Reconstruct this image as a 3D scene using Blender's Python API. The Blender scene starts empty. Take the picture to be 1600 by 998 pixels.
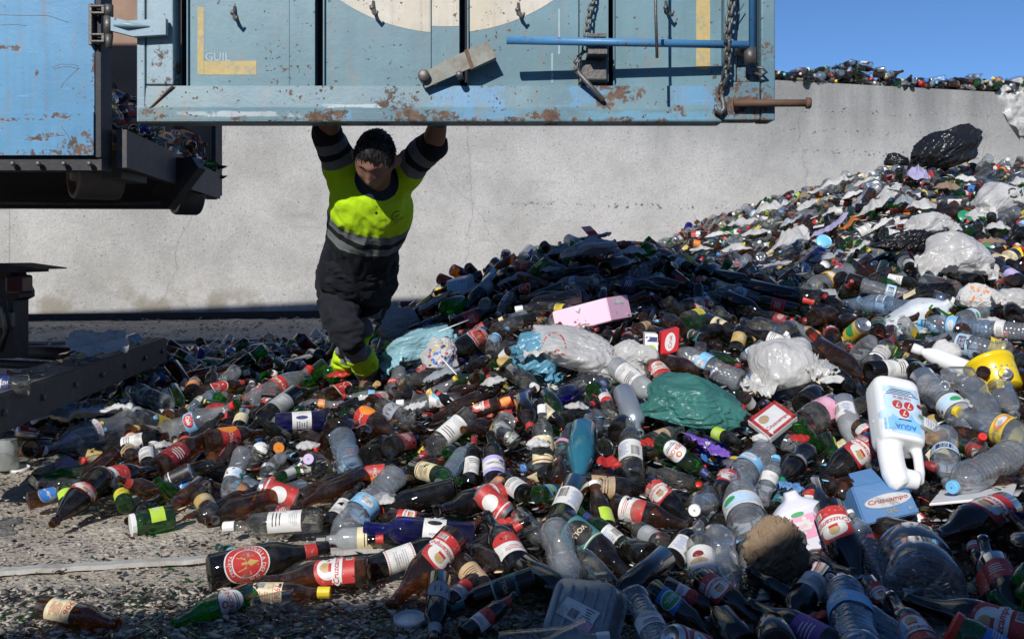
import bpy, bmesh, math, random
import numpy as np
from mathutils import Vector, Matrix, Quaternion, noise
random.seed(7); RNG = np.random.default_rng(11)
SC = bpy.context.scene
COL = SC.collection
# ------------------------------------------------------------------ camera, world, sun, exposure
F = 1600*35/36; CAMH = 0.80; HY = 400          # focal length in photo pixels, camera height, horizon row
cam = bpy.data.cameras.new('camera'); co = bpy.data.objects.new('camera', cam); COL.objects.link(co)
cam.lens = 35; cam.sensor_width = 36; cam.sensor_fit = 'HORIZONTAL'; cam.shift_y = -(499-HY)/1600
cam.clip_start = .05; cam.clip_end = 3000
co.location = (0, 0, CAMH); co.rotation_euler = (math.radians(90), 0, 0)
SC.camera = co
ST, SR = .69, .36                              # sun: drop and drift to the right per metre of depth
sund = Vector((SR, 1, -ST)).normalized()
sl = bpy.data.lights.new('sun', 'SUN'); so = bpy.data.objects.new('sun', sl); COL.objects.link(so)
sl.energy = 4.5; sl.angle = math.radians(.5); sl.color = (1, .97, .93)
so.rotation_euler = sund.to_track_quat('-Z', 'Y').to_euler(); so.location = (-6, -16, 12)
el = math.asin(-sund.z); az = math.atan2(-sund.x, -sund.y)
w = bpy.data.worlds.new('World'); SC.world = w; w.use_nodes = True
nt = w.node_tree; bg = nt.nodes['Background']
sky = nt.nodes.new('ShaderNodeTexSky'); sky.sky_type = 'NISHITA'; sky.sun_disc = False
sky.sun_elevation = el; sky.sun_rotation = az; sky.altitude = 2200; sky.air_density = 1.0; sky.dust_density = 0.; sky.ozone_density = 9.
nt.links.new(sky.outputs[0], bg.inputs[0]); bg.inputs[1].default_value = .108
SC.view_settings.view_transform = 'Standard'; SC.view_settings.look = 'None'; SC.view_settings.exposure = 0; SC.view_settings.gamma = 1
cy = SC.cycles
cy.use_denoising = True
try: cy.denoiser = 'OPENIMAGEDENOISE'
except Exception: pass
cy.max_bounces = 8; cy.diffuse_bounces = 3; cy.glossy_bounces = 3; cy.transmission_bounces = 4; cy.transparent_max_bounces = 14
cy.sample_clamp_indirect = 4; cy.caustics_reflective = False; cy.caustics_refractive = False

def W(px, py, z): return Vector(((px-800)/F*z, z, CAMH-(py-HY)/F*z))
def toPx(p): return (800+p[0]/p[1]*F, HY-(p[2]-CAMH)/p[1]*F)

# ------------------------------------------------------------------ materials
MAT = {}
def _n(nt, t, **k):
    n = nt.nodes.new(t)
    for a, b in k.items(): setattr(n, a, b)
    return n
def newmat(name):
    m = bpy.data.materials.new(name); m.use_nodes = True; MAT[name] = m
    nt = m.node_tree; p = nt.nodes['Principled BSDF']; return m, nt, p
def coord(nt, kind='Object', scale=(1, 1, 1)):
    tc = _n(nt, 'ShaderNodeTexCoord'); mp = _n(nt, 'ShaderNodeMapping'); mp.inputs['Scale'].default_value = scale
    nt.links.new(tc.outputs[kind], mp.inputs[0]); return mp.outputs[0]
def worldco(nt, scale=(1, 1, 1)):
    g = _n(nt, 'ShaderNodeNewGeometry'); mp = _n(nt, 'ShaderNodeMapping'); mp.inputs['Scale'].default_value = scale
    nt.links.new(g.outputs['Position'], mp.inputs[0]); return mp.outputs[0]
def nz(nt, vec, scale, detail=5, rough=.55, dist=0):
    n = _n(nt, 'ShaderNodeTexNoise'); n.inputs['Scale'].default_value = scale; n.inputs['Detail'].default_value = detail
    n.inputs['Roughness'].default_value = rough; n.inputs['Distortion'].default_value = dist
    nt.links.new(vec, n.inputs['Vector']); return n.outputs[0]
def rampv(nt, src, a, b, lo=0., hi=1.):
    n = _n(nt, 'ShaderNodeMapRange', interpolation_type='SMOOTHSTEP'); n.inputs[1].default_value = a; n.inputs[2].default_value = b
    n.inputs[3].default_value = lo; n.inputs[4].default_value = hi; nt.links.new(src, n.inputs[0]); return n.outputs[0]
def mixc(nt, fac, a, b, mode='MIX'):
    n = _n(nt, 'ShaderNodeMix', data_type='RGBA', blend_type=mode)
    for s, v in ((n.inputs[0], fac), (n.inputs[6], a), (n.inputs[7], b)):
        if isinstance(v, (int, float)): s.default_value = v
        elif isinstance(v, tuple): s.default_value = (*v[:3], 1)
        else: nt.links.new(v, s)
    return n.outputs[2]
def mth(nt, op, a, b=0., c=None):
    n = _n(nt, 'ShaderNodeMath', operation=op)
    for i, v in enumerate((a, b) if c is None else (a, b, c)):
        if isinstance(v, (int, float)): n.inputs[i].default_value = v
        else: nt.links.new(v, n.inputs[i])
    return n.outputs[0]
def bump(nt, p, h, strength=.3, dist=.01):
    b = _n(nt, 'ShaderNodeBump'); b.inputs['Strength'].default_value = strength; b.inputs['Distance'].default_value = dist
    nt.links.new(h, b.inputs['Height']); nt.links.new(b.outputs[0], p.inputs['Normal']); return b
def simple(name, col, rough=.5, metal=0., var=.15, vs=20, bmp=0., bs=60, spec=.5, dirt=0., dirtcol=(.16, .13, .10)):
    m, nt, p = newmat(name); v = coord(nt)
    c = mixc(nt, nz(nt, v, vs), tuple(x*(1-var) for x in col), tuple(min(1, x*(1+var)) for x in col))
    if dirt: c = mixc(nt, rampv(nt, nz(nt, v, vs*.6, 7, .65), .62-.25*dirt, .80-.1*dirt, 0, .75), c, dirtcol)
    nt.links.new(c, p.inputs['Base Color']); p.inputs['Roughness'].default_value = rough; p.inputs['Metallic'].default_value = metal
    p.inputs['Specular IOR Level'].default_value = spec
    if bmp: bump(nt, p, nz(nt, v, bs, 6), bmp, .004)
    return m
def glass(name, col, dust=.05, rough=.04, spec=.06, dark=1.7, dustcol=(.42, .40, .37), milky=0., glow=None, gf=.2):
    """thin-walled glass or PET: tinted see-through wall, mirror film that grows towards the rim, a film of dust"""
    m = bpy.data.materials.new(name); m.use_nodes = True; MAT[name] = m
    nt = m.node_tree; nt.nodes.clear(); L = nt.links.new
    out = _n(nt, 'ShaderNodeOutputMaterial'); tr = _n(nt, 'ShaderNodeBsdfTransparent'); gl = _n(nt, 'ShaderNodeBsdfGlossy'); df = _n(nt, 'ShaderNodeBsdfDiffuse')
    lw = _n(nt, 'ShaderNodeLayerWeight'); lw.inputs[0].default_value = .5
    f = lw.outputs['Facing']
    cc = mixc(nt, mth(nt, 'POWER', f, 2.0), tuple(col), tuple(c**dark*.6 for c in col)); L(cc, tr.inputs[0])
    gl.inputs['Roughness'].default_value = rough
    fg = mth(nt, 'ADD', mth(nt, 'MULTIPLY', mth(nt, 'POWER', f, 3.5), .75), spec)
    v = coord(nt); oi = _n(nt, 'ShaderNodeObjectInfo')
    va = _n(nt, 'ShaderNodeVectorMath', operation='ADD'); L(v, va.inputs[0])
    sc = mth(nt, 'MULTIPLY', oi.outputs['Random'], 50); cb = _n(nt, 'ShaderNodeCombineXYZ'); L(sc, cb.inputs[0]); L(cb.outputs[0], va.inputs[1])
    d1 = rampv(nt, nz(nt, va.outputs[0], 18, 6, .7), .42, .8, dust*.4+milky, dust*3.2+milky)
    spk = rampv(nt, nz(nt, va.outputs[0], 330, 2, .5), .70, .74, 0, min(1, dust*7))
    d = mth(nt, 'MAXIMUM', d1, spk)
    df.inputs[0].default_value = (*dustcol, 1)
    if glow:
        tl = _n(nt, 'ShaderNodeBsdfTranslucent'); tl.inputs[0].default_value = (*glow, 1); mg = _n(nt, 'ShaderNodeMixShader'); mg.inputs[0].default_value = gf
        L(tr.outputs[0], mg.inputs[1]); L(tl.outputs[0], mg.inputs[2]); tr = mg
    b = _n(nt, 'ShaderNodeBump'); b.inputs['Strength'].default_value = .25; b.inputs['Distance'].default_value = .002
    L(nz(nt, va.outputs[0], 45, 3), b.inputs['Height']); L(b.outputs[0], gl.inputs['Normal'])
    m1 = _n(nt, 'ShaderNodeMixShader'); L(d, m1.inputs[0]); L(tr.outputs[0], m1.inputs[1]); L(df.outputs[0], m1.inputs[2])
    m2 = _n(nt, 'ShaderNodeMixShader'); L(fg, m2.inputs[0]); L(m1.outputs[0], m2.inputs[1]); L(gl.outputs[0], m2.inputs[2])
    L(m2.outputs[0], out.inputs[0]); return m
glass('brown_glass', (.52, .27, .06), .035, .03, glow=(.50, .23, .03), gf=.22)
glass('dark_glass', (.22, .11, .04), .03, .03, glow=(.22, .10, .02), gf=.10)
glass('black_glass', (.06, .05, .045), .03, .03)
glass('green_glass', (.14, .58, .12), .03, .03, glow=(.05, .55, .06), gf=.25)
glass('deep_green_glass', (.16, .26, .07), .035, .03, glow=(.10, .22, .03), gf=.12)
glass('blue_glass', (.05, .12, .70), .03, .03, glow=(.02, .06, .70), gf=.4)
glass('clear_glass', (.90, .92, .90), .085, .04, .07, 1.6)
glass('frosted_glass', (.75, .78, .77), .10, .12, .07, 1.6, (.55, .57, .58), .38)
glass('clear_plastic', (.88, .91, .94), .05, .06, .10, 1.8, (.72, .75, .78), .09)
glass('blue_plastic', (.68, .83, .96), .05, .06, .10, 1.8, (.58, .70, .82), .10)
glass('teal_paint', (.16, .50, .62), .06, .06, .08, 1.6, (.05, .27, .38), .42)
simple('silver_paint', (.42, .46, .50), .3, .6, var=.06)
simple('milk_plastic', (.62, .66, .70), .35, var=.06, dirt=.15)
simple('white_plastic', (.80, .81, .80), .35, var=.04, dirt=.1)
simple('lilac_plastic', (.66, .66, .74), .35, var=.05, dirt=.1)
simple('aluminium', (.62, .62, .62), .28, .9, var=.08)
for n, c in dict(red=(.50, .035, .03), dark_red=(.22, .015, .02), white=(.70, .69, .66), cream=(.72, .62, .38), beige=(.52, .36, .20), navy=(.015, .03, .14),
                 blue=(.03, .18, .55), light_blue=(.22, .52, .80), pale_blue=(.50, .68, .84), teal=(.04, .20, .22), yellow=(.75, .55, .04), orange=(.80, .25, .03), lime=(.45, .65, .05),
                 green=(.03, .33, .10), lilac=(.50, .42, .75), pink=(.80, .35, .50), black=(.015, .015, .015), grey=(.30, .32, .33), gold=(.50, .34, .10), purple=(.18, .06, .32)).items():
    m, nt, p = newmat(n+'_print'); v = worldco(nt); q = mixc(nt, nz(nt, v, 24), tuple(x*.82 for x in c), tuple(min(1, x*1.12) for x in c))
    q = mixc(nt, rampv(nt, nz(nt, v, 16, 7, .68), .50, .72, 0, .75), q, (.19, .16, .13)); q = mixc(nt, rampv(nt, nz(nt, v, 90, 3, .6), .60, .68, 0, .5), q, (.45, .43, .40)); nt.links.new(q, p.inputs['Base Color']); p.inputs['Roughness'].default_value = .5
    nt.links.new(rampv(nt, nz(nt, v, 21, 5, .6), .645, .655, 1, 0), p.inputs['Alpha']); bump(nt, p, nz(nt, v, 60, 4), .25, .003)
for n, c in dict(red=(.62, .03, .02), white=(.76, .76, .74), blue=(.06, .25, .62), sky=(.18, .52, .80), black=(.02, .02, .02), gold=(.50, .36, .14), orange=(.75, .25, .03), purple=(.14, .05, .25), green=(.02, .25, .12), yellow=(.8, .58, .03)).items():
    simple(n+'_cap', c, .35, var=.08)
def plastic_film(name, col, rough=.28, trans=.38, crinkle=.3):
    m, nt, p = newmat(name); v = coord(nt)
    nt.links.new(mixc(nt, rampv(nt, nz(nt, v, 9, 7, .65), .6, .8, 0, .5), mixc(nt, nz(nt, v, 4), tuple(x*.9 for x in col), col), tuple(x*.6+.02 for x in col)), p.inputs['Base Color'])
    p.inputs['Roughness'].default_value = rough
    vo = _n(nt, 'ShaderNodeTexVoronoi', feature='DISTANCE_TO_EDGE'); vo.inputs['Scale'].default_value = 11
    dv = _n(nt, 'ShaderNodeVectorMath', operation='ADD'); nt.links.new(v, dv.inputs[0])
    nn = _n(nt, 'ShaderNodeTexNoise'); nn.inputs['Scale'].default_value = 7; nt.links.new(v, nn.inputs['Vector'])
    sv = _n(nt, 'ShaderNodeVectorMath', operation='SCALE'); nt.links.new(nn.outputs[1], sv.inputs[0]); sv.inputs['Scale'].default_value = .25
    nt.links.new(sv.outputs[0], dv.inputs[1]); nt.links.new(dv.outputs[0], vo.inputs['Vector'])
    hh = mth(nt, 'ADD', rampv(nt, vo.outputs[0], 0, .22), mth(nt, 'MULTIPLY', nz(nt, v, 30, 3, .5, 1.6), .35))
    bump(nt, p, hh, crinkle, .006)
    if name.endswith('film') and name != 'black_film':
        nt.links.new(rampv(nt, nz(nt, v, 5, 4), .35, .65, .72, 1.), p.inputs['Alpha'])
    if trans:
        out = nt.nodes['Material Output']; tl = _n(nt, 'ShaderNodeBsdfTranslucent'); tl.inputs[0].default_value = (*col, 1)
        mx = _n(nt, 'ShaderNodeMixShader'); mx.inputs[0].default_value = trans
        nt.links.new(p.outputs[0], mx.inputs[1]); nt.links.new(tl.outputs[0], mx.inputs[2]); nt.links.new(mx.outputs[0], out.inputs[0])
    return m
plastic_film('white_film', (.78, .77, .75)); plastic_film('teal_film', (.07, .25, .22), .36, .25); plastic_film('blue_film', (.16, .42, .58), .3, .25)
plastic_film('pale_blue_film', (.36, .62, .70), .3, .25); plastic_film('black_film', (.012, .012, .014), .3, 0, .35); plastic_film('lilac_film', (.58, .54, .76), .4, .3)
plastic_film('grey_film', (.42, .46, .50), .3, .25); plastic_film('kraft_paper', (.25, .175, .11), .8, .05, .3); plastic_film('white_paper', (.74, .73, .71), .8, .25, .3)
plastic_film('paper_blue', (.13, .28, .52), .35, 0, .12); plastic_film('orange_film', (.75, .22, .05), .35, .2)
simple('pink_card', (.80, .47, .60), .5, var=.03, dirt=.05); simple('red_card', (.60, .03, .03), .4); simple('white_card', (.78, .76, .74), .5, dirt=.1)
simple('yellow_tub', (.80, .58, .01), .3, var=.04, dirt=.08)

# ------------------------------------------------------------------ mesh helpers
class MB:
    def __init__(s): s.v = []; s.f = []; s.m = []; s.mats = []; s.sm = []
    def mi(s, mat):
        if mat not in s.mats: s.mats.append(mat)
        return s.mats.index(mat)
    def add(s, v, f, mat, smooth=False, M=None):
        o = len(s.v); k = s.mi(mat)
        s.v += [tuple(M @ Vector(p)) for p in v] if M else [tuple(p) for p in v]
        s.f += [tuple(i+o for i in q) for q in f]; s.m += [k]*len(f); s.sm += [smooth]*len(f); return s
    def box(s, c, d, mat, M=None, bev=0.):
        x, y, z = (q/2 for q in d)
        if bev:
            b = min(bev, x*.9, y*.9, z*.9); bm = bmesh.new(); bmesh.ops.create_cube(bm, size=1)
            for q in bm.verts: q.co = (q.co.x*2*x, q.co.y*2*y, q.co.z*2*z)
            bmesh.ops.bevel(bm, geom=bm.edges[:], offset=b, segments=2, affect='EDGES', profile=.5)
            bm.verts.index_update(); v = [tuple(q.co+Vector(c)) for q in bm.verts]; f = [tuple(a.index for a in q.verts) for q in bm.faces]; bm.free()
            return s.add(v, f, mat, False, M)
        v = [(c[0]+i*x, c[1]+j*y, c[2]+k*z) for i in (-1, 1) for j in (-1, 1) for k in (-1, 1)]
        return s.add(v, [(0, 1, 3, 2), (4, 6, 7, 5), (0, 4, 5, 1), (2, 3, 7, 6), (0, 2, 6, 4), (1, 5, 7, 3)], mat, False, M)
    def tube(s, pts, rad, mat, seg=10, caps=True, M=None, flat=None):
        pts = [Vector(p) for p in pts]; n = len(pts); rad = [rad]*n if isinstance(rad, (int, float)) else rad
        v = []; f = []; up = None
        for i, p in enumerate(pts):
            d = ((pts[min(i+1, n-1)]-pts[max(i-1, 0)])).normalized()
            if up is None: up = Vector((0, 0, 1)) if abs(d.z) < .9 else Vector((1, 0, 0))
            a = d.cross(up).normalized(); b = a.cross(d).normalized(); up = b
            for k in range(seg):
                t = 2*math.pi*k/seg; v.append(p+(a*math.cos(t)+b*math.sin(t)*(flat or 1))*rad[i])
        for i in range(n-1):
            for k in range(seg): f.append((i*seg+k, i*seg+(k+1) % seg, (i+1)*seg+(k+1) % seg, (i+1)*seg+k))
        if caps: f += [tuple(range(seg-1, -1, -1)), tuple(range((n-1)*seg, n*seg))]
        return s.add(v, f, mat, True, M)
    def prism(s, poly, d, mat, M=None):   # poly in x,z; depth along y from 0 to d
        n = len(poly); v = [(x, 0, z) for x, z in poly]+[(x, d, z) for x, z in poly]
        f = [tuple(range(n)), tuple(range(2*n-1, n-1, -1))]+[((i+1) % n, i, n+i, n+(i+1) % n) for i in range(n)]
        return s.add(v, f, mat, False, M)
    def mesh(s, name):
        me = bpy.data.meshes.new(name); me.from_pydata(s.v, [], s.f)
        for m in s.mats: me.materials.append(MAT[m] if isinstance(m, str) else m)
        me.polygons.foreach_set('material_index', s.m); me.polygons.foreach_set('use_smooth', s.sm); me.update(); return me
    def obj(s, name, parent=None): return link(name, s.mesh(name), parent)
def link(name, me, parent=None):
    o = bpy.data.objects.new(name, me); COL.objects.link(o)
    if parent is not None: o.parent = parent
    return o
def tag(o, label=None, cat=None, group=None, kind=None):
    for k, v in (('label', label), ('category', cat), ('group', group), ('kind', kind)):
        if v: o[k] = v
    return o
def empty(name, label, cat, loc=(0, 0, 0), group=None):
    o = bpy.data.objects.new(name, None); COL.objects.link(o); o.location = loc; o.empty_display_size = .1; return tag(o, label, cat, group)
def rebase(o, loc):
    """move an object's origin to loc without moving its geometry (top-level meshes modelled in world space)"""
    o.data.transform(Matrix.Translation(-Vector(loc))); o.location = loc; return o
def basis(zaxis, xhint):
    z = Vector(zaxis).normalized(); x = Vector(xhint); x = (x-z*x.dot(z))
    x = x.normalized() if x.length > 1e-5 else z.orthogonal().normalized()
    y = z.cross(x); return Matrix((x, y, z)).transposed().to_4x4()
_TX = {}
def text2d(s, bold=0.):
    """text as flat triangles: verts (x,y) centred, height of capitals about .7"""
    k = (s, bold)
    if k in _TX: return _TX[k]
    cu = bpy.data.curves.new('t', 'FONT'); cu.body = s; cu.align_x = 'CENTER'; cu.align_y = 'CENTER'; cu.resolution_u = 2; cu.offset = bold
    o = bpy.data.objects.new('t', cu); COL.objects.link(o); bpy.context.view_layer.update()
    me = bpy.data.meshes.new_from_object(o.evaluated_get(bpy.context.evaluated_depsgraph_get()))
    v = [(p.co.x, p.co.y) for p in me.vertices]; f = [tuple(p.vertices) for p in me.polygons]
    bpy.data.meshes.remove(me); bpy.data.objects.remove(o); bpy.data.curves.remove(cu); _TX[k] = (v, f); return v, f
# ------------------------------------------------------------------ bottles: profiles (height, radius), label zone, neck zone
PR = {
 'longneck': dict(p=[(.008, .004), (.001, .022), (.0, .026), (.004, .0305), (.135, .0305), (.148, .0295), (.160, .025), (.172, .0185), (.190, .0145), (.214, .0125), (.221, .0125), (.223, .0145), (.231, .0145), (.232, .0105), (.215, .0095)], lab=(.035, .115), neck=(.180, .205), L=.232, R=.0305),
 'stubby': dict(p=[(.008, .004), (.001, .022), (.0, .026), (.004, .030), (.105, .030), (.118, .0285), (.132, .022), (.145, .0155), (.170, .0125), (.174, .0145), (.182, .0145), (.183, .0105), (.17, .009)], lab=(.03, .095), neck=(.148, .166), L=.183, R=.030),
 'litre': dict(p=[(.012, .004), (.002, .032), (.0, .037), (.006, .0435), (.145, .0435), (.162, .0415), (.180, .035), (.200, .026), (.225, .019), (.262, .0155), (.270, .0155), (.272, .0175), (.286, .0175), (.287, .0125), (.27, .011)], lab=(.03, .135), neck=(.225, .255), L=.287, R=.0435),
 'wine': dict(p=[(.030, .004), (.010, .020), (.0, .031), (.004, .0375), (.185, .0375), (.198, .0365), (.212, .031), (.224, .0215), (.234, .0165), (.250, .0145), (.280, .0138), (.283, .0155), (.297, .0155), (.298, .0105), (.28, .0095)], lab=(.055, .150), neck=(.240, .298), L=.298, R=.0375),
 'cava': dict(p=[(.035, .004), (.010, .026), (.0, .036), (.005, .043), (.125, .043), (.150, .0405), (.180, .033), (.215, .0235), (.250, .0180), (.288, .0150), (.292, .017), (.305, .017), (.306, .011), (.29, .010)], lab=(.035, .115), neck=(.230, .300), L=.306, R=.043),
 'spirit': dict(p=[(.012, .004), (.002, .030), (.0, .034), (.006, .0385), (.180, .0385), (.196, .036), (.206, .028), (.214, .0185), (.222, .0155), (.262, .0145), (.264, .0165), (.275, .0165), (.276, .012), (.26, .010)], lab=(.05, .150), neck=(.225, .255), L=.276, R=.0385),
 'juice': dict(p=[(.006, .004), (.0, .026), (.004, .031), (.10, .031), (.125, .028), (.150, .020), (.165, .0165), (.176, .0165), (.178, .0195), (.190, .0195), (.191, .015)], lab=(.03, .09), neck=(.165, .176), L=.191, R=.031),
 'jar': dict(p=[(.006, .004), (.0, .034), (.005, .040), (.095, .040), (.108, .036), (.112, .0335), (.117, .0345), (.120, .033), (.124, .0345), (.130, .033), (.129, .030)], lab=(.025, .080), neck=(.11, .128), L=.130, R=.040),
 'cup': dict(p=[(.004, .003), (.0, .024), (.003, .027), (.095, .037), (.097, .0385), (.1, .0370)], lab=(.03, .08), neck=(.09, .095), L=.10, R=.037),
 'can': dict(p=[(.006, .004), (.006, .020), (.0, .024), (.006, .031), (.010, .033), (.103, .033), (.112, .028), (.1145, .0275), (.115, .026), (.109, .024), (.109, .003)], lab=(.010, .103), neck=(.1, .11), L=.115, R=.033),
 'soda': dict(p=[(.012, .004), (.004, .020), (.0, .030), (.008, .039), (.030, .044), (.050, .0435), (.085, .040), (.120, .0430), (.150, .044), (.175, .042), (.215, .032), (.250, .021), (.272, .0140), (.290, .0125), (.292, .0165), (.295, .0165), (.297, .0125), (.312, .0125)], lab=(.125, .165), neck=(.292, .312), L=.312, R=.044),
 'jug': dict(p=[(.02, .004), (.01, .05), (.0, .065), (.006, .088), (.020, .098), (.12, .1), (.125, .096), (.13, .1), (.24, .1), (.262, .09), (.29, .06), (.31, .03), (.32, .021), (.34, .021)], lab=(.14, .22), neck=(.32, .34), L=.34, R=.1),
}
def pet(L, R, ribs, z0, z1, amp=.0026):
    p = [(.012, .004), (.004, R*.5), (0, R*.75), (.006, R*.93), (.016, R)]
    n = ribs
    for i in range(n):
        a = z0+(z1-z0)*i/n; b = (z1-z0)/n
        p += [(a, R), (a+b*.3, R-amp), (a+b*.5, R-amp*1.6), (a+b*.7, R-amp)]
    p += [(z1, R), (z1+.2*(L-z1), R*.93), (z1+.45*(L-z1), R*.68), (z1+.65*(L-z1), R*.42), (L-.036, .0135), (L-.024, .0125), (L-.022, .0165), (L-.019, .0165), (L-.018, .0125), (L, .0125)]
    return p
PR['water'] = dict(p=pet(.315, .043, 12, .03, .235), lab=(.135, .185), neck=(.295, .315), L=.315, R=.043)
for bt in ('longneck', 'litre', 'wine'):
    P0_ = PR[bt]; cut = P0_['lab'][1]+.008; R_b = P0_['R']; PR['broken_'+bt] = dict(p=[q for q in P0_['p'][:4]]+[(cut*.7, R_b), (cut, R_b), (cut+.012, R_b*.985)], lab=(P0_['lab'][0], P0_['lab'][1]-.012), neck=(.01, .02), L=cut+.012, R=R_b)
PR['water_small'] = dict(p=pet(.215, .032, 6, .02, .15, .0013), lab=(.085, .125), neck=(.195, .215), L=.215, R=.032)
_BM = {}
def dents(v, R, seed, amt):
    """a used plastic bottle: shallow dents and a slight bend"""
    out = []; r0 = Vector((seed*1.7, seed*.9, 0))
    for p in v:
        q = Vector(p); n = noise.noise(q*9/1.0+r0); m = noise.noise(q*22+r0)
        k = 1-amt*max(0, n)*1.2-amt*.25*m
        out.append((q.x*k+amt*.12*math.sin(q.z*11+seed)*R, q.y*k+amt*.3*noise.noise(Vector((0, q.z*7, seed)))*R, q.z))
    return out
def lathe(prof, seg, close=True):
    v = []; f = []
    for z, r in prof:
        for k in range(seg):
            t = 2*math.pi*k/seg; v.append((r*math.cos(t), r*math.sin(t), z))
    for i in range(len(prof)-1):
        for k in range(seg): f.append((i*seg+k, i*seg+(k+1) % seg, (i+1)*seg+(k+1) % seg, (i+1)*seg+k))
    f.append(tuple(range(seg-1, -1, -1)))
    return v, f
def body_mesh(t, mat, seg=24, dent=0):
    k = ('body', t, mat, seg, dent)
    if k in _BM: return _BM[k]
    v, f = lathe(PR[t]['p'], seg)
    if dent: v = dents(v, PR[t]['R'], dent, .38 if t != 'jug' else .10)
    if t.startswith('broken'):
        r = random.Random(seg+len(mat)); n = len(PR[t]['p']); j = [r.uniform(-.022, .016) for _ in range(seg)]
        for i in range(seg): z0_ = v[(n-1)*seg+i]; v[(n-1)*seg+i] = (z0_[0], z0_[1], z0_[2]+j[i]+.012*math.sin(i*2*math.pi/seg*2+1))
    b = MB(); b.add(v, f if 'neck' not in t else f[:-1], mat, True); _BM[k] = b.mesh(t+'_body'); return _BM[k]
class LB:
    """label art wrapped round a cylinder; a along the round, b along the axis, both in metres from the label's centre"""
    def __init__(s, R, zc, H): s.R = R; s.zc = zc; s.H = H; s.b = MB()
    def wrap(s, a, b, lay): r = s.R+.0005+.00045*lay; t = a/s.R; return (r*math.cos(t), r*math.sin(t), s.zc+b)
    def strip(s, rows, mat, lay):
        v = []; n = len(rows)
        for a, lo, hi in rows: v += [s.wrap(a, lo, lay), s.wrap(a, hi, lay)]
        s.b.add(v, [(2*i, 2*i+2, 2*i+3, 2*i+1) for i in range(n-1)], mat, True); return s
    def rect(s, a, b, w, h, mat, lay=0):
        n = max(2, int(w/(s.R*.28))+1); return s.strip([(a-w/2+w*i/n, b-h/2, b+h/2) for i in range(n+1)], mat, lay)
    def oval(s, a, b, w, h, mat, lay=0, n=18):
        return s.strip([(a-w/2*math.cos(math.pi*i/n), b-h/2*math.sin(math.pi*i/n), b+h/2*math.sin(math.pi*i/n)) for i in range(n+1)], mat, lay)
    def poly(s, pts, mat, lay=0): return s.b.add([s.wrap(a, b, lay) for a, b in pts], [tuple(range(len(pts)))], mat) and s
    def text(s, txt, a, b, width, mat, lay=1, rot=0, shear=0, maxh=None, arc=None, bold=.012):
        v, f = text2d(txt, bold); x0 = min(p[0] for p in v); x1 = max(p[0] for p in v); y0 = min(p[1] for p in v); y1 = max(p[1] for p in v)
        k = width/(x1-x0)
        if maxh: k = min(k, maxh/(y1-y0))
        c, sn = math.cos(rot), math.sin(rot); o = []
        for x, y in v:
            x = (x-(x0+x1)/2)*k; y = (y-(y0+y1)/2)*k; x += shear*y
            if arc: t = x/arc; x, y = math.sin(t)*(arc+y), math.cos(t)*(arc+y)-0
            o.append(s.wrap(a+x*c-y*sn, b+x*sn+y*c, lay))
        s.b.add(o, f, mat); return s
    def bars(s, a, b, w, h, mat, lay=1, n=9, seed=1):
        r = random.Random(seed); s.rect(a, b, w*1.15, h*1.15, 'white_print', lay)
        for i in range(n): s.rect(a-w/2+w*(i+.5)/n, b, w/n*r.choice((.3, .5, .7)), h, mat, lay+1)
        return s
    def lines(s, a, b, w, h, mat, n, lay=1, seed=2):
        r = random.Random(seed)
        for i in range(n): ww = w*r.uniform(.5, 1); s.rect(a, b-h/2+h*(i+.5)/n, ww, h/n*.32, mat, lay)
        return s
def star(l, a, b, r, mat, lay): 
    pts = [(a+(r if i % 2 == 0 else r*.42)*math.sin(i*math.pi/5), b+(r if i % 2 == 0 else r*.42)*math.cos(i*math.pi/5)) for i in range(10)]
    for i in range(10): l.poly([(a, b), pts[i], pts[(i+1) % 10]], mat, lay)
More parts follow.
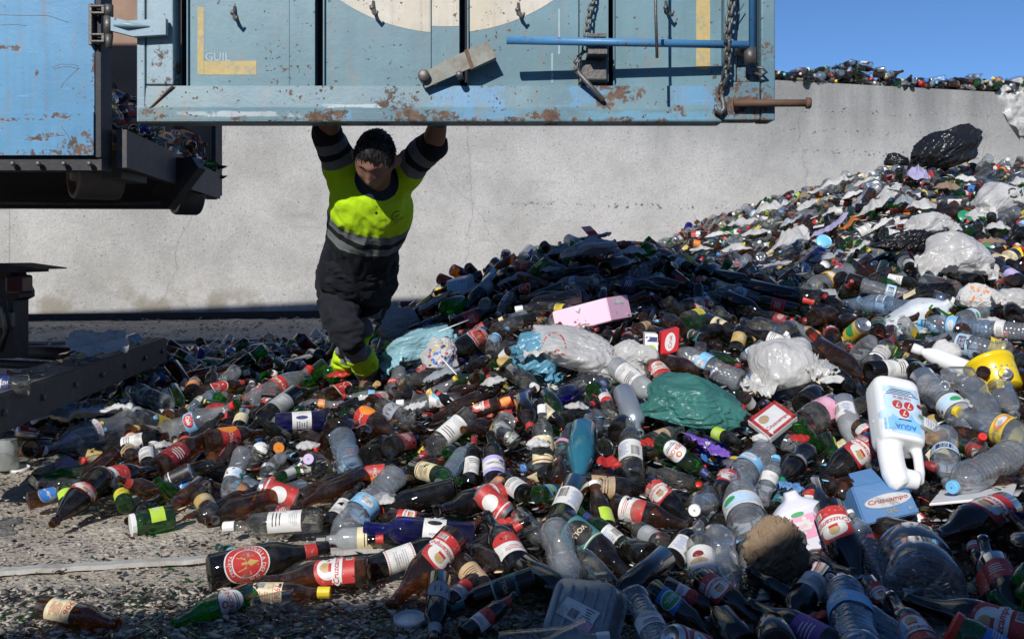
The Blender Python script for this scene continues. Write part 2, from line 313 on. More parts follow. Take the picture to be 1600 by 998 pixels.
def art(l, key):
    R, H = l.R, l.H; W2 = 2.6*R
    if key == 'cruz':
        l.rect(0, -H*.08, W2*.92, H*.8, 'red_print'); l.oval(0, H*.28, W2*.95, H*.52, 'red_print', .3); l.oval(0, H*.18, W2*.66, H*.56, 'white_print', 1)
        l.oval(-.002, H*.24, W2*.26, H*.30, 'beige_print', 2); l.oval(.004, H*.28, W2*.14, H*.14, 'gold_print', 3); l.rect(-.002, H*.12, W2*.22, H*.10, 'red_print', 3)
        l.oval(0, -H*.04, W2*.99, H*.27, 'white_print', 4); l.rect(0, -H*.04, W2*.8, H*.25, 'white_print', 4.3); l.text('Cruzcampo', 0, -H*.04, W2*.86, 'red_print', 5, 0, .18, H*.24, None, .02)
        l.bars(W2*.28, -H*.33, W2*.22, H*.14, 'black_print', 1, 9)
    elif key == 'estrella':
        l.oval(0, 0, H*1.0, H*1.0, 'white_print'); l.oval(0, 0, H*.94, H*.94, 'red_print', .6); l.oval(0, 0, H*.66, H*.66, 'white_print', 1.2); l.oval(0, 0, H*.62, H*.62, 'red_print', 1.8); star(l, 0, 0, H*.27, 'gold_print', 2.6)
        l.text('ESTRELLA DEL SUR', 0, 0, H*1.12, 'white_print', 2.6, 0, 0, None, H*.37, .0); l.text('CERVEZA', 0, 0, H*.6, 'white_print', 2.6, math.pi, 0, H*.08, H*.37, .0)
    elif key == '1906':
        l.rect(0, 0, W2, H*.95, 'cream_print'); l.text('1906', 0, H*.33, W2*.5, 'red_print', 1, 0, .15, H*.22); l.rect(0, H*.18, W2*.8, .0012, 'red_print', 1)
        l.bars(-W2*.28, -H*.25, W2*.24, H*.3, 'black_print', 1, 11); l.rect(-W2*.28, H*.4, W2*.2, H*.09, 'navy_print', 1); l.lines(W2*.15, -H*.1, W2*.42, H*.42, 'red_print', 8)
    elif key == 'peroni':
        l.oval(0, 0, H*1.15, H*.95, 'navy_print'); l.oval(0, 0, H*1.10, H*.90, 'white_print', .7); l.text('PERONI', 0, 0, H*.85, 'red_print', 1.4, 0, 0, H*.2); l.oval(0, H*.25, H*.24, H*.24, 'red_print', 1.4); l.oval(0, H*.25, H*.14, H*.14, 'cream_print', 2)
        l.rect(0, -H*.2, H*.6, H*.035, 'navy_print', 1.4); l.rect(0, -H*.27, H*.45, H*.03, 'navy_print', 1.4)
    elif key == 'blue_oval':
        l.oval(0, 0, H*1.15, H*.95, 'gold_print'); l.oval(0, 0, H*1.08, H*.89, 'blue_print', .7); l.text('San Miguel', 0, 0, H*.8, 'white_print', 1.4, .35, .15, H*.3)
    elif key == 'lime_oval':
        l.rect(0, 0, W2, H*.7, 'lime_print'); l.oval(0, 0, H*.7, H*.62, 'yellow_print', 1); l.lines(0, 0, H*.4, H*.3, 'green_print', 4, 2)
    elif key == 'amstel':
        l.rect(0, 0, W2, H*.6, 'red_print'); l.oval(0, 0, H*1.0, H*.98, 'white_print', 1); l.oval(0, 0, H*.9, H*.88, 'red_print', 1.6); l.text('A', 0, 0, H*.5, 'white_print', 2.4, 0, 0, H*.5)
    elif key == 'white':
        l.rect(0, 0, W2, H*.95, 'white_print'); l.lines(0, H*.22, W2*.55, H*.3, 'black_print', 3, 1, 5); l.lines(0, -H*.25, W2*.6, H*.25, 'grey_print', 5, 1, 6)
    elif key == 'white_bar':
        l.rect(0, 0, W2*.9, H*.8, 'white_print'); l.bars(W2*.2, -H*.1, W2*.28, H*.4, 'black_print', 1, 11); l.lines(-W2*.18, 0, W2*.32, H*.6, 'blue_print', 7, 1, 8)
    elif key == 'chateau':
        l.rect(0, 0, W2, H, 'cream_print'); l.oval(0, H*.22, H*.3, H*.22, 'gold_print', 1); l.lines(0, -H*.12, W2*.6, H*.35, 'black_print', 4, 1, 7); l.rect(0, -H*.4, W2, H*.05, 'dark_red_print', 1)
    elif key == 'tempranillo':
        l.rect(0, 0, W2*1.1, H*.8, 'lilac_print'); l.rect(0, 0, W2*1.1, H*.42, 'white_print', .7); l.text('TEMPRANILLO', 0, 0, W2*.72, 'black_print', 1.4); l.lines(0, -H*.3, W2*.4, H*.1, 'black_print', 2)
    elif key == 'larios':
        l.rect(0, 0, W2*.9, H*.85, 'yellow_print'); l.rect(0, H*.02, W2*.85, H*.25, 'cream_print', .7); l.text('LARIOS', 0, H*.02, W2*.6, 'red_print', 1.4, 0, 0, H*.2); l.lines(0, -H*.28, W2*.4, H*.15, 'dark_red_print', 3)
    elif key == 'voll':
        l.rect(0, 0, W2, H*.9, 'teal_print'); l.oval(0, 0, H*.75, H*.75, 'black_print', 1); l.text('VOLL', 0, 0, H*.5, 'cream_print', 2); l.rect(0, H*.4, W2, H*.03, 'cream_print', 1)
    elif key == 'dewars':
        l.rect(0, H*.02, W2*.9, H*.62, 'white_print'); l.text("Dewar's", 0, H*.1, W2*.5, 'black_print', 1, 0, .15); l.lines(0, -H*.12, W2*.5, H*.2, 'dark_red_print', 3); l.rect(0, -H*.42, W2*.9, H*.14, 'white_print')
    elif key == 'aqua':
        l.rect(0, 0, 2*math.pi*R*.98, H, 'pale_blue_print'); l.rect(0, 0, W2*.5, H*.6, 'navy_print', 1); l.text('AQUA', 0, H*.13, W2*.36, 'white_print', 2, 0, 0, H*.22); l.text('DEUS', 0, -H*.13, W2*.36, 'white_print', 2, 0, 0, H*.22)
    elif key == 'water_blue':
        l.rect(0, 0, 2*math.pi*R*.98, H*.85, 'light_blue_print'); l.oval(0, 0, W2*.5, H*.5, 'white_print', 1); l.lines(0, 0, W2*.3, H*.25, 'navy_print', 3, 2)
    elif key == 'water_green':
        l.rect(0, 0, 2*math.pi*R*.98, H, 'white_print'); l.oval(W2*.05, 0, W2*.7, H*.8, 'pale_blue_print', 1); l.oval(-W2*.15, H*.1, W2*.3, H*.4, 'green_print', 2)
    elif key == 'cola':
        l.rect(0, 0, 2*math.pi*R*.98, H, 'light_blue_print'); l.oval(0, 0, H*1.5, H*.95, 'red_print', 1); l.text('Cola', 0, 0, H*1.0, 'white_print', 2, 0, .3, H*.6, None, .04)
    elif key == 'cola_red':
        l.rect(0, 0, 2*math.pi*R*.98, H, 'red_print'); l.text('Coca-Cola', 0, 0, W2*.8, 'white_print', 1, 0, .3, H*.7, None, .03)
    elif key == 'talco':
        l.rect(0, 0, W2*.7, H*.5, 'white_print'); l.text('Talco', 0, 0, W2*.55, 'pink_print', 1, 0, .1, H*.3); l.oval(W2*.1, -H*.4, H*.3, H*.3, 'yellow_print', 1); l.oval(-W2*.1, -H*.4, H*.3, H*.3, 'light_blue_print', 1)
    elif key == 'yellow_wrap':
        l.rect(0, 0, 2*math.pi*R*.98, H*.9, 'yellow_print'); l.oval(0, 0, W2*.55, H*.7, 'orange_print', 1); l.oval(0, 0, W2*.35, H*.5, 'white_print', 2)
    elif key == 'checker':
        l.rect(0, 0, W2, H*.95, 'white_print')
        for i in range(14):
            for j in (-1, 1): l.rect(-W2/2+W2*(i+.5)/14, j*H*.42, W2/30, H*.05, 'red_print', 1)
        l.lines(0, 0, W2*.6, H*.45, 'grey_print', 6)
    elif key == 'bach':
        l.rect(0, 0, W2*.75, H*.55, 'white_print'); l.text('BACH', -W2*.18, .0, W2*.22, 'navy_print', 1, math.pi/2, 0, H*.4); l.tri = l.oval(W2*.14, 0, H*.16, H*.36, 'black_print', 1)
    elif key == 'fish':
        l.rect(0, 0, W2, H*.8, 'white_print'); l.oval(-W2*.05, 0, H*.16, H*.5, 'navy_print', 1); l.lines(W2*.25, 0, W2*.3, H*.5, 'navy_print', 5)
    elif key == 'dewhite':
        l.rect(0, 0, W2, H*.75, 'white_print'); l.text('eta', -W2*.2, 0, W2*.3, 'navy_print', 1, 0, 0, H*.4); l.oval(W2*.2, 0, H*.5, H*.5, 'light_blue_print', 1)
    elif key == 'larva':
        l.rect(0, 0, W2, H*.9, 'white_print'); l.oval(0, H*.1, H*.3, H*.24, 'dark_red_print', 1); l.oval(0, -H*.14, H*.5, H*.2, 'beige_print', 1)
    elif key == 'V':
        l.oval(0, 0, H*1.1, H*.8, 'navy_print'); l.oval(0, 0, H*1., H*.72, 'grey_print', .6); l.text('V·LL', 0, 0, H*.7, 'navy_print', 1.3, 0, 0, H*.3)
    elif key == 'red_top':
        l.rect(0, -H*.1, W2, H*.6, 'white_print'); l.oval(0, H*.25, W2, H*.45, 'red_print', .5); l.lines(0, -H*.2, W2*.5, H*.2, 'red_print', 3)
    elif key == 'orange_red':
        l.rect(0, 0, W2, H*.8, 'red_print'); l.oval(-W2*.3, 0, H*.5, H*.8, 'orange_print', 1); l.text('Cruz', W2*.1, 0, W2*.4, 'white_print', 1, 0, .2, H*.4)
    elif key == 'green_white':
        l.rect(0, 0, W2*.8, H*.9, 'white_print'); l.oval(0, 0, H*.6, H*.5, 'green_print', 1); l.lines(0, -H*.32, W2*.4, H*.12, 'green_print', 2)
    elif key == 'heine':
        l.rect(0, 0, W2*.9, H*.85, 'blue_print'); l.oval(0, 0, H*.95, H*.6, 'white_print', 1); l.oval(0, 0, H*.85, H*.5, 'green_print', 1.6); l.text('BIER', 0, 0, H*.5, 'white_print', 2.3, 0, 0, H*.2)
    elif key.startswith('plain_'):
        c = key[6:]; l.rect(0, 0, W2, H*.8, c+'_print'); l.lines(0, 0, W2*.5, H*.4, 'white_print' if c not in ('white', 'cream', 'yellow', 'beige') else 'black_print', 4, 1, hash(len(c)) % 7)
    elif key.startswith('can_'):
        c = key[4:]; l.rect(0, 0, 2*math.pi*R*.999, H, c+'_print'); l.oval(0, 0, R*1.6, H*.5, ('white' if c != 'yellow' else 'green')+'_print', 1); l.rect(0, H*.4, 2*math.pi*R*.99, H*.05, 'white_print', 1)
LABDESC = {'cruz': 'a red and white label', 'estrella': 'a round red star label', '1906': 'a cream and red label', 'peroni': 'a white oval label', 'blue_oval': 'an oval blue label', 'lime_oval': 'a lime and yellow label',
 'amstel': 'a round red emblem', 'white': 'a white label', 'white_bar': 'a white barcode label', 'chateau': 'a cream label', 'tempranillo': 'a lilac label', 'larios': 'a yellow label', 'voll': 'a teal label', 'dewars': 'two white labels',
 'aqua': 'a pale blue label', 'water_blue': 'a light blue label', 'water_green': 'a green and white label', 'cola': 'a blue and red band', 'cola_red': 'a red label', 'talco': 'pink lettering', 'yellow_wrap': 'a yellow wrap', 'checker': 'a red checked label',
 'bach': 'a small white label', 'fish': 'a white fish label', 'dewhite': 'a white and blue label', 'larva': 'a white label with drawings', 'V': 'a grey and navy oval', 'red_top': 'a white and red label', 'orange_red': 'an orange and red label',
 'green_white': 'a white and green label', 'heine': 'a blue label', None: 'no label'}
def labdesc(k):
    if k in LABDESC: return LABDESC[k]
    if k.startswith('plain_'): return 'a '+k[6:].replace('_', ' ')+' label'
    return k[4:]+' print'
def label_mesh(t, key):
    k = ('lab', t, key)
    if k in _BM: return _BM[k]
    z0, z1 = PR[t]['lab']; R = PR[t]['R']
    if t == 'soda': R = .0438
    l = LB(R, (z0+z1)/2, z1-z0); art(l, key); _BM[k] = l.b.mesh('label'); return _BM[k]
def neckband_mesh(t, c):
    k = ('neck', t, c)
    if k in _BM: return _BM[k]
    z0, z1 = PR[t]['neck']; P = PR[t]['p']
    def r(z):
        for (a, ra), (b, rb) in zip(P, P[1:]):
            if a <= z <= b and b > a: return ra+(rb-ra)*(z-a)/(b-a)
        return P[-2][1]
    b = MB(); n = 5; v = []; seg = 16
    for i in range(n+1):
        z = z0+(z1-z0)*i/n
        for j in range(seg): v.append(((r(z)+.0007)*math.cos(j*2*math.pi/seg), (r(z)+.0007)*math.sin(j*2*math.pi/seg), z))
    f = [(i*seg+j, i*seg+(j+1) % seg, (i+1)*seg+(j+1) % seg, (i+1)*seg+j) for i in range(n) for j in range(seg)]
    if t in ('wine', 'cava', 'spirit'): f.append(tuple(range(n*seg, (n+1)*seg)))
    b.add(v, f, c+'_print', True); _BM[k] = b.mesh('neck_band'); return _BM[k]
def cap_mesh(t, c):
    k = ('cap', t, c)
    if k in _BM: return _BM[k]
    L = PR[t]['L']; r = {'jug': .025, 'jar': .037, 'cup': .04, 'juice': .021}.get(t, .0165 if t in ('soda', 'water', 'water_small') else .018)
    h = .014 if t in ('jar', 'soda', 'water', 'water_small', 'juice', 'jug') else .032
    pr = [(L-h+.002, r*.96), (L-h+.003, r), (L+.001, r), (L+.003, r*.9), (L+.003, .002)]
    v, f = lathe(pr, 20); b = MB()
    for i, p in enumerate(v):
        if i//20 in (1, 2) and i % 2: v[i] = (p[0]*.965, p[1]*.965, p[2])
    b.add(v, f, c+'_cap', False); _BM[k] = b.mesh('cap'); return _BM[k]
TN = {'longneck': ('beer_bottle', 'beer bottle'), 'stubby': ('beer_bottle', 'stubby beer bottle'), 'litre': ('beer_bottle', 'litre beer bottle'), 'wine': ('wine_bottle', 'wine bottle'), 'cava': ('wine_bottle', 'sloping wine bottle'),
      'spirit': ('spirit_bottle', 'spirit bottle'), 'juice': ('juice_bottle', 'juice bottle'), 'jar': ('glass_jar', 'jar'), 'cup': ('plastic_cup', 'cup'), 'can': ('drink_can', 'drink can'), 'soda': ('plastic_bottle', 'soda bottle'),
      'water': ('plastic_bottle', 'ribbed water bottle'), 'water_small': ('plastic_bottle', 'small water bottle'), 'broken_longneck': ('broken_bottle', 'broken beer bottle'), 'broken_litre': ('broken_bottle', 'broken litre bottle'), 'broken_wine': ('broken_bottle', 'broken wine bottle'), 'jug': ('water_jug', 'water jug')}
CN = {'brown_glass': 'amber', 'dark_glass': 'dark brown', 'black_glass': 'black', 'green_glass': 'bright green', 'deep_green_glass': 'deep green', 'blue_glass': 'cobalt blue', 'clear_glass': 'clear glass', 'frosted_glass': 'frosted',
      'clear_plastic': 'clear plastic', 'blue_plastic': 'bluish plastic', 'teal_paint': 'teal', 'silver_paint': 'silver painted', 'aluminium': 'metal', 'milk_plastic': 'milky plastic'}
THINGS = []      # every bottle-like thing with what its label needs
def bottle(t, mat, lab=None, neck=None, cap=None, M=None, dent=0, extra=None, seg=24):
    nm, desc = TN[t]
    o = link(nm, body_mesh(t, mat, seg, dent)); o.matrix_world = M
    if lab and not dent: link('label', label_mesh(t, lab), o)
    elif lab:
        k = ('dl', t, lab, dent)
        if k not in _BM:
            me = label_mesh(t, lab).copy(); v = [tuple(p.co) for p in me.vertices]; v2 = dents(v, PR[t]['R'], dent, .17 if t != 'jug' else .07)
            for p, q in zip(me.vertices, v2): p.co = (q[0]*1.012, q[1]*1.012, q[2])
            _BM[k] = me
        link('label', _BM[k], o)
    if neck: link('neck_band', neckband_mesh(t, neck), o)
    if cap: link('cap', cap_mesh(t, cap), o)
    THINGS.append(dict(o=o, t=t, mat=mat, lab=lab, neck=neck, cap=cap, extra=extra)); return o

# ------------------------------------------------------------------ the heap's surface: height of its top over the plan
COLS = {
 -200: [(1, 0)], 0: [(1, 0)], 60: [(3.2, 0), (3.6, .04), (4.2, .07), (5.5, .05), (7, 0)],
 200: [(2.9, 0), (3.15, .05), (3.8, .1), (5, .1), (7, .06), (7.8, 0)], 350: [(2.85, 0), (3.1, .06), (3.6, .11), (5.5, .12), (7.3, .08), (8, 0)],
 500: [(2.75, 0), (3., .05), (3.6, .13), (5.3, .14), (7, .14), (8, .05), (8.6, 0)], 600: [(2.6, 0), (2.8, .04), (3.4, .13), (4.7, .2), (5.6, .27), (6.4, .34), (7.5, .25), (9.5, 0)],
 700: [(2.2, 0), (2.5, .03), (3.2, .15), (4.2, .28), (5.2, .40), (5.9, .54), (6.4, .60), (7.5, .45), (10, .1)], 800: [(2., 0), (2.5, .06), (3.2, .17), (3.9, .30), (4.7, .44), (5.6, .60), (6.2, .76), (6.5, .78), (8, .5), (10, .2)],
 900: [(2., .02), (2.55, .07), (3.2, .18), (3.85, .31), (4.6, .45), (5.4, .63), (6., .8), (6.5, .90), (8, .6), (11, .4), (13, .4)],
 1000: [(2, .03), (2.6, .06), (3.25, .17), (3.9, .30), (4.7, .44), (5.3, .60), (5.9, .76), (6.4, .87), (7.8, .65), (9, .6), (12, .8), (14, .8)],
 1100: [(2, .03), (2.6, .06), (3.3, .17), (3.95, .30), (4.75, .44), (5.3, .56), (5.9, .69), (6.3, .75), (7.8, .6), (9.5, .72), (11.5, 1.02), (12.8, 1.17), (15, 1.2)],
 1200: [(2, .03), (2.6, .06), (3.3, .17), (3.9, .30), (4.7, .44), (5.4, .56), (6., .63), (7.4, .56), (9, .68), (10.5, .94), (12, 1.26), (13, 1.46), (15, 1.5)],
 1300: [(2, .03), (2.6, .06), (3.3, .17), (3.9, .30), (4.7, .44), (5.5, .6), (6.5, .65), (7.7, .68), (9, .92), (10.5, 1.27), (12, 1.62), (13, 1.7), (16, 1.7)],
 1400: [(2, .03), (2.6, .06), (3.3, .17), (3.85, .31), (4.6, .5), (5.5, .66), (7, .89), (9, 1.26), (10.5, 1.58), (11.5, 1.8), (13, 1.85), (16, 1.85)],
 1600: [(2, .05), (2.5, .1), (3.2, .2), (3.8, .33), (4.5, .52), (5.8, .75), (7.6, 1.), (9.6, 1.36), (11.5, 1.76), (12.5, 1.9), (16, 1.9)]}
COLS[2100] = COLS[1600]
CELL = .015; X0, X1, Y0, Y1 = -4.2, 9.6, 1.6, 15.6
NX, NY = int((X1-X0)/CELL), int((Y1-Y0)/CELL)
_ck = sorted(COLS)
_yy = Y0+(np.arange(NY)+.5)*CELL
_tab = np.array([np.interp(_yy, [a for a, b in COLS[k]], [b for a, b in COLS[k]]) for k in _ck])   # [col, y]
_k = np.ones(41)/41
_tab = np.array([np.convolve(np.pad(r, 20, 'edge'), _k, 'valid') for r in _tab])
_xx = X0+(np.arange(NX)+.5)*CELL
HT = np.empty((NX, NY), np.float32)
for j in range(NY):
    u = np.clip(800+_xx/_yy[j]*F, _ck[0], _ck[-1]); HT[:, j] = np.interp(u, _ck, _tab[:, j])
for j in range(NY):       # trodden down round the worker's feet
    HT[:, j] -= .10*np.exp(-((_xx+.74)/.26)**2-((_yy[j]-4.85)/.42)**2)
HT = np.maximum(HT, 0)
def Hs(x, y):
    i = min(max(int((x-X0)/CELL), 0), NX-1); j = min(max(int((y-Y0)/CELL), 0), NY-1); return float(HT[i, j])
def wall_y(x): return 13.65+.221*x
HM = np.maximum(HT-.17, 0).astype(np.float32)      # what has been filled so far
for i in range(NX): HM[i, :] = np.where(_yy > wall_y(_xx[i])-.08, 9, HM[i, :])
_disc = {}
def disc(n):
    if n not in _disc:
        a = np.arange(-n, n+1); d2 = (a[:, None]**2+a[None, :]**2)/(n+.5)**2; _disc[n] = np.where(d2 <= 1, np.sqrt(np.maximum(0, 1-d2)), -50)
    return _disc[n]
def stamp(x, y, z, R):
    n = max(1, int(R/CELL)); i = int((x-X0)/CELL); j = int((y-Y0)/CELL)
    if i-n < 0 or j-n < 0 or i+n+1 > NX or j+n+1 > NY: return
    s = HM[i-n:i+n+1, j-n:j+n+1]; np.maximum(s, z+R*disc(n), out=s)
def hmax(x, y, R):
    n = max(1, int(R*.8/CELL)); i = int((x-X0)/CELL); j = int((y-Y0)/CELL)
    if i-n < 0 or j-n < 0 or i+n+1 > NX or j+n+1 > NY: return None
    return float(HM[i-n:i+n+1, j-n:j+n+1].max())
# heroes: how many photo pixels they cover and how deep they lie, so that later bottles do not bury them
MK = np.full((400, 250), 99., np.float32)
def mask_capsule(p0, p1, r, y):
    n = 12
    for k in range(n+1):
        px = p0[0]+(p1[0]-p0[0])*k/n; py = p0[1]+(p1[1]-p0[1])*k/n
        i0, i1, j0, j1 = int((px-r)/4), int((px+r)/4)+1, int((py-r)/4), int((py+r)/4)+1
        i0, j0 = max(i0, 0), max(j0, 0)
        if i1 > i0 and j1 > j0 and i0 < 400 and j0 < 250: s = MK[i0:i1, j0:j1]; np.minimum(s, y, out=s)
def ray_surface(px, py, lift=0.):
    """depth at which the sight line through a photo pixel meets the heap (or the ground)"""
    z = 1.75; prev = None
    while z < 15.4:
        hgt = CAMH-(py-HY)/F*z; x = (px-800)/F*z; h = Hs(x, z)+lift
        if hgt <= h: return z
        z += .02
    return 12.
# ------------------------------------------------------------------ bottles one can point at: tail and mouth as seen, thickness, which way the mouth leans
def hero(t, mat, lab, tail, mouth, dia, lean=0, neck=None, cap=None, dent=0, y=None, lift=None, roll=0, extra=None, base=None):
    """lean: +1 mouth nearer the camera than the tail, -1 farther; y: depth if it is known, base: height it stands on"""
    P = PR[t]; L0, R0 = P['L'], P['R']
    cx, cy = (tail[0]+mouth[0])/2, (tail[1]+mouth[1])/2
    if y is None:
        R = R0
        for _ in range(4):
            flat = Hs((cx-800)/F*3, 3) < .02
            y = ray_surface(cx, cy, R*(.95 if Hs((cx-800)/F*(y or 3), (y or 3)) < .03 else .55) if lift is None else lift)
            R = min(max(dia/2/(F/y), R0*.68), R0*1.38)
    s = F/y; R = min(max(dia/2/s, R0*.68), R0*1.38); k = R/R0; L = L0*k
    d = Vector(((mouth[0]-tail[0])/s, 0, -(mouth[1]-tail[1])/s)); l = d.length
    kz = 1.
    if l > L: kz = min(l/L, 1.18); L *= kz
    dep = math.sqrt(max(0, L*L-l*l)); d.y = -dep*(lean or (1 if d.z < 0 else -1)); d = d.normalized()*L
    c = W(cx, cy, y); a = c-d/2
    for q, rr in ((a, R), (a+d, R*.5)):              # never under the ground
        if q.z < rr*.55+.0: q.z = 0
    a.z = max(a.z, R*.75); e = c+d/2; e.z = max(e.z, R*.45); d = e-a
    dn = d.normalized(); tocam = (Vector((0, 0, CAMH))-c).normalized(); up = Vector((0, 0, 1))
    M = Matrix.Translation(a) @ basis(dn, tocam+up*.35) @ Matrix.Rotation(math.radians(roll), 4, 'Z') @ Matrix.Diagonal((k, k, k*kz, 1))
    o = bottle(t, mat, lab, neck, cap, M @ Matrix.Rotation(math.radians(((len(THINGS)*53) % 50)-25), 4, 'Z'), dent, extra, 28)
    for q in np.linspace(0, 1, 9): stamp(a.x+d.x*q, a.y+d.y*q, a.z+d.z*q, R*(1 if q < .6 else .5))
    mask_capsule(tail, ((tail[0]+mouth[0]*2)/3, (tail[1]+mouth[1]*2)/3), dia*.42, y); mask_capsule(tail, mouth, dia*.18, y)
    THINGS[-1]['hero'] = 1
    return o
B, D, K, G, DG, BL, C, FR, P_, BP = 'brown_glass', 'dark_glass', 'black_glass', 'green_glass', 'deep_green_glass', 'blue_glass', 'clear_glass', 'frosted_glass', 'clear_plastic', 'blue_plastic'
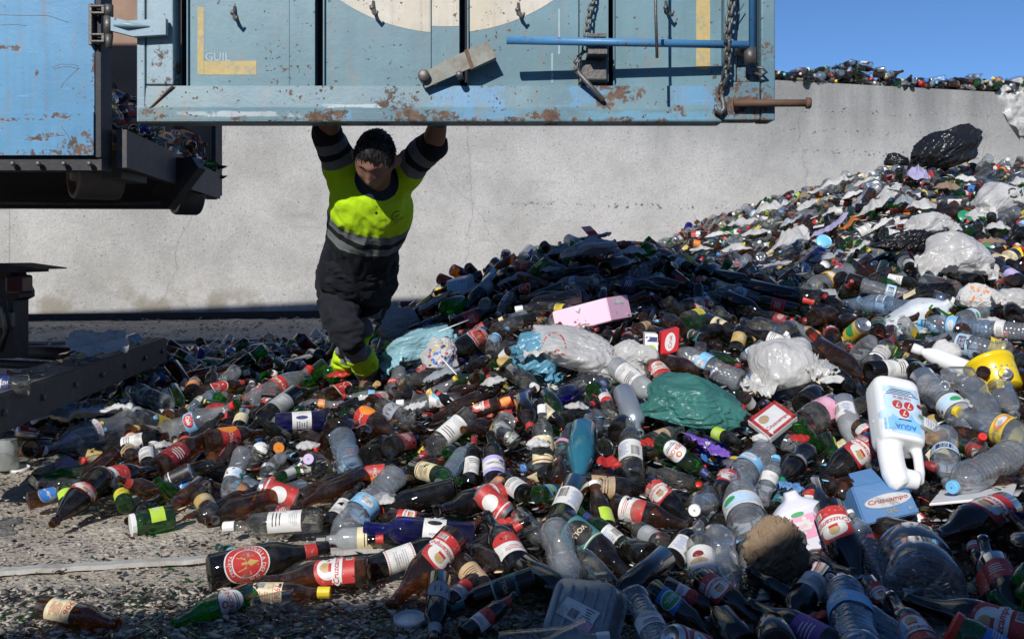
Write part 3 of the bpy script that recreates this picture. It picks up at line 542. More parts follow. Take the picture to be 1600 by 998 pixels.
HEROES = [
 # lower left, on bare ground
 ('longneck', B, '1906', (52, 960), (196, 964), 41, 0, None, None), ('stubby', B, 'blue_oval', (55, 777), (118, 768), 26, -1, None, None),
 ('soda', D, 'cruz', (132, 757), (116, 808), 43, 1, None, None), ('longneck', G, 'lime_oval', (213, 779), (168, 764), 26, -1), ('longneck', B, None, (300, 765), (270, 795), 27, 1),
 ('longneck', B, None, (425, 782), (331, 801), 34, 1), ('spirit', C, 'white', (505, 812), (348, 823), 36, 0, None, 'white'), ('longneck', G, 'heine', (390, 866), (330, 864), 18, 0, 'navy'),
 ('litre', K, 'estrella', (338, 888), (506, 867), 57, 0, 'red'), ('litre', B, 'cruz', (577, 892), (408, 908), 48, 0), ('longneck', B, '1906', (370, 925), (520, 925), 31, 0, None, 'yellow'),
 ('wine', K, 'checker', (578, 890), (712, 848), 38, -1), ('cup', C, None, (372, 950), (484, 938), 42, 0), ('longneck', G, 'peroni', (375, 945), (288, 955), 36, 0),
 ('litre', B, 'cruz', (708, 852), (626, 950), 50, 1), ('longneck', K, 'V', (682, 922), (683, 998), 38, 1, 'grey'), ('longneck', D, 'red_top', (700, 930), (760, 903), 30, -1, 'red'),
 ('longneck', D, None, (722, 868), (828, 812), 30, -1, 'red'), ('wine', D, 'voll', (835, 905), (700, 948), 36, 1, 'teal'), ('longneck', B, 'plain_beige', (765, 915), (695, 868), 36, -1),
 ('longneck', D, 'red_top', (727, 998), (800, 946), 28, -1, 'red'), ('water', P_, 'water_blue', (615, 752), (531, 849), 46, 1, None, 'red', 3),
 ('litre', K, None, (712, 765), (570, 802), 40, 0, 'red'), ('spirit', BL, 'bach', (742, 838), (568, 823), 44, 0), ('longneck', K, None, (690, 835), (574, 843), 30, 0, 'red'),
 ('longneck', B, None, (800, 880), (712, 857), 30, 0), ('longneck', D, 'cruz', (795, 783), (687, 784), 42, 0), ('wine', K, 'white', (521, 814), (556, 770), 30, -1, None, None),
 ('litre', K, 'red_top', (813, 872), (758, 822), 48, -1), ('can', 'aluminium', 'can_red', (748, 770), (795, 803), 36, 1), ('can', 'aluminium', 'can_red', (468, 782), (405, 760), 34, 1),
 ('spirit', C, None, (812, 818), (853, 838), 32, 1), ('longneck', B, None, (562, 752), (479, 778), 32, 1),
 # left heap
 ('water', P_, 'green_white', (275, 628), (188, 612), 30, 0, None, 'white', 2), ('longneck', G, None, (262, 608), (296, 634), 17, 1), ('spirit', C, 'plain_yellow', (262, 684), (212, 636), 32, 1),
 ('soda', P_, 'talco', (180, 668), (97, 690), 46, 0, None, 'white', 1), ('wine', K, 'white', (248, 681), (138, 708), 24, 0, None, 'gold'), ('soda', P_, 'cola', (246, 682), (365, 633), 36, 0, None, 'red', 2),
 ('litre', B, 'orange_red', (338, 680), (405, 684), 34, -1), ('litre', B, 'plain_dark_red', (265, 722), (312, 685), 38, -1), ('can', 'aluminium', 'can_white', (232, 700), (250, 716), 24, 1),
 ('longneck', G, None, (152, 735), (60, 744), 16, 0), ('jar', C, None, (84, 718), (66, 733), 24, 1), ('stubby', B, 'plain_beige', (186, 710), (225, 712), 25, 0), ('longneck', K, 'white', (214, 707), (248, 740), 24, 1),
 ('longneck', D, None, (75, 690), (70, 708), 30, -1), ('litre', D, 'red_top', (165, 745), (225, 745), 42, -1), ('water', P_, None, (2, 812), (-60, 800), 34, 0, None, None, 4),
 ('longneck', D, 'plain_orange', (315, 610), (290, 598), 30, -1), ('longneck', B, 'amstel', (325, 610), (380, 600), 22, 0, 'red'), ('stubby', B, None, (336, 790), (300, 760), 24, -1),
 ('spirit', C, 'plain_gold', (298, 790), (352, 800), 32, 0), ('wine', D, None, (322, 805), (395, 768), 26, -1), ('longneck', B, 'cruz', (225, 700), (185, 672), 24, -1),
 # middle
 ('soda', P_, 'cola_red', (400, 628), (474, 582), 38, 0, None, 'red', 3), ('wine', BL, 'fish', (434, 657), (545, 655), 29, 0), ('wine', K, 'plain_grey', (452, 622), (396, 668), 32, 1),
 ('longneck', DG, 'plain_green', (440, 622), (490, 612), 22, 0), ('longneck', B, 'amstel', (548, 610), (490, 622), 26, 0), ('water_small', P_, 'plain_orange', (545, 634), (460, 630), 18, 0, None, 'blue', 1),
 ('litre', D, None, (530, 662), (560, 680), 36, -1), ('litre', B, 'orange_red', (552, 650), (628, 674), 34, 0), ('stubby', D, 'plain_pink', (562, 685), (576, 672), 30, 1), ('litre', D, None, (581, 704), (612, 690), 34, -1, None, None),
 ('litre', K, 'plain_dark_red', (614, 690), (668, 694), 34, -1), ('water', BP, None, (562, 722), (516, 682), 42, -1, None, None, 2), ('spirit', C, 'larios', (494, 752), (495, 704), 38, 1, None, 'purple'),
 ('longneck', B, None, (512, 684), (455, 682), 22, 0), ('longneck', K, None, (420, 700), (448, 690), 28, 1, None, 'orange'), ('juice', C, None, (404, 716), (380, 702), 22, -1),
 ('spirit', C, 'white', (735, 652), (652, 716), 34, 1, 'dark_red'), ('spirit', C, 'dewhite', (722, 624), (620, 630), 24, 0, None, 'white'), ('litre', B, None, (752, 622), (676, 652), 26, 0),
 ('spirit', C, 'V', (590, 640), (662, 662), 30, 0), ('litre', B, None, (775, 672), (725, 664), 30, 1), ('wine', K, 'tempranillo', (776, 755), (765, 688), 36, -1), ('wine', K, 'white', (735, 752), (740, 688), 26, -1, 'dark_red', None),
 ('wine', G, 'chateau', (642, 740), (722, 742), 30, 0), ('water', BP, None, (690, 752), (732, 702), 26, -1, None, None, 3), ('litre', D, 'orange_red', (618, 736), (512, 748), 28, 0), ('longneck', B, None, (476, 770), (545, 744), 26, -1),
 ('litre', K, 'estrella', (752, 528), (700, 556), 36, 1), ('longneck', B, 'plain_light_blue', (757, 542), (798, 512), 20, -1, 'light_blue'), ('jar', C, None, (772, 530), (768, 552), 23, 1), ('spirit', C, 'larios', (790, 650), (772, 700), 34, -1),
 ('litre', B, 'cruz', (585, 625), (612, 622), 26, -1), ('longneck', D, None, (560, 745), (610, 725), 24, -1), ('stubby', G, None, (712, 715), (698, 700), 26, 1), ('longneck', C, None, (640, 592), (705, 580), 20, 0),
 ('wine', DG, None, (420, 590), (470, 566), 22, -1), ('wine', K, None, (475, 568), (432, 580), 24, 0), ('longneck', C, 'plain_dark_red', (440, 552), (480, 540), 18, 0),
 # the shaded slope
 ('wine', DG, None, (790, 578), (832, 545), 0, 0), ('wine', DG, 'plain_navy', (640, 520), (720, 488), 20, 0), ('litre', D, 'plain_red', (712, 506), (778, 482), 26, 0), ('wine', K, 'plain_grey', (770, 436), (728, 482), 24, 1),
 ('spirit', C, None, (908, 462), (806, 484), 26, 0, None, 'white'), ('spirit', C, 'plain_yellow', (862, 482), (904, 484), 16, 0, None, 'white'), ('wine', DG, None, (880, 448), (806, 476), 18, 0), ('wine', DG, None, (838, 495), (770, 510), 15, 0),
 ('litre', G, None, (700, 480), (735, 470), 28, 0), ('cup', P_, None, (822, 490), (800, 500), 20, 0), ('spirit', C, None, (775, 515), (825, 498), 24, 0),
 ('litre', D, 'plain_navy', (970, 447), (1040, 452), 28, 0), ('litre', D, None, (1058, 452), (1000, 436), 26, -1, None, None), ('jar', P_, None, (1005, 432), (1008, 418), 22, 1), ('litre', D, None, (942, 420), (1000, 408), 28, 0),
 ('wine', DG, None, (1110, 430), (1184, 444), 24, 0), ('wine', K, None, (1090, 430), (1130, 418), 24, 0, 'red'), ('wine', G, None, (1065, 410), (1118, 400), 15, 0), ('litre', D, None, (1040, 396), (1068, 380), 0, 0),
 ('wine', K, 'dewhite', (1075, 420), (1040, 400), 0, 0), ('wine', C, 'dewhite', (1180, 468), (1118, 446), 22, 0), ('wine', K, None, (1178, 450), (1268, 472), 28, 0, 'red'), ('wine', DG, None, (1282, 468), (1200, 455), 26, 0), ('litre', K, None, (1140, 465), (1196, 494), 26, 0),
 ('wine', DG, 'plain_red', (1240, 484), (1170, 466), 22, 0), ('litre', D, 'cruz', (1110, 476), (1040, 482), 26, 0), ('spirit', C, 'lime_oval', (1065, 498), (1120, 490), 26, 0), ('litre', G, None, (1068, 508), (1150, 498), 28, 0),
 ('litre', B, None, (1145, 510), (1138, 495), 24, 1), ('longneck', B, 'plain_beige', (990, 512), (1035, 508), 18, 0), ('litre', B, None, (1052, 515), (1042, 492), 30, -1), ('litre', K, None, (1080, 525), (1150, 508), 24, 0), ('spirit', C, None, (1225, 520), (1170, 505), 30, 0),
 ('litre', D, 'white', (1230, 540), (1165, 515), 24, 0), ('spirit', K, 'plain_gold', (1140, 550), (1170, 505), 24, -1),
 # around the bags
 ('spirit', FR, 'white', (966, 576), (1026, 622), 34, 1), ('litre', B, 'cruz', (1036, 596), (1012, 560), 34, -1, None, None), ('litre', B, None, (1036, 566), (1101, 580), 28, 0), ('water', P_, 'water_blue', (1150, 592), (1056, 548), 36, 0, None, 'sky', 3),
 ('spirit', 'silver_paint', None, (980, 620), (992, 668), 35, 1), ('cava', 'teal_paint', None, (916, 682), (898, 750), 45, 1), ('spirit', C, 'white_bar', (980, 735), (992, 668), 40, -1), ('jar', C, 'dewhite', (892, 676), (940, 674), 40, 0),
 ('litre', G, None, (856, 620), (878, 650), 26, 1), ('longneck', BL, None, (908, 610), (864, 617), 26, 1), ('litre', G, 'plain_navy', (922, 606), (965, 600), 22, -1), ('spirit', C, 'chateau', (848, 742), (848, 640), 34, -1, None, 'white'),
 ('litre', D, None, (818, 632), (830, 668), 32, 1, 'red'), ('soda', C, 'plain_pink', (890, 690), (868, 712), 24, 1, None, 'white'), ('longneck', G, 'peroni', (1032, 690), (1112, 745), 29, 1, 'navy'), ('water', P_, 'water_blue', (1213, 712), (1126, 748), 44, 0, None, None, 4),
 ('longneck', C, 'plain_beige', (1008, 684), (1072, 676), 25, 0), ('longneck', DG, 'plain_lime', (1118, 680), (1152, 686), 22, 0), ('litre', D, None, (958, 668), (985, 656), 30, -1), ('longneck', D, None, (880, 650), (935, 632), 22, -1, 'red'), ('longneck', C, 'red_top', (945, 620), (955, 650), 22, 1),
 ('litre', D, 'plain_dark_red', (984, 525), (976, 540), 20, 1), ('jar', C, None, (950, 598), (905, 592), 30, -1), ('spirit', C, None, (800, 585), (836, 600), 28, 0, None, 'white'), ('longneck', B, None, (870, 745), (878, 720), 24, -1),
 ('wine', K, 'plain_cream', (1110, 500), (1160, 528), 0, 0), ('longneck', B, 'voll', (1098, 530), (1060, 515), 18, 0), ('wine', K, None, (1020, 518), (1060, 528), 20, 0, 'red'),
 # right
 ('litre', B, None, (1290, 545), (1350, 592), 36, 1), ('spirit', C, 'dewars', (1348, 570), (1410, 530), 28, -1, 'dark_red', None), ('wine', K, 'white', (1350, 578), (1472, 575), 32, 0), ('litre', K, 'plain_grey', (1280, 575), (1340, 610), 34, 0),
 ('litre', K, None, (1240, 625), (1302, 612), 36, 0), ('jar', C, 'plain_pink', (1312, 640), (1250, 656), 48, 1), ('juice', FR, 'white_bar', (1332, 632), (1322, 694), 36, 1, None, None), ('litre', D, 'cruz', (1375, 700), (1262, 746), 44, 0),
 ('soda', D, 'plain_black', (1278, 716), (1205, 740), 38, 1, None, 'green', 2), ('longneck', K, None, (1370, 600), (1376, 620), 24, -1, None, None), ('longneck', K, None, (1350, 604), (1340, 620), 20, 1), ('can', 'aluminium', 'can_yellow', (1334, 528), (1344, 505), 27, 1),
 ('longneck', D, 'voll', (1358, 516), (1385, 494), 22, -1), ('litre', D, None, (1318, 510), (1330, 494), 26, 1), ('litre', B, None, (1262, 495), (1330, 488), 26, 0), ('wine', K, None, (1275, 570), (1232, 566), 22, 0), ('jar', C, None, (1218, 520), (1240, 512), 28, -1),
 ('water', P_, 'yellow_wrap', (1338, 425), (1248, 454), 38, 0, None, None, 2), ('wine', DG, 'green_white', (1320, 482), (1319, 438), 21, 1, 'red'), ('water', P_, 'aqua', (1350, 445), (1430, 468), 24, 0, None, 'sky', 3), ('water_small', BP, None, (1375, 480), (1330, 474), 24, 0, None, None, 2),
 ('water', BP, 'aqua', (1408, 478), (1355, 470), 26, 0, None, 'sky', 4), ('wine', DG, 'white', (1382, 434), (1440, 446), 18, 0), ('litre', K, None, (1468, 452), (1440, 455), 24, -1), ('spirit', C, None, (1460, 440), (1500, 455), 24, 1), ('longneck', K, 'white', (1410, 420), (1430, 405), 18, -1),
 ('water', BP, 'water_blue', (1530, 512), (1452, 506), 30, 0, None, 'sky', 2), ('water', P_, 'plain_white', (1606, 516), (1525, 514), 30, 0, None, None, 3), ('water', P_, 'water_green', (1552, 490), (1480, 500), 26, 0, None, None, 1), ('water', P_, 'aqua', (1550, 545), (1470, 535), 36, 0, None, None, 4),
 ('jar', P_, None, (1452, 592), (1452, 620), 40, 1), ('water', P_, 'water_green', (1478, 605), (1500, 672), 44, 1, None, None, 1), ('soda', P_, None, (1555, 615), (1520, 660), 48, 1, None, None, 3), ('soda', P_, 'aqua', (1505, 690), (1450, 742), 44, 0, None, None, 2),
 ('soda', P_, None, (1596, 612), (1548, 640), 44, 1, None, None, 4), ('soda', P_, 'yellow_wrap', (1606, 690), (1530, 655), 52, 0, None, 'yellow', 1), ('water', P_, None, (1612, 720), (1462, 748), 52, 0, None, 'sky', 2), ('litre', D, 'plain_cream', (1595, 398), (1530, 428), 24, 0),
 ('litre', B, None, (1520, 425), (1592, 408), 30, -1), ('litre', K, None, (1510, 440), (1500, 430), 24, -1), ('wine', K, 'chateau', (1560, 400), (1590, 428), 22, 1), ('longneck', K, 'plain_lilac', (1590, 425), (1592, 450), 22, 1), ('longneck', K, 'red_top', (1480, 480), (1450, 484), 18, 0),
 ('litre', K, 'heine', (1415, 575), (1450, 575), 18, 0), ('wine', DG, None, (1270, 435), (1220, 440), 20, 0), ('wine', K, None, (1560, 490), (1598, 478), 26, -1),
 # lower right
 ('litre', K, 'white', (822, 763), (780, 755), 28, 0), ('longneck', G, 'heine', (838, 762), (885, 776), 26, -1), ('wine', DG, 'white_bar', (905, 772), (852, 840), 44, 1), ('longneck', G, 'white_bar', (978, 850), (908, 806), 28, -1, 'navy'),
 ('litre', D, 'voll', (882, 828), (988, 890), 48, 1, None, None), ('litre', B, 'red_top', (962, 798), (1072, 812), 40, 0), ('litre', D, 'plain_beige', (905, 758), (1030, 768), 36, 0), ('litre', K, 'cruz', (1022, 768), (1075, 806), 36, 1),
 ('soda', P_, None, (870, 850), (895, 918), 56, 1, None, None, 2), ('wine', K, None, (1048, 888), (940, 928), 42, 1), ('litre', D, 'white_bar', (1035, 868), (1110, 826), 40, -1), ('soda', P_, None, (1130, 800), (1070, 776), 50, 1, None, 'white', 3),
 ('litre', D, 'cruz', (1152, 758), (1110, 780), 40, 1), ('water', P_, 'water_green', (1160, 838), (1168, 768), 62, -1, None, None, 1), ('spirit', C, 'larva', (1088, 915), (1105, 842), 46, -1), ('soda', P_, None, (1140, 858), (1126, 905), 56, 1, None, 'white', 4),
 ('water', P_, 'white', (1000, 955), (1034, 1010), 48, 1, None, None, 1), ('longneck', DG, 'heine', (1022, 930), (1110, 986), 34, 1), ('longneck', D, 'red_top', (1040, 920), (1138, 962), 30, 1, 'dark_red'), ('litre', D, 'cruz', (1108, 925), (1180, 955), 42, 1),
 ('longneck', K, None, (900, 920), (822, 900), 0, 0), ('spirit', C, None, (945, 900), (905, 880), 44, -1), ('litre', K, None, (1010, 850), (965, 870), 36, -1), ('longneck', C, 'plain_grey', (1030, 838), (985, 830), 32, 0),
 ('stubby', B, 'red_top', (1250, 798), (1286, 756), 32, -1, 'red'), ('litre', K, 'cruz', (1318, 812), (1322, 915), 54, 1), ('litre', B, None, (1428, 828), (1356, 828), 42, -1), ('litre', D, 'cruz', (1602, 812), (1434, 824), 62, 0, None, None),
 ('water', P_, None, (1372, 928), (1350, 826), 34, -1, None, 'white', 1), ('wine', K, 'plain_white', (1305, 918), (1205, 948), 44, 1), ('water', BP, 'water_blue', (1305, 985), (1355, 940), 70, -1, None, None, 3), ('soda', BP, None, (1370, 985), (1460, 1010), 46, 1, None, 'sky', 2),
 ('litre', D, 'cruz', (1600, 975), (1440, 960), 64, 0), ('litre', D, 'plain_purple', (1290, 990), (1185, 965), 52, 0), ('longneck', D, 'cruz', (1375, 925), (1396, 965), 30, 1, 'red'), ('litre', K, 'plain_red', (1530, 930), (1570, 862), 50, -1), ('longneck', K, 'red_top', (1545, 862), (1508, 876), 26, 1, 'dark_red'),
 ('litre', D, 'cruz', (1420, 1000), (1425, 960), 54, -1), ('litre', D, None, (1596, 840), (1600, 870), 50, -1), ('soda', P_, 'plain_blue', (1310, 905), (1270, 910), 40, -1, None, None, 3), ('longneck', DG, 'plain_teal', (1200, 790), (1240, 772), 22, 0), ('litre', D, 'plain_red', (1590, 900), (1560, 950), 48, 1),
 ('litre', D, None, (1190, 975), (1225, 1000), 60, -1), ('longneck', D, None, (1250, 940), (1180, 900), 30, -1), ('spirit', C, None, (1425, 755), (1370, 735), 30, -1), ('wine', K, None, (1290, 770), (1275, 800), 30, 1), ('litre', DG, None, (820, 905), (905, 925), 46, 0), ('longneck', K, 'plain_orange', (765, 762), (800, 745), 24, 0),
]
# ------------------------------------------------------------------ shared modelling tools for soft and moulded things
from mathutils.bvhtree import BVHTree
def fuse(mb, name, voxel, smooth=6, mats=None, keep=None):
    """melt closed pieces into one continuous skin"""
    o = mb.obj('tmp'); m = o.modifiers.new('r', 'REMESH'); m.mode = 'VOXEL'; m.voxel_size = voxel; m.use_smooth_shade = True
    if smooth: s = o.modifiers.new('s', 'SMOOTH'); s.iterations = smooth; s.factor = .5
    bpy.context.view_layer.update()
    me = bpy.data.meshes.new_from_object(o.evaluated_get(bpy.context.evaluated_depsgraph_get())); me.name = name
    old = o.data; bpy.data.objects.remove(o); bpy.data.meshes.remove(old)
    me.materials.clear()
    for k in mats or []: me.materials.append(MAT[k])
    me.polygons.foreach_set('use_smooth', [True]*len(me.polygons)); me.polygons.foreach_set('material_index', [0]*len(me.polygons)); return me
class DL(LB):
    """flat print pressed onto a surface: a to the right, b up, cast along n"""
    def __init__(s, obj, origin, right, up):
        bm = bmesh.new(); bm.from_mesh(obj.data); bm.transform(obj.matrix_world); s.t = BVHTree.FromBMesh(bm); bm.free()
        s.o = Vector(origin); s.r = Vector(right).normalized(); s.u = (Vector(up)-s.r*Vector(up).dot(s.r)).normalized(); s.n = s.r.cross(s.u).normalized(); s.b = MB(); s.R = 1; s.H = 1; s.zc = 0; s.inv = obj.matrix_world.inverted()
    def wrap(s, a, b, lay):
        p = s.o+s.r*a+s.u*b; h, nrm, i, d = s.t.ray_cast(p+s.n*.6, -s.n, 1.4)
        if h is None: h = p
        return tuple(s.inv @ (h+s.n*(.0010+.0007*lay)))
    def rect(s, a, b, w, h, mat, lay=0):
        m = max(1, int(h/.012)); n = max(2, int(w/.012)); 
        for j in range(m): s.strip([(a-w/2+w*i/n, b-h/2+h*j/m, b-h/2+h*(j+1)/m) for i in range(n+1)], mat, lay)
        return s
    def done(s, o, name='print'): return s.b.obj(name, o)
_IC = {}
def ico(n):
    if n not in _IC:
        bm = bmesh.new(); bmesh.ops.create_icosphere(bm, subdivisions=n, radius=1); _IC[n] = ([v.co.copy() for v in bm.verts], [tuple(a.index for a in f.verts) for f in bm.faces]); bm.free()
    return _IC[n]
def sack_mesh(name, w, d, h, mat, seed, crease=.13, knot=None, flat=.5, sub=5, full=.2):
    """a filled plastic bag: taut facets with sharp creases between them, pleats running out from the knot, a settled underside"""
    V, Fc = ico(sub); r0 = Vector((seed*3.1, seed*7.7, seed*1.3)); out = []; kd = Vector(knot or (.7, -.2, .6)).normalized(); rg = random.Random(seed)
    e1 = kd.orthogonal().normalized(); e2 = kd.cross(e1)
    PL = []; crease *= 1.15 if mat == 'black_film' else .62
    for i in range(26):
        n = Vector((rg.gauss(0, 1), rg.gauss(0, 1), rg.gauss(0, 1))).normalized(); PL.append((n, rg.uniform(.70, 1.02)))
    for p in V:
        q0 = (p+noise.noise_vector(p*1.6+r0)*.22).normalized()
        ds = sorted(dd/max(.08, n.dot(q0)) for n, dd in PL if n.dot(q0) > .08)[:3]
        r = ds[0]*.62+min(ds[1], ds[0]*1.25)*.38
        r = min(r, 1.35)
        n1 = noise.noise(p*1.3+r0); c = p.dot(kd); ang = math.atan2(p.dot(e2), p.dot(e1))
        w1 = noise.noise(p*2.3+r0)*2.2; pl = abs(math.sin(ang*5+w1+seed))+.6*abs(math.sin(ang*11+w1*2.1)); near = max(0, min(1, (c+.55)/1.3))
        cr = 1-abs(noise.noise(Vector((p.dot(e1)*4.5, p.dot(e2)*4.5, c*1.3))+r0+noise.noise_vector(p*2)*.5))*3.2
        cr2 = 1-abs(noise.noise(p*7+r0*.3+noise.noise_vector(p*4)*.5))*3
        r = r*(1+full*n1*1.1)-crease*.26*pl*near*near+crease*.38*max(0, cr)**1.5+crease*.16*max(0, cr2)**2
        q = p*r
        if not knot: k = 0
        else: k = max(0, (c-.84)/.16)
        if k > 0:
            ax = kd*(q.dot(kd)); rad = q-ax; q = ax*(1+.42*k)+rad*(1-.62*min(1, k*1.8)+1.3*max(0, k-.5))*(1+.22*math.sin(ang*5+seed))
        if q.z < -flat: q.z = -flat+(q.z+flat)*.2
        out.append((q.x*w/2, q.y*d/2, q.z*h/2))
    b = MB(); b.add(out, Fc, mat, True); return b.mesh(name)
def sheet_mesh(name, w, d, h, mat, seed, n=26, thick=.003, fold=1.):
    """a crumpled sheet with its own thickness"""
    v = []; f = []; r0 = Vector((seed*2.3, seed, 9))
    for s in (1, -1):
        for i in range(n+1):
            for j in range(n+1):
                x, y = i/n*2-1, j/n*2-1; p = Vector((x*1.5, y*1.5, 0))+r0
                z = (1-abs(noise.noise(p*fold))*2.2)*h*.6+noise.noise(p*4)*h*.25+(1-abs(noise.noise(p*2.6))*2)*h*.25
                e = 1+.12*noise.noise(p*1.3+Vector((5, 5, 5))); v.append((x*w/2*e*(1-.12*y*y), y*d/2*e, z+s*thick/2))
    m = (n+1)**2
    for i in range(n):
        for j in range(n):
            a = i*(n+1)+j; f += [(a, a+n+1, a+n+2, a+1), (m+a, m+a+1, m+a+n+2, m+a+n+1)]
    for i in range(n):
        for a, b_ in ((i, i+1), ((n)*(n+1)+i+1, (n)*(n+1)+i), ((i+1)*(n+1), i*(n+1)), (i*(n+1)+n, (i+1)*(n+1)+n)): f.append((a, b_, m+b_, m+a))
    b = MB(); b.add(v, f, mat, True); return b.mesh(name)
SPECIAL = []    # (name for captions, px, py)
def place_soft(kind, label, cat, px, py, wpx, hpx, mat, seed, rot=0, tilt=0, y=None, dep=.8, cover=1, cap=None, **k):
    y = y or ray_surface(px, py, .06 if py > 420 else .12); s = F/y; w_ = wpx/s; h_ = hpx/s
    sheet = k.pop('sheet', False)
    me = sheet_mesh(kind, w_, h_*1.25, h_*.35, mat, seed, **k) if sheet else sack_mesh(kind, w_*1.12, w_*dep, h_*1.15, mat, seed, sub=6 if wpx > 50 else 5, **k)
    o = link(kind, me); c = W(px, py, y+(0 if sheet else w_*dep*.2)); o.location = c
    o.rotation_euler = (math.radians(tilt), math.radians(rot), 0); tag(o, label, cat); bpy.context.view_layer.update()
    if cover: mask_capsule((px-wpx*.28, py), (px+wpx*.28, py), hpx*.36, y)
    n = 7
    for i in range(n):
        for j in range(n):
            a, b_ = (i/(n-1)*2-1), (j/(n-1)*2-1)
            if a*a+b_*b_ < 1: stamp(c.x+a*w_*.45, c.y+b_*w_*(dep if not sheet else .5)*.42, c.z-h_*.1, h_*.4)
    if not sheet and 'bag' in kind and wpx > 48 and mat in ('white_film', 'pale_blue_film', 'blue_film'):
        rg = random.Random(seed)
        for i in range(2):
            fm = sheet_mesh('bag_flap', w_*rg.uniform(.45, .7), w_*rg.uniform(.35, .5), h_*.28, mat, seed+i*7, n=20, thick=.0015, fold=.9)
            f_ = link('bag_flap', fm, o); f_.location = ((i*2-1)*w_*rg.uniform(.34, .46), -w_*dep*.22, -h_*rg.uniform(.12, .3)); f_.rotation_euler = (math.radians(rg.uniform(15, 50)), math.radians((i*2-1)*rg.uniform(5, 35)), rg.uniform(-.6, .6))
    if cap: SPECIAL.append((cap, px, py))
    return o
def para(name, label, cat, O, a, b, c, mat, cap=None, bev=.003, inset=None):
    """box with corner O and edges to a, b, c; each given as (px, py, depth)"""
    O = W(*O); A = W(*a)-O; B_ = W(*b)-O; C_ = W(*c)-O; v = []
    for i in (0, 1):
        for j in (0, 1):
            for k in (0, 1): v.append(A*i+B_*j+C_*k)
    m = MB(); m.add(v, [(0, 1, 3, 2), (4, 6, 7, 5), (0, 4, 5, 1), (2, 3, 7, 6), (0, 2, 6, 4), (1, 5, 7, 3)], mat)
    me = m.mesh(name); bm = bmesh.new(); bm.from_mesh(me); bmesh.ops.recalc_face_normals(bm, faces=bm.faces); bmesh.ops.bevel(bm, geom=bm.edges[:], offset=bev, segments=2, affect='EDGES'); bm.to_mesh(me); bm.free()
    o = link(name, me); o.location = O; tag(o, label, cat); bpy.context.view_layer.update()
    ps = [toPx(O+q) for q in v]; px = sum(p[0] for p in ps)/8; py = sum(p[1] for p in ps)/8
    mask_capsule((min(p[0] for p in ps)+12, py), (max(p[0] for p in ps)-12, py), (max(p[1] for p in ps)-min(p[1] for p in ps))*.38, O.y+.16)
    for i in np.linspace(0, 1, 6):
        for j in np.linspace(0, 1, 4):
            q = O+A*j*.5+B_*i+C_*j; stamp(q.x, q.y, q.z, .03)
    if cap: SPECIAL.append((cap, px, py))
    return o, O, A, B_, C_

# ------------------------------------------------------------------ first filling: the buried bottles
TYPES = ['longneck', 'stubby', 'litre', 'wine', 'cava', 'spirit', 'juice', 'jar', 'can', 'soda', 'water', 'water_small']
TWT = [.22, .09, .16, .13, .03, .11, .06, .045, .02, .05, .07, .025]
def choose(r, yfar=False):
    t = r.choices(TYPES, TWT)[0]; lab = None; neck = None; cap = None
    if yfar and r.random() < .48: t = r.choice(['spirit', 'juice', 'soda', 'water', 'jar', 'spirit'])
    if t in ('longneck', 'stubby', 'litre'):
        m = r.choices([B, D, K, G, C], [.44, .24, .10, .13, .09])[0]; lab = r.choices(['cruz', 'red_top', 'plain_red', 'plain_cream', 'plain_dark_red', 'amstel', 'white_bar', 'plain_gold', 'peroni' if m == G else 'orange_red', None], [.13, .07, .05, .08, .05, .05, .07, .04, .06, .40])[0]
        neck = r.choice(['red', 'dark_red', 'white', 'gold', 'navy', 'cream', None, None, None, None, None, None])
        if t == 'litre': neck = r.choice(['red', None, None, None, None])
    elif t in ('wine', 'cava'):
        m = r.choices([K, DG, D, G, BL], [.42, .33, .12, .08, .05])[0]; lab = r.choice(['white', 'chateau', 'plain_cream', 'plain_white', 'plain_black', 'plain_grey', None, 'fish']); neck = r.choice(['dark_red', 'black', 'gold', 'red', None, None])
    elif t == 'spirit':
        m = r.choices([C, K, FR, DG, BL], [.6, .12, .12, .1, .06])[0]; lab = r.choice(['white', 'white_bar', 'plain_yellow', 'plain_blue', 'dewhite', 'plain_cream', None]); cap = r.choice(['white', 'red', 'gold', 'black', None, None])
    elif t in ('juice', 'jar'):
        m = r.choice([C, C, G, B]); lab = r.choice([None, 'plain_orange', 'plain_white', 'plain_lime', 'plain_blue']); cap = r.choice(['white', 'gold', 'red', None, None])
    elif t == 'can': m = 'aluminium'; lab = 'can_'+r.choice(['red', 'yellow', 'green', 'blue', 'white', 'black'])
    elif t == 'soda': m = r.choice([P_, P_, P_, BP]); lab = r.choice([None, 'cola_red', 'cola', 'yellow_wrap', 'plain_orange']); cap = r.choice(['red', 'white', 'blue', 'yellow', None])
    else: m = r.choice([P_, BP, P_]); lab = r.choice([None, 'water_blue', 'aqua', 'water_green', 'plain_white']); cap = r.choice(['sky', 'white', 'blue', None])
    if t in ('longneck', 'litre', 'wine') and r.random() < .14: t = 'broken_'+t; neck = None; cap = None; lab = None if t == 'broken_wine' or lab is None else lab
    return t, m, lab, neck, cap
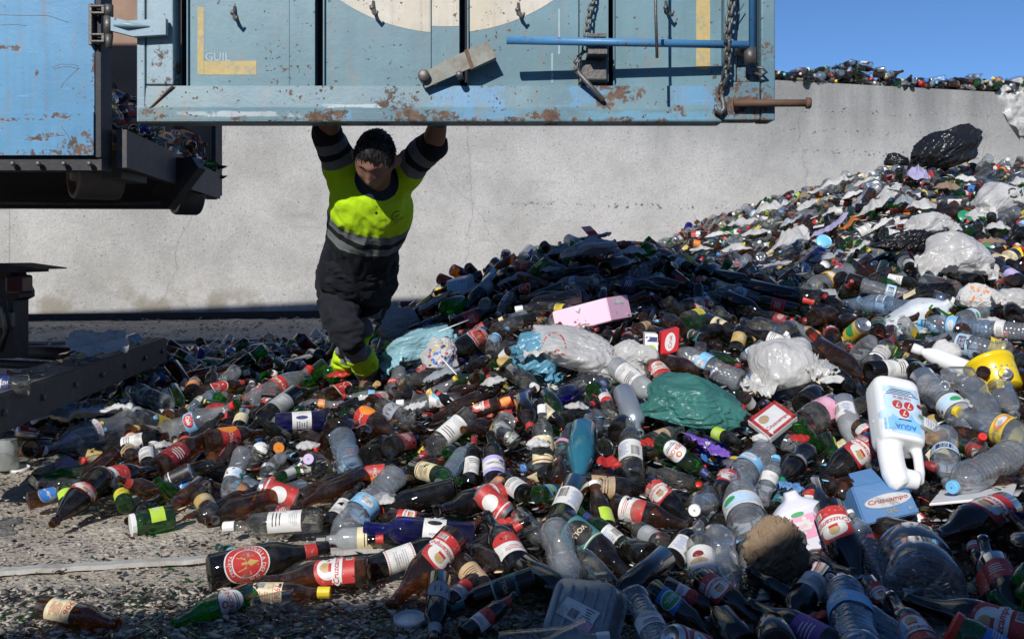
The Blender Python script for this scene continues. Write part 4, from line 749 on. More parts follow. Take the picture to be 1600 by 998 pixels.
def try_drop(t, x, y, r, tol, k=1., front=False, yaw=None):
    P = PR[t]; L = P['L']*k; R = P['R']*k; yaw = r.uniform(0, 2*math.pi) if yaw is None else yaw; ux, uy = math.cos(yaw), math.sin(yaw)
    fr = (.06, .22, .38, .55, .72, .92); rr = (1, 1, 1, .95, .6, .42); g = []
    for a, b_ in zip(fr, (1,)*6 if t[:3] == 'bro' else rr):
        q = hmax(x+ux*L*(a-.5), y+uy*L*(a-.5), R*b_)
        if q is None or q > 8: return None
        g.append(q)
    h = [q+R*b_ for q, b_ in zip(g, rr)]
    lo, hi = max(h[:3])*.75+.25*sum(h[:3])/3, max(h[3:])*.75+.25*sum(h[3:])/3
    sl_ = max(-.75, min(.75, (hi-lo)/(L*.45))); c = (lo+hi)/2
    c = max(c, .3*max(h)+.7*c)
    if c+R*.5 > Hs(x, y)+tol: return None
    co_, si = math.cos(math.atan(sl_)), math.sin(math.atan(sl_)); d = Vector((ux*co_, uy*co_, si)); a = Vector((x, y, c))-d*L/2
    if front:
        p0, p1 = toPx(a), toPx(a+d*L*.7); hit = 0
        for q in np.linspace(0, 1, 5):
            i, j = int((p0[0]+(p1[0]-p0[0])*q)/4), int((p0[1]+(p1[1]-p0[1])*q)/4)
            if 0 <= i < 400 and 0 <= j < 250 and MK[i, j]+.04 > a.y*.5+(a.y+d.y*L)*.5 - .0 and MK[i, j] < 90: hit += 1
        if hit >= 2: return None
    for q in np.linspace(0, 1, 8):
        z = a+d*L*q; stamp(z.x, z.y, z.z, R*(1 if q < .6 else .5))
    return a, d, L, R
def in_view(x, y, pad=60): u = 800+x/y*F; return -pad < u < 1600+pad
LOW = []; TOP = []
def far_area(r):
    # sample plan positions with density that follows what the camera sees
    while True:
        y = r.choices([r.uniform(1.9, 4.2), r.uniform(4.2, 7), r.uniform(7, 14.4)], [.30, .27, .43])[0]
        x = r.uniform(-850/F*y, 860/F*y)
        if Hs(x, y) > .012 and y < wall_y(x)-.15: return x, y
rr_ = random.Random(5)
for _ in range(5200):
    x, y = far_area(rr_); t, m, lab, neck, cap = choose(rr_, y > 7); q = try_drop(t, x, y, rr_, -.03, rr_.uniform(.78, 1.) if y < 6 else rr_.uniform(1., 1.3))
    if q: LOW.append((t, m, lab, neck, cap, q, rr_.uniform(0, 6.28)))

# ------------------------------------------------------------------ things one can point at that are not bottles
A = place_soft
A('plastic_bag', 'tied teal plastic bag full of waste in the middle of the heap', 'bag', 1080, 638, 138, 74, 'teal_film', 19, 10, dep=.9, knot=(-.85, -.2, -.35), crease=.26, full=.32, cap='the teal bag')
A('plastic_bag', 'tied white plastic bag bulging right of the teal bag', 'bag', 1222, 575, 112, 88, 'white_film', 8, -14, dep=.8, knot=(-.35, -.3, -.9), crease=.12, cap='the tied white bag')
wb = A('plastic_bag', 'torn white plastic bag with red print spilling bottles under the pink box', 'bag', 905, 553, 142, 74, 'white_film', 12, 10, dep=.8, crease=.2, cap='the torn white bag')
d_ = DL(wb, wb.location+Vector((-.11, 0, .035)), (1, 0, -.25), (.2, 0, 1))
for i in range(20):
    t0, t1 = i/20*2*math.pi*.8, (i+1)/20*2*math.pi*.8; d_.poly([(math.cos(t0)*.045, math.sin(t0)*.055), (math.cos(t0)*.050, math.sin(t0)*.061), (math.cos(t1)*.050, math.sin(t1)*.061), (math.cos(t1)*.045, math.sin(t1)*.055)], 'red_print')
for i in range(5): d_.rect(-.01+.012*i, -.02+.01*(i % 3), .016, .005, 'red_print')
d_.rect(.05, -.075, .05, .007, 'red_print'); d_.rect(.10, -.06, .03, .006, 'red_print'); d_.done(wb)
A('plastic_bag', 'light blue plastic bag tucked behind the torn white bag', 'bag', 838, 560, 62, 80, 'blue_film', 15, 30, dep=.7, crease=.2, cap='the light blue bag')
A('plastic_bag', 'pale blue plastic bag lying right of the worker boots', 'bag', 658, 542, 105, 54, 'pale_blue_film', 21, -12, dep=.8, crease=.15, cap='the pale blue bag')
A('plastic_bag', 'grey plastic bag in shade behind the worker knee', 'bag', 622, 512, 64, 56, 'grey_film', 23, 12, dep=.8, crease=.2)
dw = A('wrapper', 'small crumpled wrapper with coloured dots on the pale blue bag', 'wrapper', 690, 556, 52, 52, 'white_film', 27, 0, dep=.6, crease=.3, y=4.35)
def dots(o, cols, n, w_, h_, r_, seed):
    d_ = DL(o, o.location, (1, 0, 0), (0, .2, 1)); rg = random.Random(seed)
    for i in range(n): d_.oval(rg.uniform(-w_, w_), rg.uniform(-h_, h_), r_*rg.uniform(.6, 1.5), r_*rg.uniform(.6, 1.4), rg.choice(cols)+'_print', i % 3, 8)
    d_.b.obj('print', o)['kind'] = 'stuff'
dots(dw, ['blue', 'navy', 'red', 'yellow', 'blue'], 46, .055, .045, .011, 3)
A('plastic_bag', 'white crumpled bag beneath the frosted bottle', 'bag', 985, 556, 56, 46, 'white_film', 31, 0, dep=.7, crease=.2)
A('paper_sheet', 'white sheet of torn bag spread under the steel beam', 'sheet', 130, 652, 150, 46, 'white_paper', 33, -6, sheet=True, cap='the white sheet')
A('plastic_bag', 'large white plastic bag draped high on the sunlit heap', 'bag', 1492, 402, 105, 66, 'white_film', 41, 10, dep=.9, crease=.12, flat=.6, cap='the large white bag')
A('plastic_bag', 'white crumpled bag just above left of the large white bag', 'bag', 1450, 352, 66, 34, 'white_film', 43, -10, dep=.9, crease=.2)
c3 = A('plastic_bag', 'white shopping bag marked C3 near the right edge', 'bag', 1556, 314, 84, 48, 'white_film', 47, -20, dep=.9, crease=.13, cap='the bag marked C3')
d_ = DL(c3, c3.location+Vector((.09, 0, .06)), (1, 0, .1), (0, 0, 1)); d_.text('C3', 0, 0, .14, 'black_print', 1); d_.done(c3)
DR = []
def drape(kind, label, cat, px, py, wpx, dpx, mat, seed, lift=.03, cap=None, n=30, hk=.85):
    """film lying over the heap: it follows what is below it, rucked up into soft folds, with a torn outline"""
    y = ray_surface(px, py, .03); s = F/y; w_ = wpx/s; grow = min(3., max(1.3, .9/max(.12, (Hs((px-800)/F*(y+.4), y+.4)-Hs((px-800)/F*(y-.2), y-.2))/.6+.12)*.35)); dd = dpx/s*grow; c = W(px, py, y); v = []; f = []; r0 = Vector((seed*1.9, seed*.7, 3)); yaw = (seed*37 % 90-45)*math.pi/180
    for i in range(n+1):
        for j in range(n+1):
            a, b_ = i/n*2-1, j/n*2-1; m_ = max(abs(a), abs(b_)); l_ = math.hypot(a, b_) or 1; a, b_ = a*m_/l_, b_*m_/l_           # square to disc
            th = math.atan2(b_, a); e = .80+.30*noise.noise(Vector((math.cos(th)*1.3, math.sin(th)*1.3, seed)))+.12*noise.noise(Vector((math.cos(th)*4, math.sin(th)*4, seed)))
            X = a*w_*.5*e; Y = b_*dd*.5*e; x, y2 = c.x+X*math.cos(yaw)-Y*math.sin(yaw)*.5, c.y+X*math.sin(yaw)*.5+Y*math.cos(yaw)
            p = Vector((x, y2*.8, 0))*(3.2/w_)*.6+r0; k = 1-.55*(a*a+b_*b_)
            fold = (1-abs(noise.noise(p+noise.noise_vector(p*1.4)*.35))*2.6)*.55+(1-abs(noise.noise(p*2.3))*2.4)*.28+noise.noise(p*5)*.10
            v.append((x-c.x, y2-c.y, Hs(x, y2)+lift+max(w_*.20, dpx/s*hk)*(fold*.75+.30)*k+.004-c.z))
    N = (n+1)**2; v2 = [(q[0], q[1], q[2]-.003) for q in v]
    for i in range(n):
        for j in range(n): q = i*(n+1)+j; f += [(q, q+n+1, q+n+2, q+1), (N+q, N+q+1, N+q+n+2, N+q+n+1)]
    b = MB(); b.add(v+v2, f, mat, True); o = b.obj(kind); o.location = c; o['category'] = cat
    if label: o['label'] = label
    else: DR.append((o, px, py, mat))
    for q in v[::3]: stamp(c.x+q[0], c.y+q[1], c.z+q[2]-.02, .03)
    mask_capsule((px-wpx*.25, py), (px+wpx*.25, py), dpx*.32, y)
    if cap: SPECIAL.append((cap, px, py))
    return o
drape('plastic_sheet', 'lavender plastic sheet lying on the sunlit slope', 'plastic sheet', 1296, 362, 92, 40, 'lilac_film', 51, cap='the lavender sheet')
drape('plastic_bag', 'white plastic bag in the sun left of the lavender sheet', 'bag', 1238, 388, 74, 50, 'white_film', 53)
drape('plastic_bag', 'white plastic bag right of the lavender sheet', 'bag', 1366, 333, 78, 36, 'white_film', 57)
drape('plastic_bag', 'small white bag at the far left end of the upper slope', 'bag', 1218, 310, 44, 24, 'white_film', 59)
drape('plastic_bag', 'white bag beside brown card on the upper slope', 'bag', 1286, 300, 74, 26, 'white_film', 61)
drape('plastic_bag', 'white bag against the concrete wall on the upper slope', 'bag', 1318, 282, 54, 22, 'white_film', 63)
drape('paper_bag', 'pale lilac paper bag under the black bin bag', 'paper bag', 1434, 284, 44, 34, 'lilac_film', 67)
for k_, (px, py, w_, h_, m_) in enumerate(((1200, 335, 46, 24, 'white_film'), (1160, 352, 50, 16, 'white_film'), (1120, 372, 44, 14, 'white_paper'), (1180, 372, 60, 22, 'white_film'), (1150, 395, 56, 18, 'white_film'), (1210, 420, 60, 24, 'white_film'), (1235, 352, 40, 18, 'grey_film'), (1262, 325, 44, 18, 'white_film'), (1330, 312, 40, 16, 'white_paper'), (1350, 290, 40, 14, 'white_film'),
     (1390, 305, 44, 20, 'white_film'), (1412, 322, 44, 20, 'grey_film'), (1330, 352, 48, 18, 'orange_film'), (1375, 360, 40, 18, 'white_paper'), (1480, 300, 44, 18, 'kraft_paper'), (1525, 345, 40, 20, 'white_film'), (1400, 398, 50, 22, 'white_film'), (1340, 395, 44, 18, 'white_film'), (1290, 410, 50, 20, 'grey_film'), (1560, 362, 46, 20, 'white_film'), (1590, 290, 40, 18, 'white_film'), (1510, 285, 36, 14, 'white_paper'), (1095, 392, 46, 12, 'white_film'), (1255, 300, 36, 14, 'kraft_paper'), (1440, 330, 60, 24, 'white_film'),
     (1300, 335, 36, 14, 'white_film'), (1360, 275, 30, 12, 'white_film'), (1550, 385, 40, 18, 'kraft_paper'), (1420, 355, 50, 20, 'white_paper'),
     (1010, 700, 46, 26, 'red_film'), (530, 590, 44, 18, 'red_film'), (690, 590, 60, 24, 'grey_film'), (770, 600, 44, 22, 'white_film'), (250, 700, 44, 20, 'white_film'), (650, 640, 44, 22, 'white_paper'), (1060, 600, 40, 20, 'white_film'), (1300, 600, 40, 22, 'white_paper'), (1500, 640, 50, 30, 'white_film'), (600, 790, 60, 34, 'white_film'), (840, 700, 40, 24, 'white_paper'),
     (740, 455, 50, 20, 'grey_film'), (800, 440, 60, 20, 'grey_film'), (860, 425, 46, 18, 'grey_film'), (680, 475, 54, 22, 'grey_film'), (880, 400, 60, 20, 'grey_film'), (990, 400, 50, 16, 'white_film'), (1190, 690, 44, 22, 'white_paper'), (1150, 640, 40, 20, 'red_film'), (1545, 505, 40, 18, 'white_film'), (340, 640, 40, 18, 'red_film'), (480, 700, 40, 20, 'white_film'), (950, 730, 52, 28, 'red_film'), (1250, 690, 36, 20, 'red_film'), (900, 640, 36, 18, 'white_film'))):
    if m_ == 'red_film' and 'red_film' not in MAT: plastic_film('red_film', (.55, .04, .035), .35, .15)
    drape({'white_paper': 'paper_sheet', 'kraft_paper': 'paper_sheet'}.get(m_, 'plastic_sheet'), None, {'white_paper': 'paper', 'kraft_paper': 'paper'}.get(m_, 'plastic sheet'), px, py, w_*1.15, h_*1.15, m_, 200+k_*3, n=22, hk=.85 if py < 420 else .5)
A('rubbish_bag', 'big shiny black bin bag on top of the heap', 'rubbish bag', 1478, 235, 112, 58, 'black_film', 71, -20, dep=.8, crease=.13, knot=(-.85, 0, -.5), flat=.8, y=11.2, cap='the black bin bag')
A('rubbish_bag', 'small torn black bag left of the big bin bag', 'rubbish bag', 1402, 252, 34, 22, 'black_film', 73, 0, dep=.8, crease=.3, y=11.2)
A('rubbish_bag', 'torn black bag on the slope above the milky jug', 'rubbish bag', 1418, 378, 72, 32, 'black_film', 75, -10, dep=.8, crease=.3)
A('paper_bag', 'crumpled brown paper bag standing in the lower right', 'paper bag', 1208, 866, 72, 106, 'kraft_paper', 76, 4, dep=.9, crease=.6, full=.12, flat=1, cap='the brown paper bag')
A('paper_ball', 'crumpled paper with orange marks by the right edge', 'paper', 1530, 466, 58, 44, 'white_paper', 79, 0, dep=.8, crease=.3); dots(bpy.data.objects['paper_ball'], ['orange'], 26, .07, .05, .012, 5)
A('plastic_bag', 'white and green crumpled wrapper at the right edge', 'wrapper', 1580, 470, 50, 34, 'white_film', 81, 20, dep=.7, crease=.25)
A('paper_ball', 'dirty tissue lying on the white spray bottle', 'tissue', 1474, 555, 46, 40, 'white_paper', 83, 20, dep=.8, crease=.25, y=4.05)
A('paper_sheet', 'crumpled light card under the small box by the crest', 'paper', 926, 374, 58, 22, 'grey_film', 85, -10, sheet=True)
A('plastic_bag', 'grey plastic bag in shade on the crest left of the wall gap', 'bag', 925, 388, 80, 28, 'grey_film', 87, -8, dep=.9, crease=.25)
A('paper_sheet', 'beige paper scrap lying behind the steel beam', 'paper', 232, 582, 58, 22, 'grey_film', 89, -6, sheet=True)
A('paper_ball', 'dirty cardboard lump under the pale blue labelled bottle', 'paper', 1462, 686, 36, 26, 'kraft_paper', 91, 0, dep=.8, crease=.2)
A('wrapper', 'small blue crisp packet left of the amber stub', 'wrapper', 1234, 764, 38, 30, 'paper_blue', 93, 10, sheet=True)
# pink box
o, O, a_, b_, c_ = para('gift_box', 'pale pink cardboard box lying on the heap crest in sun', 'box', (955, 501, 4.85), (947, 465, 4.88), (870, 523, 4.88), (988, 495, 5.02), 'pink_card', 'the pink box')
m = MB(); n_ = (a_.cross(c_)).normalized(); n_ = n_ if n_.y < 0 else -n_
p0 = a_*.68+c_*.30+n_*.0015; m.add([p0, p0+c_*.45, p0+c_*.45+a_*.2, p0+a_*.2], [(0, 1, 2, 3)], 'white_print'); m.obj('sticker', o)
m = MB(); n2 = (a_.cross(b_)).normalized(); n2 = n2 if n2.y < 0 else -n2
# blue beer carton
o, O, a_, b_, c_ = para('beer_carton', 'blue beer carton with white lettering, crushed, at lower right', 'carton', (1352, 820, 2.60), (1330, 760, 2.78), (1438, 800, 2.70), (1328, 836, 2.72), 'paper_blue', 'the blue carton', .004)
def face_print(o, A_, B_, flip=False):
    n = A_.cross(B_).normalized(); n = n if n.dot(Vector((0, -1, .2))) > 0 else -n
    class FL(LB):
        def wrap(s, a, b, lay): return tuple(A_*b+B_*a+n*(.0012+.0005*lay))
    l = FL(1, 0, 1)
    def rect(a, b, w, h, mat, lay=0): l.strip([(a-w/2, b-h/2, b+h/2), (a+w/2, b-h/2, b+h/2)], mat, lay)
    l.rect = rect; return l
l = face_print(o, a_, b_); l.oval(.54, .46, .86, .34, 'white_print'); l.oval(.54, .46, .80, .28, 'white_print', .5)
l.text('Cruzcampo', .54, .46, .74, 'red_print', 1.3, 0, .1, .3, None, .02); l.text('0,0', .54, .18, .2, 'gold_print', 1, 0, 0, .16); l.text('8u', .88, .16, .08, 'white_print', 1, 0, 0, .12)
l.b.obj('lettering', o); l = face_print(o, a_, c_); l.text('Cruzcampo', .5, .35, .85, 'white_print', 1, 3.14, 0, .3); l.b.obj('lettering', o)
fl = MB(); fl.add([a_*.98+b_*.05, a_*.98+b_*.6, a_*1.28+b_*.55+Vector((0, .04, 0)), a_*1.22+b_*.12+Vector((0, .05, 0)), a_*.98+b_*.05+Vector((0, .002, -.001)), a_*.98+b_*.6+Vector((0, .002, -.001)), a_*1.28+b_*.55+Vector((0, .042, 0)), a_*1.22+b_*.12+Vector((0, .052, 0))], [(0, 1, 2, 3), (7, 6, 5, 4), (0, 3, 7, 4), (1, 5, 6, 2), (2, 6, 7, 3)], 'paper_blue'); fl.obj('flap', o)
# red and white card box
o, O, a_, b_, c_ = para('beer_carton', 'flattened white card with red border between tied white bag and jar', 'carton', (1204, 684, 3.32), (1168, 656, 3.45), (1246, 650, 3.5), (1205, 692, 3.33), 'white_card', None, .002)
l = face_print(o, a_, b_); l.rect(.5, .93, .98, .12, 'red_print'); l.rect(.93, .5, .12, .98, 'red_print'); l.rect(.06, .5, .1, .98, 'red_print'); l.rect(.5, .06, .98, .1, 'red_print'); l.text('Cruzcampo', .5, .28, .8, 'red_print', 1, 0, 0, .22); l.oval(.3, .65, .3, .3, 'beige_print', 1); l.b.obj('lettering', o)
# chocolate wrapper
o = A('wrapper', 'purple chocolate wrapper with white lettering below the teal bag', 'wrapper', 1102, 701, 72, 42, 'lilac_film', 95, 25, sheet=True, thick=.004, fold=.5, cap='the purple wrapper')
o.data.materials[0] = simple('purple_wrap', (.20, .10, .48), .3, var=.08)
d_ = DL(o, o.location, (1, 0, -.42), (.3, -.3, 1)); d_.text('Milka', -.01, .012, .085, 'white_print', 1, 0, .15, None, None, .03); d_.oval(.03, -.022, .07, .035, 'blue_print', 1); d_.oval(.035, -.022, .03, .016, 'gold_print', 2); d_.done(o)
# small cartons
o, O, a_, b_, c_ = para('juice_carton', 'small white and lime juice carton left of the cola carton', 'carton', (1008, 556, 4.12), (1008, 521, 4.16), (1028, 557, 4.12), (1005, 552, 4.25), 'white_card', None, .002)
l = face_print(o, a_, b_); l.rect(.5, .75, .9, .22, 'navy_print'); l.oval(.5, .32, .8, .4, 'lime_print'); l.b.obj('print', o)
o, O, a_, b_, c_ = para('juice_carton', 'small red carton with white oval standing above the clear water bottle', 'carton', (1032, 556, 4.14), (1034, 520, 4.2), (1060, 548, 4.18), (1028, 552, 4.25), 'red_card', None, .002)
l = face_print(o, a_, b_); l.oval(.5, .5, .6, .8, 'white_print'); l.text('Cruz', .5, .5, .55, 'red_print', 1, 1.57); l.b.obj('print', o)
para('card_box', 'small yellow card box near the right edge of the sunlit slope', 'box', (1573, 412, 5.9), (1568, 398, 5.95), (1600, 400, 5.9), (1570, 408, 6.0), 'yellow_tub', None, .002)
para('card_box', 'lilac and white small box among bottles at far left', 'box', (90, 736, 3.62), (90, 724, 3.64), (123, 728, 3.62), (86, 728, 3.72), 'lilac_film', None, .002)
o, O, a_, b_, c_ = para('plastic_tub', 'blue patterned plastic tub at the left foot of the shaded slope', 'tub', (700, 462, 5.9), (697, 440, 5.95), (732, 456, 5.85), (712, 455, 6.1), 'milk_plastic', 'the blue tub', .006)
l = face_print(o, a_, b_); l.rect(.5, .55, .85, .7, 'light_blue_print')
for i in range(5): l.rect(.15+.17*i, .55, .02, .66, 'white_print', 1)
l.b.obj('print', o)
para('card_board', 'white board edge lying above the litre bottle at right', 'board', (1452, 790, 2.75), (1452, 786, 2.75), (1582, 778, 2.72), (1470, 768, 3.0), 'white_card', None, .0015)
para('card_box', 'dark red flat box on the crest of the shaded slope', 'box', (930, 380, 6.4), (915, 362, 6.45), (945, 378, 6.4), (922, 372, 6.6), 'red_card', None, .002)
# lids
def lid(px, py, wpx, mat, label, tiltx, y=None, tz=0):
    y = y or ray_surface(px, py, .02); r = wpx/2/(F/y); b = MB(); v, f = lathe([(.004, .002), (.004, r*.86), (.0, r*.9), (.0, r), (.012, r), (.013, r*.97), (.004, r*.93), (.0065, r*.9), (.0065, .002)], 32); b.add(v, f, mat, True)
    o = b.obj('lid'); o.location = W(px, py, y); o.rotation_euler = (math.radians(tiltx), math.radians(tz), 0); tag(o, label, 'lid'); mask_capsule((px-wpx*.3, py), (px+wpx*.3, py), 10, y); return o
lid(640, 972, 50, 'white_cap', 'white metal lid lying open side up on the gravel at the bottom', 8, 2.17); SPECIAL.append(('the metal lid', 640, 972))
lid(31, 735, 30, 'white_cap', 'small white lid on the ground beside the translucent cup', 6, 3.72)
lid(1507, 339, 22, 'green_cap', 'round green lid on the sunlit upper slope', 60)
lid(790, 567, 28, 'gold_cap', 'pale gold jar lid lying on glass below the pink box', 25)
lid(1287, 378, 24, 'sky_cap', 'pale blue round lid at the foot of the lavender sheet', 65)
# translucent cup standing at left, white spray bottle, tub, jugs
PR['bucket'] = dict(p=[(.0, .002), (.0, .040), (.003, .042), (.10, .034), (.104, .034), (.106, .032), (.103, .002)], lab=(.02, .08), neck=(.09, .1), L=.106, R=.042)
PR['spray'] = dict(p=[(.004, .002), (0, .026), (.004, .031), (.16, .031), (.18, .027), (.20, .018), (.205, .014), (.212, .014), (.213, .018), (.245, .018), (.246, .012)], lab=(.03, .14), neck=(.02, .05), L=.246, R=.031)
PR['tub'] = dict(p=[(.004, .002), (0, .085), (.006, .092), (.06, .1), (.11, .106), (.112, .111), (.128, .111), (.13, .106), (.133, .002)], lab=(.108, .13), neck=(.1, .12), L=.133, R=.106)
for k_, v_ in dict(bucket=('plastic_cup', 'translucent cup'), spray=('spray_bottle', 'spray bottle'), tub=('paint_tub', 'tub')).items(): TN[k_] = v_
o = bottle('bucket', 'frosted_glass', None, None, None, Matrix.Translation(W(13, 735, 3.72)) @ Matrix.Diagonal((.95, .95, 1.05, 1)), 0, 'upturned translucent plastic cup standing on bare ground at far left'); o.location.z = .004
hero('spray', 'white_plastic', None, (1528, 585), (1434, 545), 28, 0, 'red', None, 0, None, None, 0, 'white plastic spray bottle lying under the dirty tissue')
o = bottle('tub', 'yellow_tub', None, None, None, Matrix.Translation(W(1566, 612, 3.75)) @ Matrix.Rotation(math.radians(-38), 4, 'X') @ Matrix.Rotation(math.radians(-8), 4, 'Y') @ Matrix.Diagonal((.85, .85, 1.0, 1)), 0, 'yellow plastic tub with blue lettered rim near right edge'); mask_capsule((1550, 595), (1590, 595), 34, 3.7); SPECIAL.append(('the yellow tub', 1568, 590))
l = LB(.1, .085, .045); l.rect(0, 0, .6, .045, 'blue_print'); l.text('PINTURA', -.55*.1, 0, .10, 'white_print', 1, 0, 0, .03); l.b.obj('label', o); o.rotation_euler.z += 0
# white softened-water jug with a handle, mouth down
y = 2.98; s = F/y; b = MB()
def sup(z, a, d_, n=4, k=24): return [(a*math.copysign(abs(math.cos(t))**(2/n), math.cos(t)), d_*math.copysign(abs(math.sin(t))**(2/n), math.sin(t)), z) for t in [2*math.pi*i/k for i in range(k)]]
def loft(b, rings, mat):
    n = len(rings[0]); v = [p for r in rings for p in r]; f = [(i*n+k, i*n+(k+1) % n, (i+1)*n+(k+1) % n, (i+1)*n+k) for i in range(len(rings)-1) for k in range(n)]
    f += [tuple(range(n-1, -1, -1)), tuple(range((len(rings)-1)*n, len(rings)*n))]; b.add(v, f, mat, True)
Wd = 72/s/2; loft(b, [sup(z, a*Wd, d_*Wd) for z, a, d_ in ((.345, .55, .4), (.343, .80, .6), (.335, .93, .72), (.32, 1, .8), (.20, 1, .82), (.14, .98, .82), (.12, .9, .75))], 'white_plastic')
b.tube([(-Wd*.44, 0, .16), (-Wd*.42, 0, .08), (-Wd*.36, 0, .03), (-Wd*.2, 0, .0), (-Wd*.1, 0, -.01)], [Wd*.54, Wd*.52, Wd*.52, Wd*.46, Wd*.3], 'white_plastic', 20); b.tube([(-Wd*.6, 0, .022), (Wd*.58, 0, .022)], Wd*.40, 'white_plastic', 20)
b.tube([(Wd*.66, 0, .15), (Wd*.76, 0, .10), (Wd*.74, 0, .05), (Wd*.55, 0, .02)], [Wd*.30, Wd*.21, Wd*.21, Wd*.30], 'white_plastic', 16)
me = fuse(b, 'water_jug', .0035, 8, ['white_plastic']); jug = link('water_jug', me); tag(jug, 'white water jug with handle and pale blue label, upside down at right', 'jug')
jug.matrix_world = Matrix.Translation(W(1413, 757, 2.80)) @ Matrix.Rotation(math.radians(11), 4, 'Y') @ Matrix.Rotation(math.radians(-42), 4, 'X'); bpy.context.view_layer.update()
mw = jug.matrix_world; R_ = mw.to_3x3() @ Vector((-1, 0, 0)); U_ = mw.to_3x3() @ Vector((0, 0, -1))     # printed the other way up
d_ = DL(jug, mw @ Vector((0, 0, .215)), R_, U_); d_.rect(0, 0, Wd*1.84, .165, 'pale_blue_print'); d_.rect(Wd*.1, .045, Wd*1.5, .055, 'light_blue_print', .5)
for i in range(8): d_.oval(-Wd*.9+Wd*.24*i, .012+.012*math.sin(i*1.9), Wd*.5, .03, 'pale_blue_print', 1)
d_.text('AGUA', 0, .060, Wd*.92, 'blue_print', 2, 0, 0, None, None, .03); d_.rect(0, .035, Wd*.55, .004, 'navy_print', 2)
for a, b_ in ((0, .012), (-.017, -.016), (.017, -.016)): d_.oval(a, b_, .030, .030, 'red_print', 2.5); d_.text('7', a, b_, .012, 'white_print', 3.2)
d_.text('TRES SIETES', 0, -.042, Wd*.8, 'red_print', 2); 
for i in range(4): d_.rect(0, -.052-.006*i, Wd*(1.5-.2*i), .0022, 'navy_print', 2)
for i in range(3): d_.oval(-Wd*.75, .045-.035*i, .018, .014, ('grey', 'green', 'dark_red')[i]+'_print', 2)
d_.done(jug, 'label'); mask_capsule((1410, 630), (1412, 745), 40, 2.75); SPECIAL.append(('the white water jug', 1412, 685))
for i in np.linspace(0, 1, 8): q = mw @ Vector((0, 0, .33*i)); stamp(q.x, q.y, q.z-.02, .07)
# milky jug up the slope
b = MB(); y = 4.85; s = F/y; Wd = .105
loft(b, [sup(z, a*Wd, d_*Wd) for z, a, d_ in ((0, .6, .5), (.004, .85, .7), (.02, .98, .8), (.18, 1, .82), (.22, .9, .78), (.27, .58, .5), (.30, .26, .26), (.305, .2, .2), (.33, .2, .2))], 'milk_plastic')
o = link('water_jug', fuse(b, 'water_jug', .005, 5, ['milk_plastic'])); tag(o, 'milky translucent jug lying with its mouth up right on the slope', 'jug')
o.matrix_world = Matrix.Translation(W(1392, 532, y)) @ Matrix.Rotation(math.radians(50), 4, 'Y') @ Matrix.Rotation(math.radians(25), 4, 'X'); bpy.context.view_layer.update()
mw = o.matrix_world; d_ = DL(o, mw @ Vector((0, 0, .08)), (.6, 0, .75), (-.7, -.3, .55)); d_.rect(0, 0, .13, .10, 'light_blue_print'); d_.oval(0, .0, .11, .05, 'white_print', 1); d_.done(o, 'label')
mask_capsule((1395, 520), (1440, 482), 26, y-.05); SPECIAL.append(('the milky jug', 1415, 500))
for i in np.linspace(0, 1, 6): q = mw @ Vector((0, 0, .3*i)); stamp(q.x, q.y, q.z-.02, .08)
# detergent bottle with pink label
b = MB(); y = 2.62; s = F/y; Wd = 42/s
loft(b, [sup(z, a*Wd, d_*Wd, 3.2) for z, a, d_ in ((0, .8, .5), (.006, .92, .6), (.02, 1, .65), (.10, 1, .66), (.135, .9, .6), (.15, .6, .45), (.16, .3, .3), (.18, .25, .25))], 'lilac_plastic')
o = link('detergent_bottle', fuse(b, 'detergent_bottle', .004, 5, ['lilac_plastic'])); tag(o, 'white detergent bottle with pink flowered label right of the paper bag', 'bottle')
o.matrix_world = Matrix.Translation(W(1272, 872, y)) @ Matrix.Rotation(math.radians(-18), 4, 'Y') @ Matrix.Rotation(math.radians(-12), 4, 'X'); bpy.context.view_layer.update(); mw = o.matrix_world
d_ = DL(o, mw @ Vector((-.01, 0, .088)), mw.to_3x3() @ Vector((1, 0, 0)), mw.to_3x3() @ Vector((0, 0, 1))); d_.rect(0, 0, Wd*1.3, .06, 'pink_print'); d_.rect(-Wd*.1, .004, Wd*.9, .025, 'white_print', 1)
for i in range(7): d_.oval(Wd*(-.5+.17*i), -.015+.018*((i*5) % 3), .012, .010, 'white_print', 1.2)
d_.text('Jabon', -Wd*.1, .003, Wd*.6, 'pink_print', 2); d_.oval(0, .035, Wd*.5, .012, 'green_print', 1); d_.done(o, 'label'); mask_capsule((1240, 835), (1270, 835), 36, y); SPECIAL.append(('the detergent bottle', 1250, 835))
# the big clear water jug whose base faces the camera
jg = hero('jug', P_, None, (1410, 918), (1455, 882), 116, -1, None, None, 6, 2.34, None, 0, 'huge clear plastic water jug seen base first at lower right')
for i in range(5): t_ = i*2*math.pi/5; rb = MB(); rb.tube([(.012*math.cos(t_), .012*math.sin(t_), .012), (.045*math.cos(t_), .045*math.sin(t_), .004), (.075*math.cos(t_), .075*math.sin(t_), -.001)], [.002, .003, .0025], P_, 6); rb.obj('base_rib', jg)
rb = MB(); rb.tube([(.092*math.cos(i*.314), .092*math.sin(i*.314), .012) for i in range(21)], .0025, P_, 6); rb.obj('base_ring', jg); SPECIAL.append(('the big clear jug', 1436, 897))
